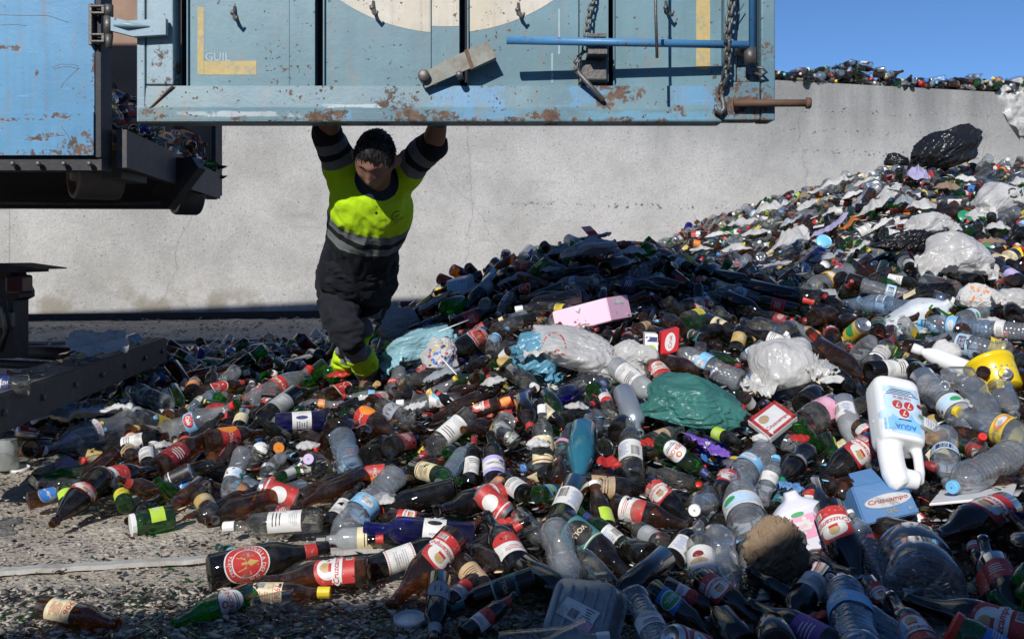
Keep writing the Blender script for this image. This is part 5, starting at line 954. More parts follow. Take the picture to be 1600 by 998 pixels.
# clear fruit punnet
y = 2.13; s = F/y; b = MB(); Lx, Ly, Hh = 126/s/2*.92, .085, .045; rings = []
for z, k_ in ((0, 1.08), (.0, 1.0), (.006, .98), (Hh*.5, .94), (Hh, .88), (Hh+.003, .84)): rings.append([(x*k_, yy*k_, z) for x, yy, _ in sup(0, Lx, Ly, 6, 40)])
n = 40; v = [p for r in rings for p in r]; f = [(i*n+k, i*n+(k+1) % n, (i+1)*n+(k+1) % n, (i+1)*n+k) for i in range(len(rings)-1) for k in range(n)]+[tuple(range((len(rings)-1)*n, len(rings)*n))]
b.add(v, f, 'frosted_glass', True); o = b.obj('fruit_punnet'); tag(o, 'upturned clear plastic fruit punnet with white label at the bottom edge', 'punnet')
for i in range(5): MB().box((-Lx*.7+Lx*.35*i, 0, Hh+.0045), (.006, Ly*1.3, .003), 'frosted_glass').obj('rib', o)
o.matrix_world = Matrix.Translation(W(912, 972, y)+Vector((0, 0, -.0))) @ Matrix.Rotation(math.radians(-22), 4, 'Z') @ Matrix.Rotation(math.radians(38), 4, 'X'); bpy.context.view_layer.update(); mw = o.matrix_world
d_ = DL(o, mw @ Vector((0, -.01, Hh)), mw.to_3x3() @ Vector((1, -.35, 0)), mw.to_3x3() @ Vector((.35, 1, 0))); d_.rect(0, 0, .085, .045, 'white_print', 3); d_.bars(-.008, -.006, .022, .020, 'black_print', 4); d_.lines(.022, .004, .024, .03, 'black_print', 5, 4); d_.rect(.028, -.02, .035, .022, 'pink_print', 5); d_.done(o, 'label')
mask_capsule((880, 965), (950, 965), 45, y); SPECIAL.append(('the fruit punnet', 912, 962))
for i in (-1, 0, 1):
    for j in (-1, 0, 1): q = mw @ Vector((i*Lx*.7, j*Ly*.7, Hh)); stamp(q.x, q.y, q.z-.02, .03)
# tray of clear plastic at right
b = MB(); v = []; y = 3.7; s = F/y; rings = [[(x*k_, yy*k_, z) for x, yy, _ in sup(0, .062, .045, 5, 32)] for z, k_ in ((.03, .8), (.027, .86), (0, 1.0), (0, 1.08))]; n = 32
v = [p for r in rings for p in r]; b.add(v, [(i*n+k, i*n+(k+1) % n, (i+1)*n+(k+1) % n, (i+1)*n+k) for i in range(3) for k in range(n)]+[tuple(range(n-1, -1, -1))], P_, True)
o = b.obj('plastic_tray'); o.matrix_world = Matrix.Translation(W(1500, 592, y)) @ Matrix.Rotation(math.radians(50), 4, 'X'); tag(o, 'small clear plastic tray showing its cross ribbed base left of yellow tub', 'tray')
for a in (.6, -.6): MB().box((0, 0, .031), (.08, .004, .003), P_, Matrix.Rotation(a, 4, 'Z')).obj('rib', o)
SPECIAL += [('the worker boots', 590, 595), ('the pale wall base', 420, 520), ('the steel beam', 150, 600)]
mask_capsule((535, 565), (585, 600), 24, 4.7)
# drinking straw / stick
def stick(p0, p1, r, mat, label, name='drinking_straw', cat='straw'):
    b = MB(); b.tube([W(*p0), W(*p1)], r, mat, 8); o = b.obj(name); rebase(o, W(*p0)); tag(o, label, cat)
stick((686, 555, 4.2), (716, 588, 4.12), .003, 'white_plastic', 'thin white plastic stick leaning from the dotted wrapper'); stick((625+60, 518, 4.9), (672+60, 500, 5.0), .003, 'white_plastic', 'white stick lying on the shaded slope above the pale blue bag')
for h in HEROES:
    h = list(h)
    if h[5] == 0: h[5] = PR[h[0]]['R']*2*F/ray_surface((h[3][0]+h[4][0])/2, (h[3][1]+h[4][1])/2, .02)*.9
    hero(*h)

# ------------------------------------------------------------------ second filling, round and between those
rr_ = random.Random(9)
for _ in range(20000):
    x, y = far_area(rr_); t, m, lab, neck, cap = choose(rr_, y > 7)
    q = try_drop(t, x, y, rr_, .035+.02*rr_.random()+(.03 if y > 7 else 0), rr_.uniform(.66, .94) if y < 5 else rr_.uniform(.85, 1.1) if y < 8 else rr_.uniform(1.05, 1.45), True)
    if q: TOP.append((t, m, lab, neck, cap, q, rr_.uniform(0, 6.28)))
print('LOW', len(LOW), 'TOP', len(TOP))
def screen_size(q):
    a, d, L, R = q; p = a+d*L/2; s = F/p.y; u, v = toPx(p)
    if not (-20 < u < 1620 and v < 1010): return 0
    sx = math.hypot(d.x, d.z)*L; return s*R*2*s*max(sx, R*2)
TOP.sort(key=lambda e: -screen_size(e[5]))
NIND = 200
def mat_from(q, roll, kk=True):
    a, d, L, R = q; up = Vector((-d.x*.2, -.5, 1)); return Matrix.Translation(a) @ basis(d, up)
cnt = 0; REST = []
for e in TOP:
    t, m, lab, neck, cap, q, roll = e
    if cnt < NIND and screen_size(q) > 0:
        k = q[3]/PR[t]['R']; M = mat_from(q, roll) @ Matrix.Rotation((roll-3.14)*(.3 if cnt % 2 else .95), 4, 'Z') @ Matrix.Diagonal((k, k, k, 1))
        bottle(t, m, lab, neck, cap, M, (cnt % 4)+1 if t in ('water', 'soda', 'water_small') else 0, None, 20); cnt += 1
    else: REST.append(e)
# everything else in the heap: one joined mass
_SD = {}
def stuff_piece(t, m, lab, neck, cap, seg):
    k = (t, m, lab, neck, cap, seg)
    if k in _SD: return _SD[k]
    P = PR[t]; pr = P['p']
    pr = [p for i, p in enumerate(pr) if i in (1, 2) or i > 2]
    if len(pr) > 16: pr = pr[:4]+pr[4:-7:3]+pr[-7:]
    v, f = lathe(pr, seg); v = np.array(v); fm = [m]*len(f); f = [tuple(q) for q in f]
    if lab:
        z0, z1 = P['lab']; base = {'cruz': 'red', 'red_top': 'red', 'amstel': 'red', 'orange_red': 'red', 'peroni': 'white', 'white_bar': 'white', 'white': 'white', 'chateau': 'cream', 'fish': 'white', 'dewhite': 'white', 'cola_red': 'red', 'cola': 'light_blue', 'yellow_wrap': 'yellow', 'water_blue': 'light_blue', 'aqua': 'pale_blue', 'water_green': 'white'}.get(lab) or lab.split('_', 1)[1]
        n = max(3, seg//2); R = P['R']+.0008; o = len(v); vv = []
        h = (z1-z0)*.9
        for i in range(n+1):
            t_ = (-1.3+2.6*i/n); vv += [(R*math.cos(t_), R*math.sin(t_), z0+h*.05), (R*math.cos(t_), R*math.sin(t_), z0+h*.55), (R*math.cos(t_), R*math.sin(t_), z0+h)]
        v = np.vstack([v, vv])
        c2 = base+'_print'; c3 = 'white_print' if base in ('red', 'dark_red', 'light_blue') and 1 <= n else c2
        for i in range(n):
            f += [(o+3*i, o+3*i+3, o+3*i+4, o+3*i+1), (o+3*i+1, o+3*i+4, o+3*i+5, o+3*i+2)]; fm += [c2, c3 if abs(i-n/2) < n*.3 else c2]
    c = neck or cap
    if c:
        z0, z1 = P['neck']; r = .0175 if cap or t in ('soda', 'water', 'water_small') else .0175
        if t in ('jar',): r = .036
        if neck: r = max([rad for z, rad in P['p'] if z0-.01 <= z <= z1+.01] or [.016])+.0005
        o = len(v); vv = [(r*math.cos(i*2*math.pi/seg), r*math.sin(i*2*math.pi/seg), z) for z in (z0, z1+.002) for i in range(seg)]; v = np.vstack([v, vv])
        for i in range(seg): f.append((o+i, o+(i+1) % seg, o+seg+(i+1) % seg, o+seg+i)); fm.append(c+('_print' if neck else '_cap'))
        f.append(tuple(range(o+seg, o+2*seg))); fm.append(c+('_print' if neck else '_cap'))
    _SD[k] = (v, f, fm); return _SD[k]
def join_stuff(items, name):
    V = []; loops = []; ln = []; mi = []; mats = []; off = 0
    for t, m, lab, neck, cap, q, roll in items:
        seg = 14 if q[0].y < 4.5 else (10 if q[0].y < 8 else 8)
        v, f, fm = stuff_piece(t, m, lab, neck, cap, seg); k = q[3]/PR[t]['R']
        M = np.array(mat_from(q, roll) @ Matrix.Rotation((roll-3.14)*.9, 4, 'Z') @ Matrix.Diagonal((k, k, k, 1))); V.append(v @ M[:3, :3].T+M[:3, 3])
        for q_, mm in zip(f, fm):
            loops.extend(i+off for i in q_); ln.append(len(q_))
            if mm not in mats: mats.append(mm)
            mi.append(mats.index(mm))
        off += len(v)
    V = np.concatenate(V).astype(np.float32); me = bpy.data.meshes.new(name); me.vertices.add(len(V)); me.vertices.foreach_set('co', V.ravel()); me.loops.add(len(loops)); me.loops.foreach_set('vertex_index', loops)
    st = np.concatenate([[0], np.cumsum(ln)[:-1]]).astype(np.int32); me.polygons.add(len(ln)); me.polygons.foreach_set('loop_start', st); me.polygons.foreach_set('loop_total', ln); me.polygons.foreach_set('material_index', mi); me.polygons.foreach_set('use_smooth', [True]*len(ln))
    for k in mats: me.materials.append(MAT[k])
    me.update(calc_edges=True); me.validate(); o = link(name, me); o['kind'] = 'stuff'; return o, len(ln)
o, n = join_stuff([e for e in LOW+REST if in_view(e[5][0].x, e[5][0].y, 400)], 'bottle_heap'); print('stuff faces', n)
# ------------------------------------------------------------------ ground, heap base, wall
m, nt, p = newmat('dirt_ground'); v = worldco(nt); L = nt.links.new
c = mixc(nt, rampv(nt, nz(nt, v, 2.2, 7, .65), .35, .65), (.33, .285, .225), (.60, .53, .43)); c = mixc(nt, rampv(nt, nz(nt, v, 38, 8, .7), .40, .62), c, (.34, .295, .24)); c = mixc(nt, rampv(nt, nz(nt, v, 120, 4, .6), .56, .68, 0, .8), c, (.46, .42, .36))
vo = _n(nt, 'ShaderNodeTexVoronoi'); vo.inputs['Scale'].default_value = 75; L(v, vo.inputs['Vector']); sp = mth(nt, 'GREATER_THAN', _sep := vo.outputs['Distance'], 9.)
c = mixc(nt, rampv(nt, nz(nt, v, 260, 2), .64, .7, 0, .5), c, (.16, .16, .12)); L(c, p.inputs['Base Color']); p.inputs['Roughness'].default_value = .93; p.inputs['Specular IOR Level'].default_value = .25
bump(nt, p, mth(nt, 'ADD', nz(nt, v, 70, 8, .7), mth(nt, 'MULTIPLY', vo.outputs['Distance'], -.8)), .6, .012)
xs = list(np.concatenate([[-600, -150, -40, -12, -7], np.arange(-5, .6, .022), np.arange(.6, 9, .25), [12, 20, 60, 200, 600]])); ys = list(np.concatenate([[-300, -60, -15, -5, -1, .5, 1.2], np.arange(1.7, 5.2, .022), np.arange(5.2, 16, .12), [18, 25, 60, 200, 700]]))
nx, ny = len(xs), len(ys); vv = []
for x in xs:
    for y in ys:
        z = 0
        if -5 < x < 9 and 1.5 < y < 15: z = -.012+.020*noise.noise(Vector((x*1.7, y*1.7, 0)))+.012*noise.noise(Vector((x*7, y*7, 3)))+.006*noise.noise(Vector((x*21, y*21, 5)))
        vv.append((x, y, z))
b = MB(); b.add(vv, [(i*ny+j, (i+1)*ny+j, (i+1)*ny+j+1, i*ny+j+1) for i in range(nx-1) for j in range(ny-1)], 'dirt_ground', True); tag(b.obj('ground'), kind='structure')
m, nt, p = newmat('glass_rubble'); v = worldco(nt)
vo = _n(nt, 'ShaderNodeTexVoronoi'); vo.inputs['Scale'].default_value = 32; nt.links.new(v, vo.inputs['Vector'])
r = _n(nt, 'ShaderNodeValToRGB'); r.color_ramp.interpolation = 'CONSTANT'; e = r.color_ramp.elements; e[0].color = (.05, .028, .014, 1); e[1].position = .3; e[1].color = (.11, .11, .10, 1)
for q, cc in ((.45, (.015, .04, .015)), (.55, (.10, .05, .015)), (.60, (.38, .37, .35)), (.74, (.02, .02, .02)), (.88, (.12, .09, .06)), (.95, (.3, .03, .02))): x = e.new(q); x.color = (*cc, 1)
sx = _n(nt, 'ShaderNodeSeparateXYZ'); nt.links.new(vo.outputs['Color'], sx.inputs[0]); nt.links.new(sx.outputs[0], r.inputs[0]); nt.links.new(r.outputs[0], p.inputs['Base Color']); p.inputs['Roughness'].default_value = .35
bump(nt, p, vo.outputs['Distance'], .9, .03)
st = 4; sub = HT[::st, ::st]; nx, ny = sub.shape; b = MB(); vv = []; idx = {}
for i in range(nx):
    for j in range(ny):
        x = X0+(i*st+.5)*CELL; y = Y0+(j*st+.5)*CELL
        if sub[i, j] > .02 and abs(x/y*F) < 1000: idx[(i, j)] = len(vv); vv.append((x, y, max(-.02, float(sub[i, j])-.12+.04*noise.noise(Vector((x*5, y*5, 1)))+.02*noise.noise(Vector((x*14, y*14, 1))))))
ff = [(idx[(i, j)], idx[(i+1, j)], idx[(i+1, j+1)], idx[(i, j+1)]) for (i, j) in idx if (i+1, j) in idx and (i+1, j+1) in idx and (i, j+1) in idx and j*st < NY-4]
b.add(vv, ff, 'glass_rubble', True); tag(b.obj('rubble_mound'), kind='structure')

# loose splinters of glass, scraps and pebbles
def chips(name, n, fn, mats, size, thin=.25):
    v = []; loops = []; ln = []; mi = []; r = RNG
    for k in range(n):
        q = fn()
        if q is None: continue
        x, y, z = q; s = size[0]+(size[1]-size[0])*r.random()**2; yaw = r.random()*6.28; til = (r.random()-.5)*1.1; kn = r.integers(3, 6); o = len(v)
        ring = [(s*(.6+.4*r.random())*math.cos(i*2*math.pi/kn+r.random()*.5)*(1+.5*(kn == 3)), s*(.6+.4*r.random())*math.sin(i*2*math.pi/kn)) for i in range(kn)]
        t = s*thin
        for zz in (0, t):
            for a, c in ring: X = a*math.cos(yaw)-c*math.sin(yaw); Y = a*math.sin(yaw)+c*math.cos(yaw); v.append((x+X, y+Y, z+zz+math.sin(til)*X+s*.2))
        fs = [tuple(range(kn-1, -1, -1)), tuple(range(kn, 2*kn))]+[(i, (i+1) % kn, kn+(i+1) % kn, kn+i) for i in range(kn)]; mm = r.integers(0, len(mats))
        for f in fs: loops.extend(i+o for i in f); ln.append(len(f)); mi.append(int(mm))
    me = bpy.data.meshes.new(name); V = np.array(v, np.float32); me.vertices.add(len(V)); me.vertices.foreach_set('co', V.ravel()); me.loops.add(len(loops)); me.loops.foreach_set('vertex_index', loops)
    me.polygons.add(len(ln)); me.polygons.foreach_set('loop_start', np.concatenate([[0], np.cumsum(ln)[:-1]]).astype(np.int32)); me.polygons.foreach_set('loop_total', ln); me.polygons.foreach_set('material_index', mi)
    for k in mats: me.materials.append(MAT[k])
    me.update(calc_edges=True); o = link(name, me); o['kind'] = 'stuff'; return o
simple('pebble_stone', (.42, .37, .30), .9, var=.4, vs=30); simple('dark_stone', (.12, .11, .10), .8, var=.4, vs=30); simple('pale_stone', (.45, .42, .36), .9, var=.3, vs=30)
def on_ground(ymax=5.2, dens=1):
    y = 1.9+(RNG.random()**1.3)*(ymax-1.9); x = (RNG.random()*2-1)*.56*y
    h = Hs(x, y); return (x, y, max(0, h-.10)*0+(.0 if h < .03 else max(0, h-.10)))
chips('broken_glass', 9000, lambda: on_ground(), [B, B, D, G, C, 'pebble_stone', 'pebble_stone', K], (.003, .012))
def front(): 
    y = 1.85+RNG.random()*.55; x = -.62*y+RNG.random()*y*.75; return (x, y, Hs(x, y)*0+.0)
chips('glass_splinters', 5000, front, [C, 'pebble_stone', 'pebble_stone', D, 'dark_stone', G, B], (.005, .016), .2)
chips('pebbles', 3500, lambda: on_ground(4.8), ['pebble_stone', 'pale_stone', 'pebble_stone'], (.002, .007), .8)
chips('far_gravel', 3500, lambda: (lambda y: ((RNG.random()-.62)*.9*y, y, 0.))(5.2+RNG.random()*8), ['pebble_stone', 'pale_stone', 'pebble_stone', C], (.008, .028), .6)
def on_heap():
    y = 2.2+RNG.random()**2.4*12; x = (RNG.random()*1.5-.5)*.54*y; h = Hs(x, y)
    return None if h < .04 or y > wall_y(x)-.2 else (x, y, h+(-.05 if y < 7 else .0)+.03*RNG.random())
chips('heap_splinters', 15000, on_heap, [B, D, C, C, G, K, 'grey_print', B], (.006, .030), .12)
def far_heap():
    y = 7.5+RNG.random()*6.5; x = (.05+RNG.random()*.5)*y; h = Hs(x, y)
    return None if h < .3 or y > wall_y(x)-.2 else (x, y, h+.02+.05*RNG.random())
chips('paper_scraps', 650, far_heap, ['white_print', 'white_cap', 'white_print', 'grey_print', C, 'cream_print', 'white_paper', 'light_blue_print', 'beige_print', C, 'white_cap', 'red_print'], (.012, .07), .12)

# concrete retaining wall
m, nt, p = newmat('old_concrete'); v = worldco(nt); L = nt.links.new
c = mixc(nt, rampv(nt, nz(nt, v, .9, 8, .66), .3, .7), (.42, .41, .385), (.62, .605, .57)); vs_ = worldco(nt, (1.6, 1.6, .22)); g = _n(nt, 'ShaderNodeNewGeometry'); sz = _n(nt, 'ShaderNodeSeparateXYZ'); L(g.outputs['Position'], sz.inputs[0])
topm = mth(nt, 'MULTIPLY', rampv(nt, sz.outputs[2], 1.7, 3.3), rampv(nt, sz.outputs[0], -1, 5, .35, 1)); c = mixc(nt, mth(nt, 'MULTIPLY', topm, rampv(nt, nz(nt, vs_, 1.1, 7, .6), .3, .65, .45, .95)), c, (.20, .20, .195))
c = mixc(nt, rampv(nt, nz(nt, v, 28, 6, .7), .40, .60, .25, 0), c, (.30, .29, .27)); c = mixc(nt, rampv(nt, nz(nt, v, 45, 3, .7), .60, .70, 0, .5), c, (.66, .65, .62))
c = mixc(nt, rampv(nt, nz(nt, v, 42, 2, .5), .665, .70, 0, .8), c, (.16, .15, .14))
c = mixc(nt, mth(nt, 'MULTIPLY', rampv(nt, nz(nt, worldco(nt, (.5, .5, 2.6)), 3, 5), .60, .72), .3), c, (.27, .26, .25))
rows = None                                     # rows of honeycombed holes at the pour lines
for zc, xa in ((2.9, 5.6), (2.58, 5.8), (2.28, 6.0), (1.45, 1.7)):
    a = rampv(nt, mth(nt, 'ABSOLUTE', mth(nt, 'SUBTRACT', sz.outputs[2], mth(nt, 'ADD', zc, mth(nt, 'MULTIPLY', nz(nt, v, 1.5, 2), .10)))), .03, .055, 1, 0)
    a = mth(nt, 'MULTIPLY', a, rampv(nt, mth(nt, 'ABSOLUTE', mth(nt, 'SUBTRACT', sz.outputs[0], xa)), 1.3, 2.2, 1, 0)); rows = a if rows is None else mth(nt, 'MAXIMUM', rows, a)
holes = mth(nt, 'MULTIPLY', rows, rampv(nt, nz(nt, worldco(nt, (1, 1, 1.6)), 15, 4, .6), .60, .66, 0, .75)); c = mixc(nt, holes, c, (.07, .06, .05))
cr = None
for x0, k in ((-4.55, .35), (-6.2, .0), (-.62, .02), (.55, -.75), (4.2, .03), (7.2, .02)):
    d = mth(nt, 'ABSOLUTE', mth(nt, 'SUBTRACT', mth(nt, 'ADD', sz.outputs[0], mth(nt, 'MULTIPLY', nz(nt, v, 1.4, 6, .6), .5 if k else .03)), mth(nt, 'ADD', x0+(.25 if k else .015), mth(nt, 'MULTIPLY', sz.outputs[2], k))))
    d = rampv(nt, d, .003, .012, .38, 0); cr = d if cr is None else mth(nt, 'MAXIMUM', cr, d)
c = mixc(nt, cr, c, (.20, .19, .18))
c = mixc(nt, mth(nt, 'MULTIPLY', rampv(nt, sz.outputs[2], .65, .15), rampv(nt, nz(nt, v, 2.3, 5), .45, .62, 0, .75)), c, (.27, .24, .18))
L(c, p.inputs['Base Color']); p.inputs['Roughness'].default_value = .92; p.inputs['Specular IOR Level'].default_value = .2
bump(nt, p, mth(nt, 'SUBTRACT', mth(nt, 'ADD', mth(nt, 'MULTIPLY', nz(nt, v, 48, 5, .75), .8), mth(nt, 'MULTIPLY', nz(nt, v, 2.2, 5), 1.6)), holes), .55, .022)
def wall_piece(name, x0, x1, z0, z1, dy0, dy1, mat):
    b = MB(); b.add([(x0, wall_y(x0)+dy0, z0), (x1, wall_y(x1)+dy0, z0), (x1, wall_y(x1)+dy1, z0), (x0, wall_y(x0)+dy1, z0), (x0, wall_y(x0)+dy0, z1(x0)), (x1, wall_y(x1)+dy0, z1(x1)), (x1, wall_y(x1)+dy1, z1(x1)), (x0, wall_y(x0)+dy1, z1(x0))],
      [(0, 3, 2, 1), (4, 5, 6, 7), (0, 1, 5, 4), (1, 2, 6, 5), (2, 3, 7, 6), (3, 0, 4, 7)], mat); return b.obj(name)
WT = lambda x: 3.37-.012*(x-3)
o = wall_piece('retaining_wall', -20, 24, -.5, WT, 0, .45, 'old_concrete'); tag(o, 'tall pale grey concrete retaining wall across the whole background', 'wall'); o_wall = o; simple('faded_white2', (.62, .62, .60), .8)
simple('dark_steel', (.035, .035, .038), .6, .3, var=.3, bmp=.3, dirt=.3, dirtcol=(.10, .085, .07)); simple('grimy_steel', (.075, .075, .078), .65, .2, var=.3, bmp=.4, dirt=.5, dirtcol=(.16, .13, .10))
simple('worn_rail', (.22, .22, .22), .4, .7, var=.3, dirt=.4)
b = MB(); b.add([tuple(q) for q in [(-20, wall_y(-20)-.12, .002), (3, wall_y(3)-.12, .002), (3, wall_y(3)-.003, .002), (-20, wall_y(-20)-.003, .002), (-20, wall_y(-20)-.12, .085), (3, wall_y(3)-.12, .085), (3, wall_y(3)-.003, .085), (-20, wall_y(-20)-.003, .085)]], [(0, 3, 2, 1), (4, 5, 6, 7), (0, 1, 5, 4), (1, 2, 6, 5), (2, 3, 7, 6), (3, 0, 4, 7)], 'dark_steel'); tag(b.obj('kerb'), kind='structure')
b = MB(); a0, a1 = W(-200, 548, 8.9), W(520, 530, 9.3); a0.z = a1.z = .012; b.tube([a0, a1], .02, 'worn_rail', 8); tag(rebase(b.obj('ground_rail'), a0), 'thin worn steel rail set in the gravel before the wall', 'rail')
# steel strip let into the ground, lower left
a0, a1 = W(-60, 898, .8*F/498), W(700, 852, .8*F/452); b = MB(); dv = (a1-a0); dv.z = 0; nn_ = Vector((-dv.y, dv.x, 0)).normalized()*.016; V_ = []; N_ = 60
for i in range(N_+1):
    q = a0+dv*i/N_; q.z = .003+.004*noise.noise(Vector((i*.4, 0, 0)))
    for s_, z_ in ((-1, 0), (-1, .012), (1, .012), (1, 0)): V_.append(q+nn_*s_*(1+.08*noise.noise(Vector((i*.9, s_, 0))))+Vector((0, 0, z_-.006)))
m_ = simple('scraped_metal', (.50, .49, .46), .5, .1, var=.2, vs=12, bmp=.5, dirt=.9, dirtcol=(.26, .22, .17)); b.add(V_, [(i*4+k, i*4+(k+1) % 4, (i+1)*4+(k+1) % 4, (i+1)*4+k) for i in range(N_) for k in range(4)], 'scraped_metal'); tag(rebase(b.obj('metal_strip'), a0), 'scraped light metal strip let into the dirt at lower left', 'metal strip')
for k_, (x_, y_) in enumerate((((1340, 140), (1367, 152)), ((1372, 156), (1386, 163)), ((1394, 166), (1405, 171)), ((1414, 176), (1428, 181)))):
    zz = [wall_y((q[0]-800)/F*16) for q in (x_, y_)]; zz = [wall_y((q[0]-800)/F*z)-.001 for q, z in zip((x_, y_), zz)]; b = MB(); p0, p1 = W(*x_, zz[0]), W(*y_, zz[1]); b.add([p0+Vector((0, 0, .01)), p1+Vector((0, 0, .008)), p1-Vector((0, 0, .008)), p0-Vector((0, 0, .01)), p0+Vector((0, -.003, 0)), p1+Vector((0, -.003, 0))], [(0, 1, 5, 4), (4, 5, 2, 3)], 'faded_white2'); b.obj('scrape', o_wall)
# the bank behind the wall, with its own spill of bottles on the crest
b = MB(); V_ = []; nxx, nyy = 90, 14
for i in range(nxx+1):
    x = -2+14*i/nxx
    for j in range(nyy+1):
        t = j/nyy*5; z = WT(x)-.05+.10*min(1, t/1.0)+.05*noise.noise(Vector((x*1.3, t*1.3, 2))); V_.append((x, wall_y(x)+.05+t, z))
b.add(V_, [(i*(nyy+1)+j, (i+1)*(nyy+1)+j, (i+1)*(nyy+1)+j+1, i*(nyy+1)+j+1) for i in range(nxx) for j in range(nyy)], 'glass_rubble', True); tag(b.obj('upper_bank'), kind='structure')
rr_ = random.Random(21); items = []
for k in range(620):
    x = rr_.uniform(3.2, 10.5); dy = rr_.random()**1.4*1.1+.02; t, m, lab, neck, cap = choose(rr_, k % 3 == 0)
    if neck == 'red': neck = None
    hump = .14+.09*noise.noise(Vector((x*.9, 0, 4)))+.12*math.exp(-((x-5.2)/.8)**2)+.10*math.exp(-((x-8.2)/.7)**2)
    yaw = rr_.uniform(0, 6.28); d = Vector((math.cos(yaw), math.sin(yaw), rr_.uniform(-.3, .3))).normalized(); Ld = PR[t]['L']*1.25
    c = Vector((x, wall_y(x)+dy, WT(x)+PR[t]['R']+rr_.random()*hump-.01)); items.append((t, m, lab, neck, cap, (c-d*Ld/2, d, Ld, PR[t]['R']*1.25), rr_.uniform(0, 6.28)))
join_stuff(items, 'bottle_spill')
def crest():
    x = 3.2+RNG.random()*7.5; return (x, wall_y(x)+.03+RNG.random()*.5, WT(x)+.0+RNG.random()*.10)
chips('crest_splinters', 1800, crest, [C, C, B, 'white_print', G, 'grey_print', 'red_print'], (.012, .05), .15)
me = sheet_mesh('plastic_sheet', .6, .8, .12, 'white_film', 99, n=30, fold=1.6); o = link('plastic_sheet', me); o.location = W(1592, 168, wall_y(9)-.25); o.rotation_euler = (math.radians(82), math.radians(-30), math.radians(12)); tag(o, 'torn white plastic sheet hanging over the wall top at far right', 'plastic sheet')
# added unseen wall behind the camera, its top cut to shade the nearest heap
b = MB(); yb = -1.5; 
PW = [(-14, 2.3), (-2.4, 2.50), (-2.09, 2.61), (-1.62, 2.64), (-1.15, 2.71), (-.82, 2.75), (-.64, 2.83), (-.3, 2.96), (0, 3.02), (1, 3.15), (9, 3.3)]; V_ = []
for x, z in PW: V_ += [(x, yb, -.5), (x, yb, z), (x, yb-.3, z), (x, yb-.3, -.5)]
b.add(V_, [(i*4+k, i*4+(k+1) % 4, i*4+4+(k+1) % 4, i*4+4+k) for i in range(len(PW)-1) for k in range(4)]+[(0, 1, 2, 3), tuple(range(len(V_)-1, len(V_)-5, -1))], 'old_concrete')
tag(b.obj('shade_wall'), 'unseen concrete shade wall added behind the camera', 'wall')

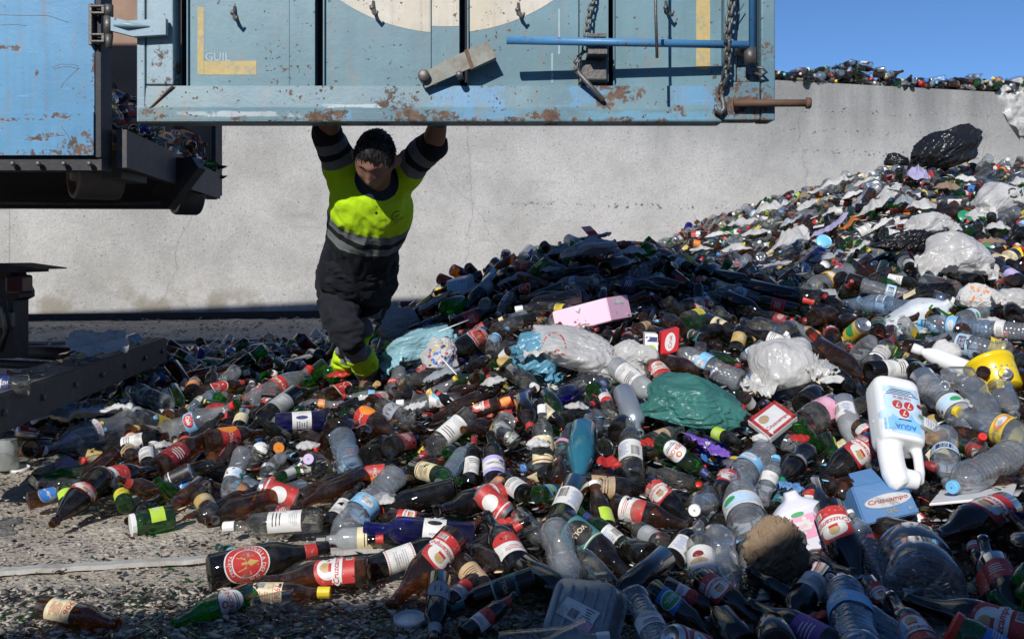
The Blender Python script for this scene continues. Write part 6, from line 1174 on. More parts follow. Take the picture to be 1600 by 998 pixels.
# ------------------------------------------------------------------ painted steel
def painted(name, c1, c2, rust=.5, patches=(), edgez=None, rough=.42, crust=((.075, .048, .034), (.18, .105, .068)), over=()):
    """sun-bleached paint with rust spots; patches: (x, z, rx, rz, strength) where paint has gone"""
    m, nt, p = newmat(name); v = worldco(nt); L = nt.links.new
    c = mixc(nt, rampv(nt, nz(nt, v, 2.2, 6, .6), .38, .62), c1, c2); c = mixc(nt, rampv(nt, nz(nt, worldco(nt, (14, 14, 1.4)), 1.6, 6, .6), .45, .72, 0, .45), c, tuple(x*.72 for x in c2))
    c = mixc(nt, rampv(nt, nz(nt, worldco(nt, (2, 2, 26)), 1.5, 5, .6), .60, .72, 0, .5), c, tuple(min(1, x*1.25+.03) for x in c1))
    g = _n(nt, 'ShaderNodeNewGeometry'); sx = _n(nt, 'ShaderNodeSeparateXYZ'); L(g.outputs['Position'], sx.inputs[0])
    for (x, z, rx, rz, co_) in over:
        a = mth(nt, 'DIVIDE', mth(nt, 'ABSOLUTE', mth(nt, 'SUBTRACT', sx.outputs[0], x)), rx); b_ = mth(nt, 'DIVIDE', mth(nt, 'ABSOLUTE', mth(nt, 'SUBTRACT', sx.outputs[2], z)), rz)
        q = mth(nt, 'ADD', mth(nt, 'MAXIMUM', a, b_), mth(nt, 'MULTIPLY', mth(nt, 'SUBTRACT', nz(nt, v, 11, 7, .72), .5), 3.2)); c = mixc(nt, rampv(nt, q, .75, 1.15, .8, 0), c, co_)
    pm = None
    for (x, z, rx, rz, st_) in patches:
        a = mth(nt, 'POWER', mth(nt, 'DIVIDE', mth(nt, 'SUBTRACT', sx.outputs[0], x), rx), 2.); b_ = mth(nt, 'POWER', mth(nt, 'DIVIDE', mth(nt, 'SUBTRACT', sx.outputs[2], z), rz), 2.)
        q = rampv(nt, mth(nt, 'ADD', a, b_), .1, 2.6, st_, 0); pm = q if pm is None else mth(nt, 'MAXIMUM', pm, q)
    n1 = nz(nt, v, 16, 8, .68, .4); n2 = nz(nt, v, 70, 5, .7)
    base = rampv(nt, mth(nt, 'ADD', mth(nt, 'MULTIPLY', n1, .6), mth(nt, 'MULTIPLY', n2, .4)), .70-.10*rust, .73-.10*rust)
    if pm is not None: base = mth(nt, 'MAXIMUM', base, rampv(nt, mth(nt, 'MULTIPLY', mth(nt, 'POWER', pm, .6), mth(nt, 'ADD', .50, mth(nt, 'MULTIPLY', mth(nt, 'SUBTRACT', mth(nt, 'ADD', mth(nt, 'MULTIPLY', n1, .75), mth(nt, 'MULTIPLY', n2, .35)), .55), 4.2))), .36, .56))
    spots = rampv(nt, mth(nt, 'ADD', mth(nt, 'MULTIPLY', nz(nt, v, 55, 2, .5), .75), mth(nt, 'MULTIPLY', nz(nt, v, 5, 2), .25)), .635, .66, 0, .85); base = mth(nt, 'MAXIMUM', base, mth(nt, 'MULTIPLY', spots, rust*1.6))
    c = mixc(nt, rampv(nt, nz(nt, v, 1.3, 7, .7), .42, .68, 0, .45), c, tuple(x*.55+.03 for x in c2)); c = mixc(nt, rampv(nt, nz(nt, worldco(nt, (30, 30, .8)), 1., 5, .6), .55, .70, 0, .35), c, (.20, .19, .17)); c = mixc(nt, rampv(nt, nz(nt, worldco(nt, (5, 5, 90)), 2., 4, .6), .66, .70, 0, .5), c, tuple(min(1, x*1.6+.08) for x in c1))
    halo = rampv(nt, mth(nt, 'ADD', nz(nt, worldco(nt, (9, 9, 2.2)), 2.2, 6, .65), mth(nt, 'MULTIPLY', base, .1)), .54, .74, 0, .65*rust+.1); c = mixc(nt, halo, c, (.27, .215, .16))
    c = mixc(nt, base, c, mixc(nt, rampv(nt, nz(nt, v, 30, 6, .7), .35, .65), *crust))
    L(c, p.inputs['Base Color']); rgh = mth(nt, 'ADD', mth(nt, 'MULTIPLY', base, .4), rough); L(rgh, p.inputs['Roughness'])
    bump(nt, p, mth(nt, 'ADD', mth(nt, 'MULTIPLY', base, -.5), mth(nt, 'ADD', mth(nt, 'MULTIPLY', nz(nt, v, 6, 4), .8), mth(nt, 'MULTIPLY', n2, .25))), .35, .006); return m
ZD = 3.95
def DX(px, d=0): return (px-800)/F*(ZD)
def DZ(py): return CAMH-(py-HY)/F*ZD
PXM = ZD/F
painted('door_paint', (.13, .235, .27), (.165, .29, .33), .7, [(DX(x), DZ(z), rx*PXM, rz*PXM, s_) for x, z, rx, rz, s_ in ((620, 152, 26, 12, .62), (720, 60, 4, 20, .5), (702, 120, 3, 60, .3))])
painted('door_frame_paint', (.11, .215, .265), (.17, .275, .305), .95, [(DX(x), DZ(z), rx*PXM, rz*PXM, s_) for x, z, rx, rz, s_ in ((515, 182, 30, 10, .95), (620, 160, 35, 18, .68), (660, 182, 60, 9, .9), (860, 182, 30, 9, .9), (945, 150, 14, 25, .85), (980, 145, 26, 16, .62), (1060, 178, 20, 12, .6), (1150, 160, 34, 30, .93), (1195, 130, 22, 60, .60), (1185, 182, 30, 14, 1.0), (258, 115, 14, 30, .62), (240, 180, 25, 8, .55), (1160, 120, 14, 20, .75), (420, 186, 60, 5, .5), (760, 188, 60, 5, .6), (1000, 188, 60, 5, .6), (300, 170, 40, 3, .45))], over=[(DX(x), DZ(z), rx*PXM, rz*PXM, c_) for x, z, rx, rz, c_ in ((732, 150, 58, 16, (.12, .30, .50)), (1080, 150, 34, 16, (.12, .30, .50)), (925, 152, 30, 17, (.11, .31, .52)), (760, 181, 50, 8, (.13, .31, .48)), (1010, 182, 110, 8, (.14, .34, .48)), (390, 179, 60, 4, (.52, .57, .58)), (300, 178, 30, 3, (.45, .52, .54)), (560, 166, 40, 2.5, (.5, .56, .57)), (545, 181, 6, 8, (.12, .31, .50)))])
painted('side_paint', (.09, .27, .46), (.12, .32, .52), .45, [(DX(x), DZ(z), rx*PXM, rz*PXM, s_) for x, z, rx, rz, s_ in ((130, 228, 28, 24, .95), (10, 77, 26, 5, .85), (90, 181, 40, 5, .7), (85, 215, 40, 6, .72), (60, 240, 60, 6, .7), (30, 188, 50, 3, .6), (152, 120, 8, 60, .5), (45, 95, 3, 4, .8), (58, 115, 3, 6, .8), (65, 145, 5, 3, .8))], rough=.38)
painted('bright_patch', (.13, .31, .52), (.16, .36, .56), .7); painted('cream_paint', (.56, .49, .36), (.66, .61, .51), .7); painted('pipe_paint', (.05, .22, .45), (.08, .26, .48), .9); painted('pale_frame_paint', (.24, .37, .44), (.30, .42, .47), .65, [(DX(255), DZ(115), 20*PXM, 40*PXM, .6)])
simple('yellow_tape', (.50, .38, .15), .6, var=.25, vs=60, dirt=.7, dirtcol=(.22, .27, .27)); simple('faded_white', (.33, .42, .45), .6, var=.2, vs=30, dirt=.3)
simple('rusty_steel', (.16, .095, .06), .75, .3, var=.4, vs=14, bmp=.6, dirt=.3); simple('bare_steel', (.14, .135, .13), .5, .6, var=.35, vs=18, bmp=.5, dirt=.55, dirtcol=(.17, .11, .07)); simple('rusty_plate', (.34, .22, .155), .8, .0, var=.35, vs=5, bmp=.5, bs=25, dirt=.6, dirtcol=(.22, .15, .10))
simple('weathered_plate', (.27, .28, .24), .65, .1, var=.35, vs=16, bmp=.4, dirt=.8, dirtcol=(.16, .10, .065)); simple('groove_shade', (.01, .012, .016), .8)

door = empty('container_door', 'weathered light blue steel door of the container swung wide open', 'door', (DX(213), ZD, DZ(192)))
OD = Vector(door.location)
def dpart(b, name, parent=None):
    o = b.obj(name); me = o.data
    if parent is None: me.transform(Matrix.Translation(-OD)); o.parent = door
    else: me.transform(Matrix.Translation(-OD)); o.parent = parent
    return o
def drect(b, x0, x1, y0, y1, dy0, dy1, mat, bev=.003):
    """photo-pixel rectangle on the door plane, from depth dy0 to dy1 behind it"""
    b.box(((DX(x0)+DX(x1))/2, ZD+(dy0+dy1)/2, (DZ(y0)+DZ(y1))/2), (DX(x1)-DX(x0), dy1-dy0, DZ(y0)-DZ(y1)), mat, None, bev)
TOP_ = -760
# sheet panels, recessed, with dark channels between them
for x0, x1, nm in ((288, 448, 1), (448.6, 489, 1), (503, 672, 1), (673, 717, 1), (730, 905, 1), (907, 950, 1), (960, 1131, 1)):
    b = MB(); dd = .045 if x0 not in (448.6, 673, 907) else .041
    drect(b, x0, x1, TOP_, 135, dd, dd+.004, 'door_paint', .001); panel = dpart(b, 'sheet_panel')
    # the painted disc, as far as this panel carries it
    cx, cz, R0 = 697, -252, 300; 
    if x0 == 673: cz = -262
    if x0 in (503, 673, 730, 448.6, 288):
        pts = []; lo = max(x0+.6, cx-R0); hi = min(x1-.6, cx+R0)
        if hi > lo:
            b = MB(); n = 24; V_ = []
            for i in range(n+1):
                x = lo+(hi-lo)*i/n; h = math.sqrt(max(0, R0*R0-(x-cx)**2)); V_ += [(DX(x), ZD+dd-.0012, DZ(cz+h)), (DX(x), ZD+dd-.0012, DZ(cz-h))]
            b.add(V_, [(2*i, 2*i+2, 2*i+3, 2*i+1) for i in range(n)], 'cream_paint'); dpart(b, 'painted_disc', panel)
b = MB(); drect(b, 270, 1135, TOP_, 140, .10, .11, 'door_paint', .001); dpart(b, 'backing_sheet')
for x0, x1 in ((272, 288), (489, 503), (718, 730), (950, 960)):
    b = MB(); drect(b, x0, x1, TOP_, 133, .096, .099, 'groove_shade', .0005); dpart(b, 'channel_shade')  # black strip paints in the shade deep between the panels
    b = MB(); drect(b, x1-.5, x1+1.6, TOP_, 134, .03, .052, 'door_paint', .001); dpart(b, 'channel_lip')
# frame: bottom beam in two folds, stiles
def fold(name, prof, x0, x1, mat, m0=0, m1=0):
    b = MB(); n = len(prof); V_ = []
    for x, k in ((x0, m0), (x1, m1)):
        for (py, d) in prof: V_.append((DX(x+k*(192-py)), ZD+d, DZ(py)))
    b.add(V_, [(i, (i+1) % n, n+(i+1) % n, n+i) for i in range(n)]+[tuple(range(n-1, -1, -1)), tuple(range(n, 2*n))], mat); o = dpart(b, name); 
    bm = bmesh.new(); bm.from_mesh(o.data); bmesh.ops.recalc_face_normals(bm, faces=bm.faces); bmesh.ops.bevel(bm, geom=[e for e in bm.edges], offset=.0018, segments=2, affect='EDGES'); bm.to_mesh(o.data); bm.free(); return o
fold('bottom_beam', [(133, .05), (134, .004), (168, -.004), (172, -.012), (189, -.012), (192, -.004), (192, .10), (133, .10)], 217, 1128, 'door_frame_paint')
b = MB(); drect(b, 214.5, 227, -5, 191, -.006, .095, 'pale_frame_paint', .004); dpart(b, 'outer_stile'); b = MB(); drect(b, 229, 271, TOP_, 132.5, -.004, .095, 'pale_frame_paint', .005); dpart(b, 'inner_stile')
b = MB(); drect(b, 214.5, 227, TOP_, -6, -.006, .095, 'pale_frame_paint', .004); dpart(b, 'outer_stile')
b = MB(); V_ = [(DX(229), ZD-.009, DZ(174)), (DX(271), ZD-.009, DZ(133)), (DX(271), ZD+.01, DZ(133)), (DX(229), ZD+.01, DZ(174))]; b.tube([(DX(229), ZD-.006, DZ(176)), (DX(271), ZD-.006, DZ(134))], .004, 'rusty_steel', 6); dpart(b, 'weld_seam')
b = MB(); drect(b, 1132, 1150, TOP_, 128, -.002, .06, 'door_frame_paint', .004); dpart(b, 'lock_stile'); b = MB(); drect(b, 1153, 1186, TOP_, 128, .012, .06, 'door_frame_paint', .004); dpart(b, 'lock_stile'); b = MB(); drect(b, 1188, 1210, TOP_, 189, -.014, .10, 'door_frame_paint', .006); dpart(b, 'edge_post')
b = MB(); drect(b, 1130, 1186.5, 129, 188, -.010, .09, 'door_frame_paint', .004); dpart(b, 'corner_plate')
# tape marks
b = MB(); drect(b, 303, 313, 7, 114, .0440, .0447, 'yellow_tape', 0); dpart(b, 'tape'); b = MB(); drect(b, 313.5, 396, 92, 114, .0440, .0447, 'yellow_tape', 0); dpart(b, 'tape'); b = MB(); drect(b, 1091, 1113, TOP_*.2, 106, .0440, .0447, 'yellow_tape', 0); dpart(b, 'tape')
V2, F2 = text2d('GUIL', .02); b = MB(); k_ = 40*PXM/(max(q[0] for q in V2)-min(q[0] for q in V2)); b.add([(DX(335)+x*k_, ZD+.0437, DZ(86.5)+y*k_) for x, y in V2], F2, 'faded_white'); dpart(b, 'lettering')
# rope hooks
for hx, hy in ((366, 22), (585, 14), (814, 17), (1047, 14)):
    h = MB(); c = lambda dx, dy, d: (DX(hx+dx), ZD+.045-d, DZ(hy+dy)); h.tube([c(-4, -16, .002), c(-4, -4, .012), c(-1, 6, .03), c(3, 10, .045), c(5, 4, .052)], [.006, .007, .008, .007, .005], 'bare_steel', 8)
    V_, F_ = ico(2); h.add([q*.011+Vector(c(-5, -4, .018)) for q in V_], F_, 'bare_steel', True); dpart(h, 'rope_hook')
# latch plate with two bolts
ang = math.atan2(52, 108); cxx, czz = DX(714), DZ(104); Mr = Matrix.Translation((cxx, ZD-.035, czz)) @ Matrix.Rotation(-math.radians(23), 4, 'Y')
b = MB(); b.prism([(-.150, -.036), (-.145, .018), (-.02, .036), (.055, .034), (.05, -.034), (.02, -.034)], .014, 'weathered_plate', Mr); b.prism([(.048, -.038), (.053, .037), (.15, .036), (.155, -.034)], .05, 'weathered_plate', Mr @ Matrix.Translation((0, -.002, 0))); b.prism([(.044, -.040), (.049, .039), (.064, .039), (.059, -.040)], .05, 'rusty_steel', Mr @ Matrix.Translation((0, -.006, 0))); lp = dpart(b, 'latch_plate')
for bx, bz, rr, dep in ((664, 122, .023, .06), (719, 121, .014, .07)):
    b = MB(); b.tube([(DX(bx), ZD+.02, DZ(bz)), (DX(bx), ZD-dep+.004, DZ(bz)), (DX(bx), ZD-dep, DZ(bz))], [rr, rr, rr*.8], 'bare_steel', 18); dpart(b, 'bolt', lp)
# locking bar across, upright rod, stays
b = MB(); b.tube([(DX(792), ZD-.115, DZ(73)), (DX(1163), ZD-.065, DZ(76))], .0155, 'pipe_paint', 16); dpart(b, 'locking_bar')
b = MB(); b.tube([(DX(1011), ZD-.22, DZ(-420)), (DX(1012), ZD-.22, DZ(40)), (DX(1014), ZD-.22, DZ(108))], .0058, 'bare_steel', 10); dpart(b, 'upright_rod')
b = MB(); b.tube([(DX(1170), ZD-.055, DZ(TOP_)), (DX(1170), ZD-.055, DZ(84))], .013, 'pipe_paint', 14); dpart(b, 'hinge_pin_rod')
b = MB(); b.tube([(DX(1167), ZD-.05, DZ(80)), (DX(1167), ZD-.055, DZ(104))], .024, 'bare_steel', 16); b.tube([(DX(1150), ZD-.01, DZ(84)), (DX(1165), ZD-.04, DZ(84))], .018, 'bare_steel', 8); dpart(b, 'rod_socket')
def link_mesh(L_, R_, r_, mat):
    k = ('cl', L_, R_, r_, mat)
    if k in _BM: return _BM[k]
    b = MB(); pts = []; n = 16
    for i in range(n):
        t = 2*math.pi*i/n; pts.append(Vector((R_*math.cos(t), 0, R_*math.sin(t)+(L_/2 if math.sin(t) > 0 else -L_/2))))
    v = []; f = []; sg = 7
    for i, p_ in enumerate(pts):
        d = (pts[(i+1) % n]-pts[i-1]).normalized(); a = Vector((0, 1, 0)); c = d.cross(a)
        for k2 in range(sg): t = 2*math.pi*k2/sg; v.append(p_+(a*math.cos(t)+c*math.sin(t))*r_)
    for i in range(n):
        for k2 in range(sg): f.append((i*sg+k2, i*sg+(k2+1) % sg, ((i+1) % n)*sg+(k2+1) % sg, ((i+1) % n)*sg+k2))
    b.add(v, f, mat, True); _BM[k] = b.mesh('chain_link'); return _BM[k]
def chain(pts, pitch, parent, L_=.014, R_=.0095, r_=.0042):
    ch = bpy.data.objects.new('chain', None); COL.objects.link(ch); ch.parent = parent; ch.location = (0, 0, 0); P_s = [Vector(p)-OD for p in pts]; i = 0; acc = 0; n = 0
    segs = list(zip(P_s, P_s[1:])); tot = sum((b_-a_).length for a_, b_ in segs); s_ = 0
    while s_ < tot:
        t = s_; 
        for a_, b_ in segs:
            l = (b_-a_).length
            if t <= l: break
            t -= l
        d = (b_-a_).normalized(); q = a_+d*t; M = Matrix.Translation(q) @ basis(-d if True else d, (1, 0, 0)) @ Matrix.Rotation(math.pi/2*(n % 2)+.35, 4, 'Z')
        o = link('chain_link', link_mesh(L_, R_, r_, 'bare_steel'), ch); o.matrix_local = M; s_ += pitch; n += 1
    return ch
pitch = .0275
chain([(DX(932), ZD-.02, DZ(-90)), (DX(927), ZD-.03, DZ(4)), (DX(921), ZD-.04, DZ(18)), (DX(914), ZD-.06, DZ(62)), (DX(912), ZD-.05, DZ(82)), (DX(901), ZD-.05, DZ(98)), (DX(898), ZD-.06, DZ(116))], pitch, door)
chain([(DX(1140), ZD-.06, DZ(-120)), (DX(1138), ZD-.08, DZ(0)), (DX(1128), ZD-.10, DZ(60)), (DX(1130), ZD-.08, DZ(110)), (DX(1124), ZD-.03, DZ(146))], .034, door, .020, .0125, .0055)
b = MB(); b.tube([(DX(1124), ZD-.025, DZ(146)), (DX(1127), ZD-.03, DZ(160)), (DX(1129), ZD-.03, DZ(172)), (DX(1123), ZD-.032, DZ(179)), (DX(1116), ZD-.034, DZ(174)), (DX(1115), ZD-.034, DZ(166))], [.007, .010, .012, .012, .009, .005], 'bare_steel', 10); dpart(b, 'chain_hook')
b = MB(); b.tube([(DX(900), ZD-.06, DZ(116)), (DX(941), ZD-.02, DZ(157)), (DX(942.5), ZD-.019, DZ(158.5))], [.0095, .0095, .008], 'bare_steel', 12); dpart(b, 'retaining_pin')
b = MB(); drect(b, 906, 951, TOP_, 128, .0, .055, 'door_paint', .003); bs_ = dpart(b, 'bracket_rib')
b = MB(); drect(b, 916, 944, 60, 66, -.09, .0, 'bare_steel', .002); drect(b, 916, 946, 84, 92, -.09, .0, 'bare_steel', .002); drect(b, 934, 948, 66, 84, -.03, .0, 'bare_steel', .002); dpart(b, 'bar_bracket')
b = MB(); drect(b, 908, 948, 95, 127, -.02, .0, 'bare_steel', .006); dpart(b, 'bracket_foot')
b = MB(); b.tube([(DX(1143), ZD-.04, DZ(164)), (DX(1253), ZD-.045, DZ(164))], .0145, 'rusty_steel', 14); b.tube([(DX(1253), ZD-.045, DZ(164)), (DX(1255), ZD-.045, DZ(164)), (DX(1261), ZD-.045, DZ(164))], [.014, .023, .021], 'rusty_steel', 14); dpart(b, 'hinge_bolt')
b = MB(); b.tube([(DX(1173), ZD-.03, DZ(107)), (DX(1186), ZD-.05, DZ(110)), (DX(1193), ZD-.05, DZ(117)), (DX(1186), ZD-.04, DZ(121)), (DX(1174), ZD-.02, DZ(114))], .0055, 'bare_steel', 8); dpart(b, 'shackle')
b = MB(); b.tube([(DX(1133), ZD-.02, DZ(54)), (DX(1160), ZD-.03, DZ(9))], .0022, 'bare_steel', 6); dpart(b, 'tie_wire')
for x in (862, 873): 
    b = MB(); drect(b, x, x+3, 10 if x > 870 else 80, 82 if x > 870 else 128, .0435, .0445, 'faded_white', 0); dpart(b, 'paint_scrape')

# ------------------------------------------------------------------ the container the door belongs to
cont = empty('waste_container', 'bright blue steel waste container seen at top left with rusty inside', 'container', (DX(157), ZD, DZ(245)))
def cpart(b, name, parent=None):
    o = b.obj(name); o.data.transform(Matrix.Translation(-Vector(cont.location))); o.parent = parent or cont; return o
b = MB(); V_ = []
for x in (-900, 148):
    for py, d in ((TOP_, -.004), (175, -.004), (177.5, -.012), (243, -.012), (244.5, .05), (TOP_, .05)): V_.append((DX(x), ZD+d, DZ(py)))
b.add(V_, [(i, (i+1) % 6, 6+(i+1) % 6, 6+i) for i in range(6)]+[tuple(range(5, -1, -1)), tuple(range(6, 12))], 'side_paint'); sidep = cpart(b, 'side_panel')
b = MB(); drect(b, 148.5, 158, TOP_, 246, .0, .11, 'dark_steel', .002); cpart(b, 'corner_post')
for pts in (((82, 106), (96, 101), (112, 101), (124, 104)), ((84, 109), (97, 105), (110, 105), (124, 108)), ((124, 107), (112, 118), (101, 129), (96, 138)), ((0, 24), (40, 25), (75, 25), (108, 36)), ((2, 40), (25, 39), (42, 41)), ((98, 198), (108, 212), (117, 232), (120, 243)), ((40, 220), (70, 215), (104, 212))):
    b = MB(); b.tube([(DX(x), ZD-.0035-(.008 if z > 177 else 0), DZ(z)) for x, z in pts], .0012, 'rusty_steel', 5); cpart(b, 'scratch', sidep)
ZF = 6.32; XF = lambda px: (px-800)/F*ZF; ZZF = lambda py: CAMH-(py-HY)/F*ZF
FZ = DZ(197)
# far side wall, bulkhead, floor
b = MB(); xa_, xb_ = -11., XF(337); b.add([(xa_, ZF, FZ-.06), (xb_, ZF, FZ-.06), (xb_, ZF, 5.45), (xa_, ZF, 3.6), (xa_, ZF+.06, FZ-.06), (xb_, ZF+.06, FZ-.06), (xb_, ZF+.06, 5.45), (xa_, ZF+.06, 3.6)], [(0, 1, 2, 3), (7, 6, 5, 4), (0, 4, 5, 1), (1, 5, 6, 2), (2, 6, 7, 3), (3, 7, 4, 0)], 'rusty_plate'); cpart(b, 'inner_side')  # top raised and raked, out of view, to cast shade on the wall base
b = MB(); b.box((XF(339), ZF+.0, (FZ-.13+4.2)/2), (.025, .14, 4.2-FZ+.13), 'dark_steel'); cpart(b, 'far_corner_post')
b = MB(); b.add([(DX(-900), ZD+.10, FZ), (DX(158), ZD+.10, FZ), (XF(333), ZF-.03, FZ), (XF(-1100), ZF-.03, FZ), (DX(-900), ZD+.10, FZ-.05), (DX(158), ZD+.10, FZ-.05), (XF(333), ZF-.03, FZ-.05), (XF(-1100), ZF-.03, FZ-.05)], [(0, 1, 2, 3), (7, 6, 5, 4), (0, 4, 5, 1), (1, 5, 6, 2), (2, 6, 7, 3), (3, 7, 4, 0)], 'rusty_plate'); cpart(b, 'floor')
b = MB(); P0 = Vector((DX(157)+.02, ZD+.11, FZ)); P1 = Vector((XF(337), ZF-.04, FZ)); dv = P1-P0; nr = Vector((dv.y, -dv.x, 0)).normalized()*.04
b.add([P0, P1, P1+nr, P0+nr, P0+Vector((0, 0, -.155)), P1+Vector((0, 0, -.155)), P1+nr+Vector((0, 0, -.155)), P0+nr+Vector((0, 0, -.155))], [(0, 1, 2, 3), (7, 6, 5, 4), (0, 4, 5, 1), (1, 5, 6, 2), (2, 6, 7, 3), (3, 7, 4, 0)], 'grimy_steel'); cpart(b, 'rear_sill')
# underframe: long dark runner, cross members, two rollers, prongs
def ZP(px, py, z): return W(px, py, z)
b = MB(); yv = 5.0; pts = [(-900, 246), (300, 246), (310, 262), (262, 325.5), (-900, 322)]; b.prism([(W(x, y_, yv).x, W(x, y_, yv).z) for x, y_ in pts][::-1], .12, 'dark_steel'); b_ = b.obj('runner_beam'); b_.data.transform(Matrix.Translation((0, yv, 0))); b_.data.transform(Matrix.Translation(-Vector(cont.location))); b_.parent = cont
b = MB(); b.box(((DX(-900)+DX(157))/2, ZD+.06, DZ(256)), (DX(157)-DX(-900), .1, .05), 'dark_steel'); cpart(b, 'side_sill')
b = MB(); a_ = W(195, 262, 4.35); b.box(a_, (.085, .3, .12), 'grimy_steel', None, .004); cpart(b, 'roller_bracket')
b = MB(); c0, c1 = W(172, 284, 4.15), W(150, 284, 4.9); n = 40; dr = W(165, 284, 4.3)
def roller(cx, cy_, z, rpx, w_, name, rim):
    c = W(cx, cy_, z); r = rpx/(F/z); ax = Vector((-.80, -.6, 0)).normalized(); M = Matrix.Translation(c) @ basis(ax, (0, 0, 1))
    pr = [(-w_/2, .02), (-w_/2, r*.96), (-w_/2+.01, r), (w_/2-.01, r), (w_/2, r*.96), (w_/2, r*.80), (w_/2-.025, r*.74), (w_/2-.03, .05), (w_/2+.01, .045), (w_/2+.01, .004)]; v, f = lathe(pr, 40); b = MB(); b.add(v, f, rim, True, M)
    return cpart(b, name)
simple('worn_roller', (.16, .155, .15), .5, .4, var=.25, bmp=.3, dirt=.3)
roller(150, 268, 4.55, 44, .20, 'roller', 'worn_roller'); roller(291, 300, 5.9, 36, .14, 'roller', 'worn_roller')
b = MB(); b.tube([W(205, 300, 5.3), W(240, 252, 5.3)], .03, 'dark_steel', 4); cpart(b, 'brace'); b = MB(); b.tube([W(262, 318, 5.7), W(308, 276, 5.7)], .03, 'dark_steel', 4); cpart(b, 'brace')
b = MB(); b.box(W(322, 290, 6.15), (.06, .25, .16), 'dark_steel'); cpart(b, 'end_bracket')
for yy in (261, 276):
    b = MB(); b.tube([W(338, yy+ (0 if yy == 261 else 0), ZF), W(348, yy+(0 if yy == 261 else 1), ZF), W(355, yy-1, ZF)], [.018, .012, .003], 'dark_steel', 6); cpart(b, 'prong')
for px_ in (20, 60, 100, 140):
    b = MB(); b.tube([W(px_, 256, 3.945), W(px_, 256, 3.93)], .011, 'bare_steel', 6); cpart(b, 'bolt')
for pts in (((270, 262, 5.9), (276, 275, 5.85), (284, 291, 5.85), (288, 302, 5.85)), ((300, 262, 6.0), (303, 285, 5.95), (309, 302, 5.95))):
    b = MB(); b.tube([W(*q) for q in pts], .003, 'worn_rail', 5); cpart(b, 'loose_wire')
b = MB(); b.tube([W(-30, 316, 4.9), W(120, 318, 4.9), W(250, 317, 4.95)], .010, 'grimy_steel', 8); cpart(b, 'brake_pipe')
# hinge between post and door
hg = MB(); drect(hg, 143, 148.5, 8, 73, -.03, -.0, 'bare_steel', .003); hinge = cpart(hg, 'hinge')
for zz in (19, 63):
    b = MB(); drect(b, 148, 170, zz-7, zz-3.5, -.045, -.01, 'bare_steel', .003); drect(b, 148, 170, zz+3.5, zz+7, -.045, -.01, 'bare_steel', .003); drect(b, 165, 170, zz-4, zz+4, -.044, -.012, 'bare_steel', .002); cpart(b, 'hinge_lug', hinge)
b = MB(); b.tube([(DX(175), ZD-.03, DZ(11)), (DX(175), ZD-.03, DZ(28))], .017, 'bare_steel', 14); b.tube([(DX(175), ZD-.03, DZ(57)), (DX(175), ZD-.03, DZ(78))], [.017, .012], 'bare_steel', 14); cpart(b, 'hinge_knuckle', hinge)
b = MB(); b.tube([(DX(174), ZD-.03, DZ(29)), (DX(174), ZD-.03, DZ(56))], .018, 'bare_steel', 14); b.prism([(DX(180), DZ(52)), (DX(180), DZ(31)), (DX(205), DZ(37)), (DX(265), DZ(33)), (DX(265), DZ(58)), (DX(215), DZ(61))], .03, 'pale_frame_paint', Matrix.Translation((0, ZD-.045, 0))); b.tube([(DX(184), ZD-.045, DZ(44)), (DX(205), ZD-.055, DZ(44)), (DX(240), ZD-.045, DZ(46))], [.003, .013, .003], 'pale_frame_paint', 8); dpart(b, 'hinge_arm')

# ------------------------------------------------------------------ rear bumper frame of the lorry, lower left
lor = empty('lorry_rear_frame', 'black steel rear end of the lorry with bumper beam at lower left', 'lorry', W(0, 600, 4.2)); OL = Vector(lor.location)
def lpart(b, name):
    o = b.obj(name); o.data.transform(Matrix.Translation(-OL)); o.parent = lor; return o
b = MB(); q0, q1 = W(-60, 636, 3.0), W(261, 527, 5.55); hh = .135; dd_ = (q1-q0); nb = Vector((-dd_.y, dd_.x, 0)).normalized()*.20; V_ = []
for q in (q0, q1):
    for o_, z_ in ((Vector(), 0), (nb, 0), (nb, -hh), (Vector(), -hh)): V_.append(q+o_+Vector((0, 0, z_)))
b.add(V_, [(0, 1, 5, 4), (1, 2, 6, 5), (2, 3, 7, 6), (3, 0, 4, 7), (3, 2, 1, 0), (4, 5, 6, 7)], 'grimy_steel'); o = lpart(b, 'bumper_beam')
bm = bmesh.new(); bm.from_mesh(o.data); bmesh.ops.recalc_face_normals(bm, faces=bm.faces); bmesh.ops.bevel(bm, geom=bm.edges[:], offset=.006, segments=2, affect='EDGES'); bm.to_mesh(o.data); bm.free()
def tub(p0, p1, r, nm): b = MB(); b.tube([W(*p0), W(*p1)], r, 'dark_steel', 12); lpart(b, nm)
b = MB(); b.box((-4.15, 1.75, 2.3), (2.7, 1.9, .16), 'dark_steel', None, .01); lpart(b, 'shade_slab')  # unseen slab added to cast shade on the bumper beam
b = MB(); b.box((-4.6, 1.5, 1.1), (.12, .12, 2.3), 'dark_steel', None, .01); lpart(b, 'shade_slab_post')  # unseen post added to carry that slab
tub((10, 547, 5.2), (140, 556, 4.9), .035, 'cross_tube'); tub((-60, 565, 4.8), (105, 573, 4.4), .02, 'cross_tube')
for t_ in np.linspace(.12, .95, 7):
    q = q0+(q1-q0)*t_+Vector((0, 0, -.065)); b = MB(); b.tube([q+nb.normalized()*.003, q-nb.normalized()*.012], .012, 'bare_steel', 6); lpart(b, 'bolt')
b = MB(); b.tube([W(-40, 430, 4.4), W(8, 470, 4.38), W(14, 510, 4.4), W(2, 548, 4.5)], .009, 'dark_steel', 8); lpart(b, 'brake_hose')
b = MB(); b.tube([W(-40, 452, 4.4), W(2, 482, 4.36), W(8, 520, 4.38), W(-6, 552, 4.5)], .007, 'worn_rail', 8); lpart(b, 'cable')
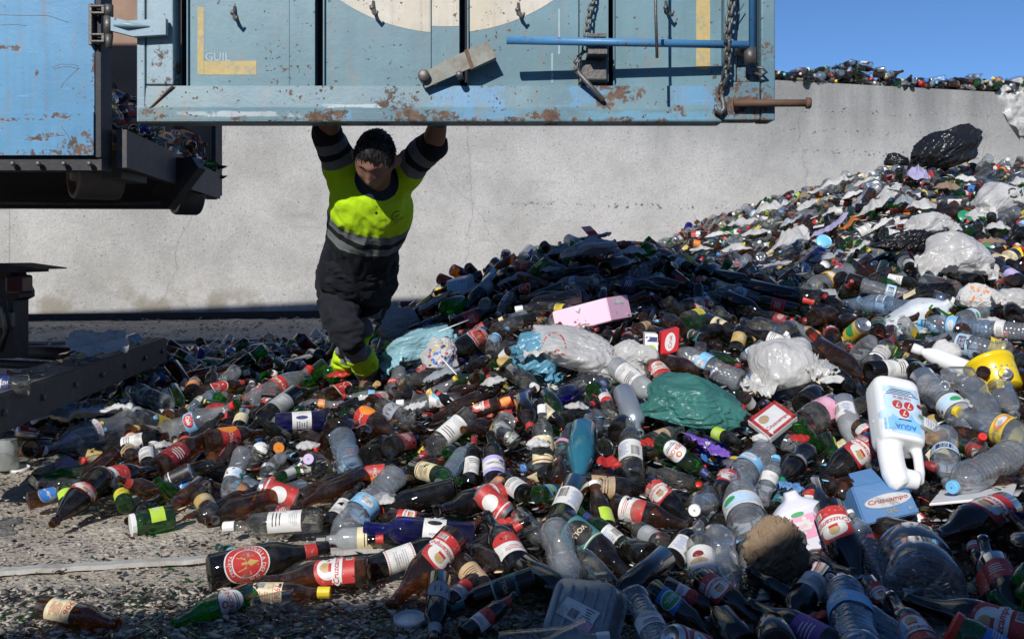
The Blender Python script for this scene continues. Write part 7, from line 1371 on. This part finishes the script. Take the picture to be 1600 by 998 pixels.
b = MB(); b.box(W(4, 500, 4.56), (.10, .04, .07), 'bare_steel', None, .006); lpart(b, 'junction_box')
b = MB(); b.prism([(W(x, y_, 4.6).x, W(x, y_, 4.6).z) for x, y_ in ((-80, 560), (20, 560), (20, 470), (30, 465), (30, 455), (15, 424), (-80, 420))], .15, 'dark_steel', Matrix.Translation((0, 4.6, 0))); lpart(b, 'chassis_end')
b = MB(); b.prism([(W(x, y_, 4.5).x, W(x, y_, 4.5).z) for x, y_ in ((-80, 412), (0, 411), (58, 419), (58, 421), (28, 421), (28, 426), (-80, 424))], .3, 'dark_steel', Matrix.Translation((0, 4.5, 0))); lpart(b, 'mudguard_plate')
simple('tail_lamp_red', (.07, .014, .012), .3, var=.1); b = MB(); b.box(W(30, 444, 4.55), (.075, .12, .085), 'tail_lamp_red', None, .012); lpart(b, 'tail_lamp')
# litter resting on the beam
nb_ = nb.normalized()
def onbeam(t, off=.08): return q0+(q1-q0)*t+nb_*off
c = onbeam(.62); me = sheet_mesh('paper_sheet', .26, .17, .045, 'white_paper', 5, n=24, fold=.8); o = link('paper_sheet', me); o.location = c+Vector((0, 0, .04)); o.rotation_euler = (math.radians(30), 0, .4); tag(o, 'crumpled white paper lying on top of the steel beam', 'paper')
M = Matrix.Translation(onbeam(.05, .06)+Vector((0, 0, .040))) @ basis((-1, -.25, .0), (.1, -1, .45)); 
o = bottle('spirit', C, 'plain_navy', None, None, Matrix.Translation(W(46, 603, 3.45)+Vector((0, 0, 0))) @ basis((-1, -.3, .02), (.1, -1, .45)), 0, 'clear spirit bottle with navy label lying on the near end of the steel beam')
V2, F2 = text2d('RISTOFF', .02)
l = LB(.0385, .10, .1); l.text('RISTOFF', 0, .0, .075, 'white_print', 3, math.pi/2, 0, .02); l.b.obj('lettering', o)
for t, (w_, nm, mt, lb) in zip((.5, .78, .88), ((.05, 'glass_shard', B, 'amber shard by the paper on the steel beam'), (.06, 'glass_shard', B, 'curved amber shard at the far part of the steel beam'), (.05, 'glass_shard', 'blue_plastic', 'bluish shard near the far end of the steel beam'))):
    b = MB(); pr = [(0, w_*.9), (w_*1.4, w_*.8)]; V_ = []; 
    for r_ in (1, .93):
        for z in (0, .5, 1):
            for k in range(8): a = k/7*1.9+.3*z; V_.append((w_*(z*1.6), w_*r_*math.cos(a)*(1-.2*z), w_*r_*math.sin(a)*(1-.3*z)))
    F_ = []
    for s_ in (0, 24):
        for i in range(2):
            for k in range(7): F_.append((s_+i*8+k, s_+i*8+k+1, s_+i*8+8+k+1, s_+i*8+8+k))
    b.add(V_, F_, mt, True); o = b.obj(nm); o.location = onbeam(t, .09); o.rotation_euler = (0, 0, t*5); tag(o, lb, 'glass shard')
def on_beam():
    q = onbeam(.1+RNG.random()*.9, .02+.16*RNG.random()); return (q.x, q.y, q.z+.001)
chips('beam_crumbs', 260, on_beam, [B, G, C, 'pebble_stone', 'pale_stone', 'white_print'], (.004, .016), .2)
def near_heap():
    y = 2.1+RNG.random()*4.5; x = (RNG.random()*1.25-.62)*.9*y; h = Hs(x, y)
    return None if h < .03 else (x, y, h-.03+.035*RNG.random())
chips('label_scraps', 2600, near_heap, ['white_print', 'red_print', B, 'white_cap', 'cream_print', C, 'light_blue_print', 'beige_print', G, 'red_cap', 'grey_print', C], (.006, .026), .10)
# ------------------------------------------------------------------ waste inside the container, spilling over its sill
CI = [('cava', K, 'plain_yellow', (165, 155), (198, 150), 26, 4.5, 0), ('wine', K, None, (160, 132), (170, 134), 16, 4.4, 1), ('water', P_, 'plain_blue', (160, 150), (182, 162), 20, 4.25, 0), ('spirit', C, 'plain_yellow', (158, 166), (172, 166), 24, 4.2, 1),
      ('soda', P_, None, (160, 172), (204, 195), 22, 4.2, 1), ('litre', D, 'plain_red', (200, 170), (178, 180), 20, 4.5, 0), ('water', P_, 'water_blue', (205, 158), (220, 170), 16, 4.9, 0), ('spirit', C, 'white', (240, 200), (258, 202), 16, 5.0, 0),
      ('wine', B, None, (270, 200), (326, 228), 18, 5.9, 0), ('longneck', C, 'white_bar', (262, 206), (292, 214), 14, 5.4, 0), ('soda', P_, None, (245, 208), (284, 224), 14, 5.1, 0), ('longneck', D, 'plain_teal', (282, 222), (312, 230), 18, 5.7, 0), ('litre', G, 'peroni', (312, 256), (345, 258), 15, 6.15, 0), ('wine', K, None, (225, 205), (244, 212), 18, 4.9, 0),
      ('water', P_, None, (262, 232), (274, 252), 17, 5.3, 1), ('jar', C, None, (250, 210), (252, 246), 16, 5.2, 1), ('longneck', B, 'plain_beige', (290, 235), (312, 248), 15, 5.8, 0), ('spirit', BL, None, (215, 195), (235, 205), 16, 4.8, 0), ('litre', B, None, (300, 215), (325, 250), 14, 6.1, 0), ('wine', DG, None, (196, 196), (222, 208), 16, 4.6, 0)]
for t, mt, lb, a_, b_, dp, yy, ln in CI:
    hero(t, mt, lb, a_, b_, dp, ln, None, 'red' if (t == 'soda') else None, 0, yy, None, 0); THINGS[-1]['where'] = 'on the container sill' if a_[1] > 190 else 'inside the container'
def inside():
    t = RNG.random(); q = P0.lerp(P1, t); back = RNG.random()*1.2; return (q.x-back, q.y+.05, FZ+.01+.06*RNG.random()*(1-t*.6)+.5*max(0, .3-t)*RNG.random())
chips('container_litter', 420, inside, [D, B, C, 'grey_print', K, C, 'navy_print'], (.02, .06), .3)
items = []
for k in range(46):
    x, y, z = inside(); t, m, lab, neck, cap = choose(rr_); d = Vector((rr_.uniform(-1, 1), rr_.uniform(-1, 1), rr_.uniform(-.3, .2))).normalized(); 
    if y > 6.1: continue
    items.append((t, m, lab, neck, cap, (Vector((x-.12, y, z))-d*.12, d, PR[t]['L'], PR[t]['R']), 0))
join_stuff(items, 'container_waste')
# ------------------------------------------------------------------ the worker
simple('skin', (.24, .12, .08), .5, var=.08, vs=30, bmp=.15, bs=90); simple('dark_hair', (.012, .010, .009), .6, var=.4, vs=120, bmp=.8, bs=160); simple('boot_leather', (.02, .02, .02), .5, var=.3, bmp=.3); simple('black_strap', (.01, .01, .01), .4)
LIME, NAVY, BANDC = (.48, .76, .012), (.010, .012, .018), (.16, .17, .19)
def cloth(name, ranges, attr_list, rough=.85):
    """ranges: list of (attribute, lo, hi, colour) painted over a base colour"""
    m, nt, p = newmat(name); c = attr_list; v = coord(nt)
    for a, lo, hi, colr in ranges:
        at = _n(nt, 'ShaderNodeAttribute'); at.attribute_name = a; f = mth(nt, 'MULTIPLY', rampv(nt, at.outputs['Fac'], lo-.004, lo+.004), rampv(nt, at.outputs['Fac'], hi-.004, hi+.004, 1, 0)); c = mixc(nt, f, c, colr)
    c = mixc(nt, rampv(nt, nz(nt, v, 9, 7, .65), .5, .8, 0, .06), c, (.12, .11, .10)); nt.links.new(c, p.inputs['Base Color']); p.inputs['Roughness'].default_value = rough; p.inputs['Specular IOR Level'].default_value = .25
    p.inputs['Sheen Weight'].default_value = .02
    bump(nt, p, mth(nt, 'ADD', mth(nt, 'MULTIPLY', nz(nt, v, 13, 5, .6, 1.5), 1.), mth(nt, 'MULTIPLY', nz(nt, v, 500, 2), .05)), .35, .012); return m
cloth('shirt_cloth', [('tt', -2, .515, NAVY), ('tt', .515, .575, BANDC), ('tt', .575, .63, NAVY), ('tt', .63, .70, BANDC), ('aa', .30, 9, NAVY), ('aa', .30, .52, BANDC), ('aa', .66, .88, BANDC), ('cc', .5, 2, (.02, .03, .05))], LIME)
cloth('trouser_cloth', [('ll', .18, .42, BANDC), ('ll', .42, .84, LIME), ('ll', .84, .93, BANDC)], (.011, .013, .018))
Pv, Nk = W(556, 440, 4.85), W(588, 290, 4.40)
J = dict(shL=W(535, 266, 4.42), elL=W(513, 208, 4.27), wrL=W(519, 166, 4.115), shR=W(634, 272, 4.42), elR=W(675, 228, 4.27), wrR=W(689, 180, 4.115),
         hpA=W(527, 450, 4.88), knA=W(545, 520, 4.72), anA=W(577, 588, 5.0), hpB=W(583, 448, 4.93), knB=W(557, 523, 4.98), anB=W(530, 588, 5.42))
def ell(b, c, ax, side, a, d, n=20):
    pass
def limb(b, pts, rad, mat='skin', seg=18, flat=None):
    """tapering closed tube with rounded ends, resampled along a smooth curve"""
    P = [Vector(p) for p in pts]; R = list(rad); out = []; rr = []
    for i in range(len(P)-1):
        for k in range(6):
            t = k/6; p0 = P[max(i-1, 0)]; p1 = P[i]; p2 = P[i+1]; p3 = P[min(i+2, len(P)-1)]
            q = .5*((2*p1)+(p2-p0)*t+(2*p0-5*p1+4*p2-p3)*t*t+(-p0+3*p1-3*p2+p3)*t*t*t); out.append(q); rr.append(R[i]+(R[i+1]-R[i])*(t*t*(3-2*t)))
    out.append(P[-1]); rr.append(R[-1])
    d0 = (out[0]-out[1]).normalized(); d1 = (out[-1]-out[-2]).normalized()
    out = [out[0]+d0*rr[0]*.95, out[0]+d0*rr[0]*.7]+out+[out[-1]+d1*rr[-1]*.7, out[-1]+d1*rr[-1]*.95]; rr = [rr[0]*.3, rr[0]*.72]+rr+[rr[-1]*.72, rr[-1]*.3]
    b.tube(out, rr, mat, seg, True, None, flat)
def rings(b, data, mat, seg=26):
    """data: (centre, axis, side vector, half width, half depth)"""
    R = []
    for c, ax, sd, a, d in data:
        ax = Vector(ax).normalized(); sd = (Vector(sd)-ax*Vector(sd).dot(ax)).normalized(); fr = ax.cross(sd)
        R.append([tuple(Vector(c)+sd*a*math.cos(t)+fr*d*math.sin(t)) for t in [2*math.pi*i/seg for i in range(seg)]])
    loft(b, R, mat)
AX = (Nk-Pv).normalized(); SD = Vector((1, .10, .03))
def torso(b, g, mat, lo=-.12):
    T = lambda t: Pv+(Nk-Pv)*t
    D_ = [(lo, .165, .11), (lo+.05, .19, .13), (.08, .180, .130), (.25, .166, .122), (.42, .160, .120), (.58, .164, .124), (.74, .172, .124), (.88, .172, .110), (.98, .13, .09), (1.03, .07, .065)]
    rings(b, [(T(t), AX, SD, a+g, d+g) for t, a, d in D_], mat)
# body: one skin
body_b = MB(); torso(body_b, -.022, 'skin')
for s_ in 'LR':
    sh, el_, wr = J['sh'+s_], J['el'+s_], J['wr'+s_]; inn = Vector((.05 if s_ == 'L' else -.05, .03, -.05))
    limb(body_b, [sh+inn, sh, sh.lerp(el_, .5), el_, el_.lerp(wr, .35), wr], [.060, .058, .050, .046, .046, .029])
    palm = wr+Vector((.0, -.012, .055)); limb(body_b, [wr, wr+Vector((0, -.004, .03)), palm+Vector((0, -.004, .015))], [.027, .033, .036], 'skin', 16, .62)
    sg = 1 if s_ == 'L' else -1                       # thumb towards the other hand
    for k, (off, ln_, rr) in enumerate(((-.030, .062, .0078), (-.011, .074, .0088), (.009, .080, .0088), (.028, .070, .0082))):
        o_ = off*sg; base = palm+Vector((o_, -.002, .022)); sp_ = o_*.35
        limb(body_b, [base, base+Vector((sp_*.4, -.004, ln_*.42)), base+Vector((sp_*.8, -.002, ln_*.74)), base+Vector((sp_, .001, ln_))], [rr*1.1, rr*1.02, rr*.95, rr*.8], 'skin', 10)
    base = palm+Vector((sg*.026, 0, -.022)); limb(body_b, [base, base+Vector((sg*.024, -.004, .016)), base+Vector((sg*.040, -.006, .038)), base+Vector((sg*.046, -.004, .056))], [.014, .012, .0105, .0088], 'skin', 10)
for k in 'AB':
    hp, kn, an = J['hp'+k], J['kn'+k], J['an'+k]; limb(body_b, [hp+Vector((0, .02, .05)), hp, hp.lerp(kn, .5), kn, kn.lerp(an, .4), an], [.085, .085, .072, .056, .052, .037])
    limb(body_b, [an+Vector((0, .03, -.01)), an+Vector((0, -.05, -.04)), an+Vector((0, -.14, -.055))], [.04, .042, .033], 'skin', 14, .8)
# head, modelled upright facing -Y, then bowed
HS = 1.10
def head_pt(p):
    x, y, z = p; X, Y, Z = x*.076, y*.096, z*.118
    if Z < 0: k = min(1, -Z/.118); X *= 1-.30*k**1.5; Y = Y*(1-.10*k) if Y < 0 else Y*(1-.42*k)
    if Y > 0: Y *= 1.06
    g = lambda cx, cz, sx, sz: math.exp(-((X-cx)/sx)**2-((Z-cz)/sz)**2)
    if Y < 0:
        f = min(1, -y*1.6); o = 0
        o += .019*g(0, -.034, .014, .013)+.011*g(0, -.012, .009, .024)+.007*g(0, .032, .040, .011)-.007*g(.031, .008, .017, .012)-.007*g(-.031, .008, .017, .012)
        o += .0065*g(.031, .008, .012, .007)+.0065*g(-.031, .008, .012, .007)                      # lowered lids
        o += .006*g(.043, -.022, .018, .018)+.006*g(-.043, -.022, .018, .018)+.007*g(0, -.062, .024, .006)+.007*g(0, -.073, .020, .006)-.004*g(0, -.0675, .026, .0022)+.011*g(0, -.100, .022, .013)
        o += .006*g(.013, -.040, .006, .008)+.006*g(-.013, -.040, .006, .008)-.003*g(0, -.052, .02, .004)
        Y -= o*f
    return Vector((X, Y, Z))*HS
HC = W(586, 249, 4.20); HR = Matrix.Translation(HC) @ Matrix.Rotation(math.radians(4), 4, 'Y') @ Matrix.Rotation(math.radians(46), 4, 'X') @ Matrix.Rotation(math.radians(-6), 4, 'Z')
V_, F_ = ico(5); body_b.add([head_pt(q) for q in V_], F_, 'skin', True, HR)
for s_ in (-1, 1):
    E = [(s_*.082, .008, .020), (s_*.090, .016, .014), (s_*.093, .018, -.004), (s_*.086, .010, -.024), (s_*.079, .006, -.030)]; b2 = body_b
    limb(b2, [HR @ (Vector(q)*HS) for q in E], [.008, .0095, .0085, .008, .007], 'skin', 10); limb(b2, [HR @ (Vector((s_*.076, .004, z))*HS) for z in (.015, -.024)], [.010, .009], 'skin', 8)
limb(body_b, [Nk-AX*.06, Nk+AX*.01, HR @ (Vector((0, .025, -.075))*HS), HR @ (Vector((0, .02, -.03))*HS)], [.07, .062, .058, .055])
me = fuse(body_b, 'person', .0055, 2, ['skin']); man = link('person', me); base = Vector(((J['anA'].x+J['anB'].x)/2, 5.2, .1)); me.transform(Matrix.Translation(-base)); man.location = base
tag(man, 'man in lime and navy work clothes pushing the container door with raised arms', 'person')
def mchild(me, name): me.transform(Matrix.Translation(-base)); return link(name, me, man)
# hair
hb = MB(); vv = []
for q in V_:
    p = head_pt(q); n = q.normalized(); hl = -.012+.080*max(0, -n.y)**1.2+.010*noise.noise(q*6)+(.0 if n.y < .2 else -.07*(n.y-.2)); h = max(0, min(1, (p.z/HS-hl)/.050))**1.2; side = 1 if abs(n.x) < .8 or n.y > -.2 else .6
    vv.append(p*(1.004+(.038+.030*noise.noise(q*8)+.018*noise.noise(q*26))*h*side) if h > 0 else p*.93)
hb.add(vv, F_, 'dark_hair', True, HR); rg = random.Random(4)
for i in range(1500):
    j = rg.randrange(len(vv)); q = Vector(vv[j]); n = Vector(V_[j])
    if q.length < head_pt(n).length*.995: continue
    t = (Vector((rg.uniform(-.5, .5), -1, -.35)) if n.y < .3 else Vector((rg.uniform(-.3, .3), .2, -1))); t = (t-n*t.dot(n)).normalized(); s_ = t.cross(n)*.0022; L2 = rg.uniform(.010, .022)
    hb.add([q-s_-n*.002, q+s_-n*.002, q+n*.003-t*.002, q+t*L2+n*.0035], [(0, 1, 3), (1, 2, 3), (2, 0, 3)], 'dark_hair', False, HR)
mchild(hb.mesh('hair'), 'hair')
for s_ in (-1, 1):
    b = MB(); b.tube([HR @ (head_pt(Vector((x*s_, -1, z)).normalized())*1.012) for x, z in ((.16, .27), (.35, .33), (.60, .27))], [.0016, .0026, .0012], 'dark_hair', 8, True, None, 1); mchild(b.mesh('eyebrow'), 'eyebrow')
b = MB(); b.tube([HR @ (head_pt(Vector((x, -1, -.80+.05*abs(x))).normalized())*1.004) for x in (-.26, -.1, 0, .1, .26)], [.0012, .0018, .002, .0018, .0012], 'dark_red_print', 6); mchild(b.mesh('lips'), 'lips')
# shirt
sb = MB(); torso(sb, .012, 'skin', -.02)
for s_ in 'LR':
    sh, el_ = J['sh'+s_], J['el'+s_]; inn = Vector((.07 if s_ == 'L' else -.07, .03, -.07)); low = sh.lerp(Pv, .22)
    limb(sb, [sh+inn, sh, sh.lerp(el_, .5), sh.lerp(el_, 1.02)], [.085, .078, .069, .064], 'skin', 22); limb(sb, [low+Vector((.02 if s_ == 'L' else -.02, 0, 0)), sh], [.075, .075], 'skin', 18)
limb(sb, [Nk-AX*.03, Nk+AX*.035], [.085, .074], 'skin', 20)
me = fuse(sb, 'shirt', .0075, 5, ['shirt_cloth'])
def fold_noise(me, amp, f, seed, aniso=(1, 1, 1)):
    me.update(); N_ = [v.normal.copy() for v in me.vertices]
    for v, n in zip(me.vertices, N_):
        q = Vector((v.co.x*aniso[0], v.co.y*aniso[1], v.co.z*aniso[2]))*f+Vector((seed, 0, 0)); r = 1-2*abs(noise.noise(q+noise.noise_vector(q*.5)*.6)); v.co += n*(amp*(r-.4)+amp*.35*noise.noise(q*3))
fold_noise(me, .014, 8., 3, (1, .8, .5)); fold_noise(me, .006, 20, 8, (1, .6, .4))
A_tt, A_aa, A_cc = [], [], []
den = (Nk-Pv).length_squared
for v in me.vertices:
    p = v.co; A_tt.append((p-Pv).dot(Nk-Pv)/den); best = -1
    for s_ in 'LR':
        sh, el_ = J['sh'+s_], J['el'+s_]; d = el_-sh; a = (p-sh).dot(d)/d.length_squared; off = (p-sh-d*a).length; out_ = (p.x-sh.x)*(-1 if s_ == 'L' else 1)
        if off < .095: best = max(best, a)
    A_aa.append(best); A_cc.append(max(0, min(1, .5+min((.100-(p-(Nk+AX*.035)).length)/.03, ((p-Nk).dot(AX)+.035)/.03))))
for nme, arr in (('tt', A_tt), ('aa', A_aa), ('cc', A_cc)):
    at = me.attributes.new(nme, 'FLOAT', 'POINT'); at.data.foreach_set('value', arr)
sh_ = mchild(me, 'shirt'); bpy.context.view_layer.update()
FRN = Vector((0, -.72, -.69)); UPV = AX
org = W(618, 350, 4.36); d_ = DL(sh_, org, (1, 0, 0), AX)
for i in range(10):
    t0, t1 = .5+i*.46, .5+(i+1)*.46; d_.poly([(math.cos(t0)*.018, math.sin(t0)*.018), (math.cos(t0)*.022, math.sin(t0)*.022), (math.cos(t1)*.022, math.sin(t1)*.022), (math.cos(t1)*.018, math.sin(t1)*.018)], 'black_print')
d_.text('GM', .0, 0, .022, 'black_print', 0); d_.text('Servicio', .004, -.032, .034, 'black_print'); d_.text('Ambiental', .006, -.042, .036, 'black_print'); d_.done(sh_, 'chest_print')
d_ = DL(sh_, W(616, 338, 4.36), (1, 0, 0), AX)
for a, b_, w_, h_ in ((-.042, -.02, .0022, .11), (.048, -.02, .0022, .11), (.003, -.075, .09, .0022), (.003, .035, .09, .0045)): d_.rect(a, b_, w_, h_, 'lime_print')
d_.done(sh_, 'pocket_seam')
for py in (318, 331):
    d_ = DL(sh_, W(588, py, 4.36), (1, 0, 0), AX); d_.oval(0, 0, .011, .011, 'black_print', 2); d_.done(sh_, 'button')
# watch
b = MB(); q = J['elR'].lerp(J['wrR'], .86); ax = (J['wrR']-J['elR']).normalized(); b.tube([q-ax*.013, q-ax*.010, q+ax*.010, q+ax*.013], [.031, .037, .037, .031], 'black_strap', 20); mchild(b.mesh('watch'), 'watch')
# trousers
tb = MB(); T = lambda t: Pv+(Nk-Pv)*t
rings(tb, [(T(.34), AX, SD, .16, .115), (T(.22), AX, SD, .176, .13), (T(.05), AX, SD, .190, .138), (T(-.10)+Vector((0, .02, 0)), AX+Vector((0, .25, .3)), SD, .176, .135), (T(-.10)+Vector((.0, .03, -.08)), (0, 0, 1), SD, .165, .12)], 'skin')
for k in 'AB':
    hp, kn, an = J['hp'+k], J['kn'+k], J['an'+k]
    limb(tb, [hp+Vector((0, .02, .05)), hp, hp.lerp(kn, .5)+Vector((-.015 if k == 'A' else .015, -.01, 0)), kn+Vector((0, -.01, 0)), kn.lerp(an, .45), an+Vector((0, 0, .03))], [.098, .098, .088, .074, .062, .055], 'skin', 22)
me = fuse(tb, 'trousers', .0085, 4, ['trouser_cloth']); fold_noise(me, .018, 7.5, 11, (.6, 1, 1.3)); fold_noise(me, .009, 17, 5, (.5, 1, 1.5))
A_ll = []
for v in me.vertices:
    best = (9, -1)
    for k in 'AB':
        kn, an = J['kn'+k], J['an'+k]; d = an-kn; a = (v.co-kn).dot(d)/d.length_squared; off = (v.co-kn-d*max(0, min(1, a))).length; best = min(best, (off, a))
    A_ll.append(best[1])
at = me.attributes.new('ll', 'FLOAT', 'POINT'); at.data.foreach_set('value', A_ll); tr_ = mchild(me, 'trousers'); bpy.context.view_layer.update()
simple('seam_dark', (.008, .009, .012), .8); d_ = DL(tr_, W(512, 465, 4.75), (.9, -.5, 0), (-.1, 0, 1))
for a, b_, w_, h_ in ((0, .05, .12, .006), (0, .01, .12, .004), (-.06, -.03, .004, .17), (.06, -.03, .004, .17), (0, -.115, .12, .004)): d_.rect(a, b_, w_, h_, 'seam_dark', 1)
d_.done(tr_, 'cargo_pocket')
for k in 'AB':
    an = J['an'+k]; b = MB(); limb(b, [an+Vector((0, .02, .06)), an+Vector((0, .02, -.02)), an+Vector((0, .0, -.05))], [.055, .056, .055], 'skin', 18); limb(b, [an+Vector((.0, .045, -.052)), an+Vector((.01, -.06, -.055)), an+Vector((.02, -.17, -.065))], [.048, .052, .043], 'skin', 18, .85)
    mchild(fuse(b, 'boot', .007, 3, ['boot_leather']), 'boot')
for i in (1,):
    q = W(590, 600, 4.86); d_ = None
# ------------------------------------------------------------------ captions: each bottle is told apart by its look and by what lies beside it
bpy.context.view_layer.update()
LM = SPECIAL
NOUN = {'broken_bottle': 'broken bottle', 'beer_bottle': 'beer bottle', 'wine_bottle': 'wine bottle', 'spirit_bottle': 'spirit bottle', 'juice_bottle': 'juice bottle', 'glass_jar': 'jar', 'plastic_cup': 'cup', 'drink_can': 'can', 'plastic_bottle': 'plastic bottle', 'water_jug': 'jug', 'spray_bottle': 'spray bottle', 'paint_tub': 'tub'}
GRP = {'broken_bottle': 'broken bottles on the waste heap', 'beer_bottle': 'beer bottles thrown on the waste heap', 'wine_bottle': 'wine bottles thrown on the waste heap', 'spirit_bottle': 'spirit bottles on the waste heap', 'juice_bottle': 'juice bottles on the waste heap', 'glass_jar': 'glass jars on the waste heap', 'plastic_cup': 'plastic cups on the heap', 'drink_can': 'drink cans on the heap', 'plastic_bottle': 'empty plastic bottles on the waste heap'}
def direction(dx, dy):
    a = math.degrees(math.atan2(-dy, dx)) % 360
    return ['right of', 'up right of', 'above', 'up left of', 'left of', 'down left of', 'below', 'down right of'][int(((a+22.5) % 360)//45)]
used = set(); stats = 0
def info(T):
    o = T['o']; M = o.matrix_world; L_ = PR[T['t']]['L']; p0 = M @ Vector((0, 0, 0)); p1 = M @ Vector((0, 0, L_)); a, b_ = toPx(p0), toPx(p1); return a, b_, ((a[0]+b_[0])/2, (a[1]+b_[1])/2), p0, p1
for T in THINGS:
    o = T['o']; nm = TN[T['t']][0]; o['category'] = NOUN[nm] if nm not in ('beer_bottle', 'wine_bottle', 'spirit_bottle', 'juice_bottle') else 'bottle'
    if nm in GRP: o['group'] = GRP[nm]
    if T.get('extra'): o['label'] = T['extra']; used.add(T['extra']); continue
    a, b_, c, p0, p1 = info(T); dx, dy = b_[0]-a[0], b_[1]-a[1]; dep = p1.y-p0.y; L_ = (p1-p0).length
    if dep > .82*L_: pose = 'tail end on'
    elif dep < -.82*L_: pose = 'mouth to camera'
    else: pose = 'neck '+('right' if abs(dx) > 1.2*abs(dy) and dx > 0 else 'left' if abs(dx) > 1.2*abs(dy) else ('down ' if dy > 0 else 'up ')+('right' if dx > 0 else 'left') if abs(dx) > .45*abs(dy) else ('down' if dy > 0 else 'up'))
    col = CN.get(T['mat'], ''); kind = TN[T['t']][1]
    if 'plastic' in col and 'bottle' in kind: col = 'clear' if T['mat'] == P_ else 'bluish'
    lab = ' with '+labdesc(T['lab']) if T['lab'] else (' with '+T['cap']+' cap' if T['cap'] else ' with '+T['neck'].replace('_', ' ')+' neck' if T['neck'] else ' without label')
    if T['t'] == 'can': col = T['lab'][4:] if T['lab'] else 'metal'; lab = ''
    order = sorted(LM, key=lambda s: (s[1]-c[0])**2+(s[2]-c[1])**2); got = None
    if T.get('where'): cands = [T['where']]
    else: cands = []
    for s in order[:5]:
        dd = math.hypot(s[1]-c[0], s[2]-c[1]); far = 'just ' if dd < 75 else '' if dd < 170 else 'well '
        cands.append(far+direction(c[0]-s[1], c[1]-s[2])+' '+s[0])
    for extra_ in (lambda q: '', lambda q: ', '+pose):
        for r in cands:
            txt = (col+' '+kind+lab+extra_(0)+', '+r).strip()
            if len(txt.replace(',', '').split()) > 16: txt = (col+' '+kind.replace(' bottle', ' bottle')+extra_(0)+', '+r).strip()
            if txt not in used and len(txt.split()) <= 16: got = txt; break
        if got: break
    if not got:
        band = 'in shade' if (c[1] > 880 or (430 < c[1] < 500 and 650 < c[0] < 1250)) else 'in sun'
        for r in cands:
            for w2 in ('dusty', 'glossy', 'dirty', 'scuffed'):
                txt = w2+' '+col+' '+kind+', '+pose+' '+band+', '+r
                if txt not in used: got = txt; break
            if got: break
    used.add(got); o['label'] = got
DN = dict(white_film='white plastic film', grey_film='grey plastic film', white_paper='crumpled white paper', kraft_paper='torn brown paper', orange_film='orange and white wrapper', red_film='red torn wrapper', lilac_film='lilac film')
for o, px, py, m_ in DR:
    for s_ in sorted(LM, key=lambda q: (q[1]-px)**2+(q[2]-py)**2)[:8]:
        hit = False
        for pre in ('', 'small ', 'rumpled '):
            txt = pre+DN[m_]+' lying flat on the heap, '+('just ' if math.hypot(s_[1]-px, s_[2]-py) < 75 else '')+direction(px-s_[1], py-s_[2])+' '+s_[0]
            if txt not in used and len(txt.split()) <= 16: hit = True; break
        if hit: break
    used.add(txt); o['label'] = txt; o['group'] = 'film and paper lying on the heap'
for o in list(COL.objects):
    if o.type == 'MESH' and o.parent is None and 'label' not in o and o.get('kind') is None: print('UNLABELLED', o.name)
print('objects', len(COL.objects), 'tris', sum(len(o.data.loops)-2*len(o.data.polygons) for o in COL.objects if o.type == 'MESH'))
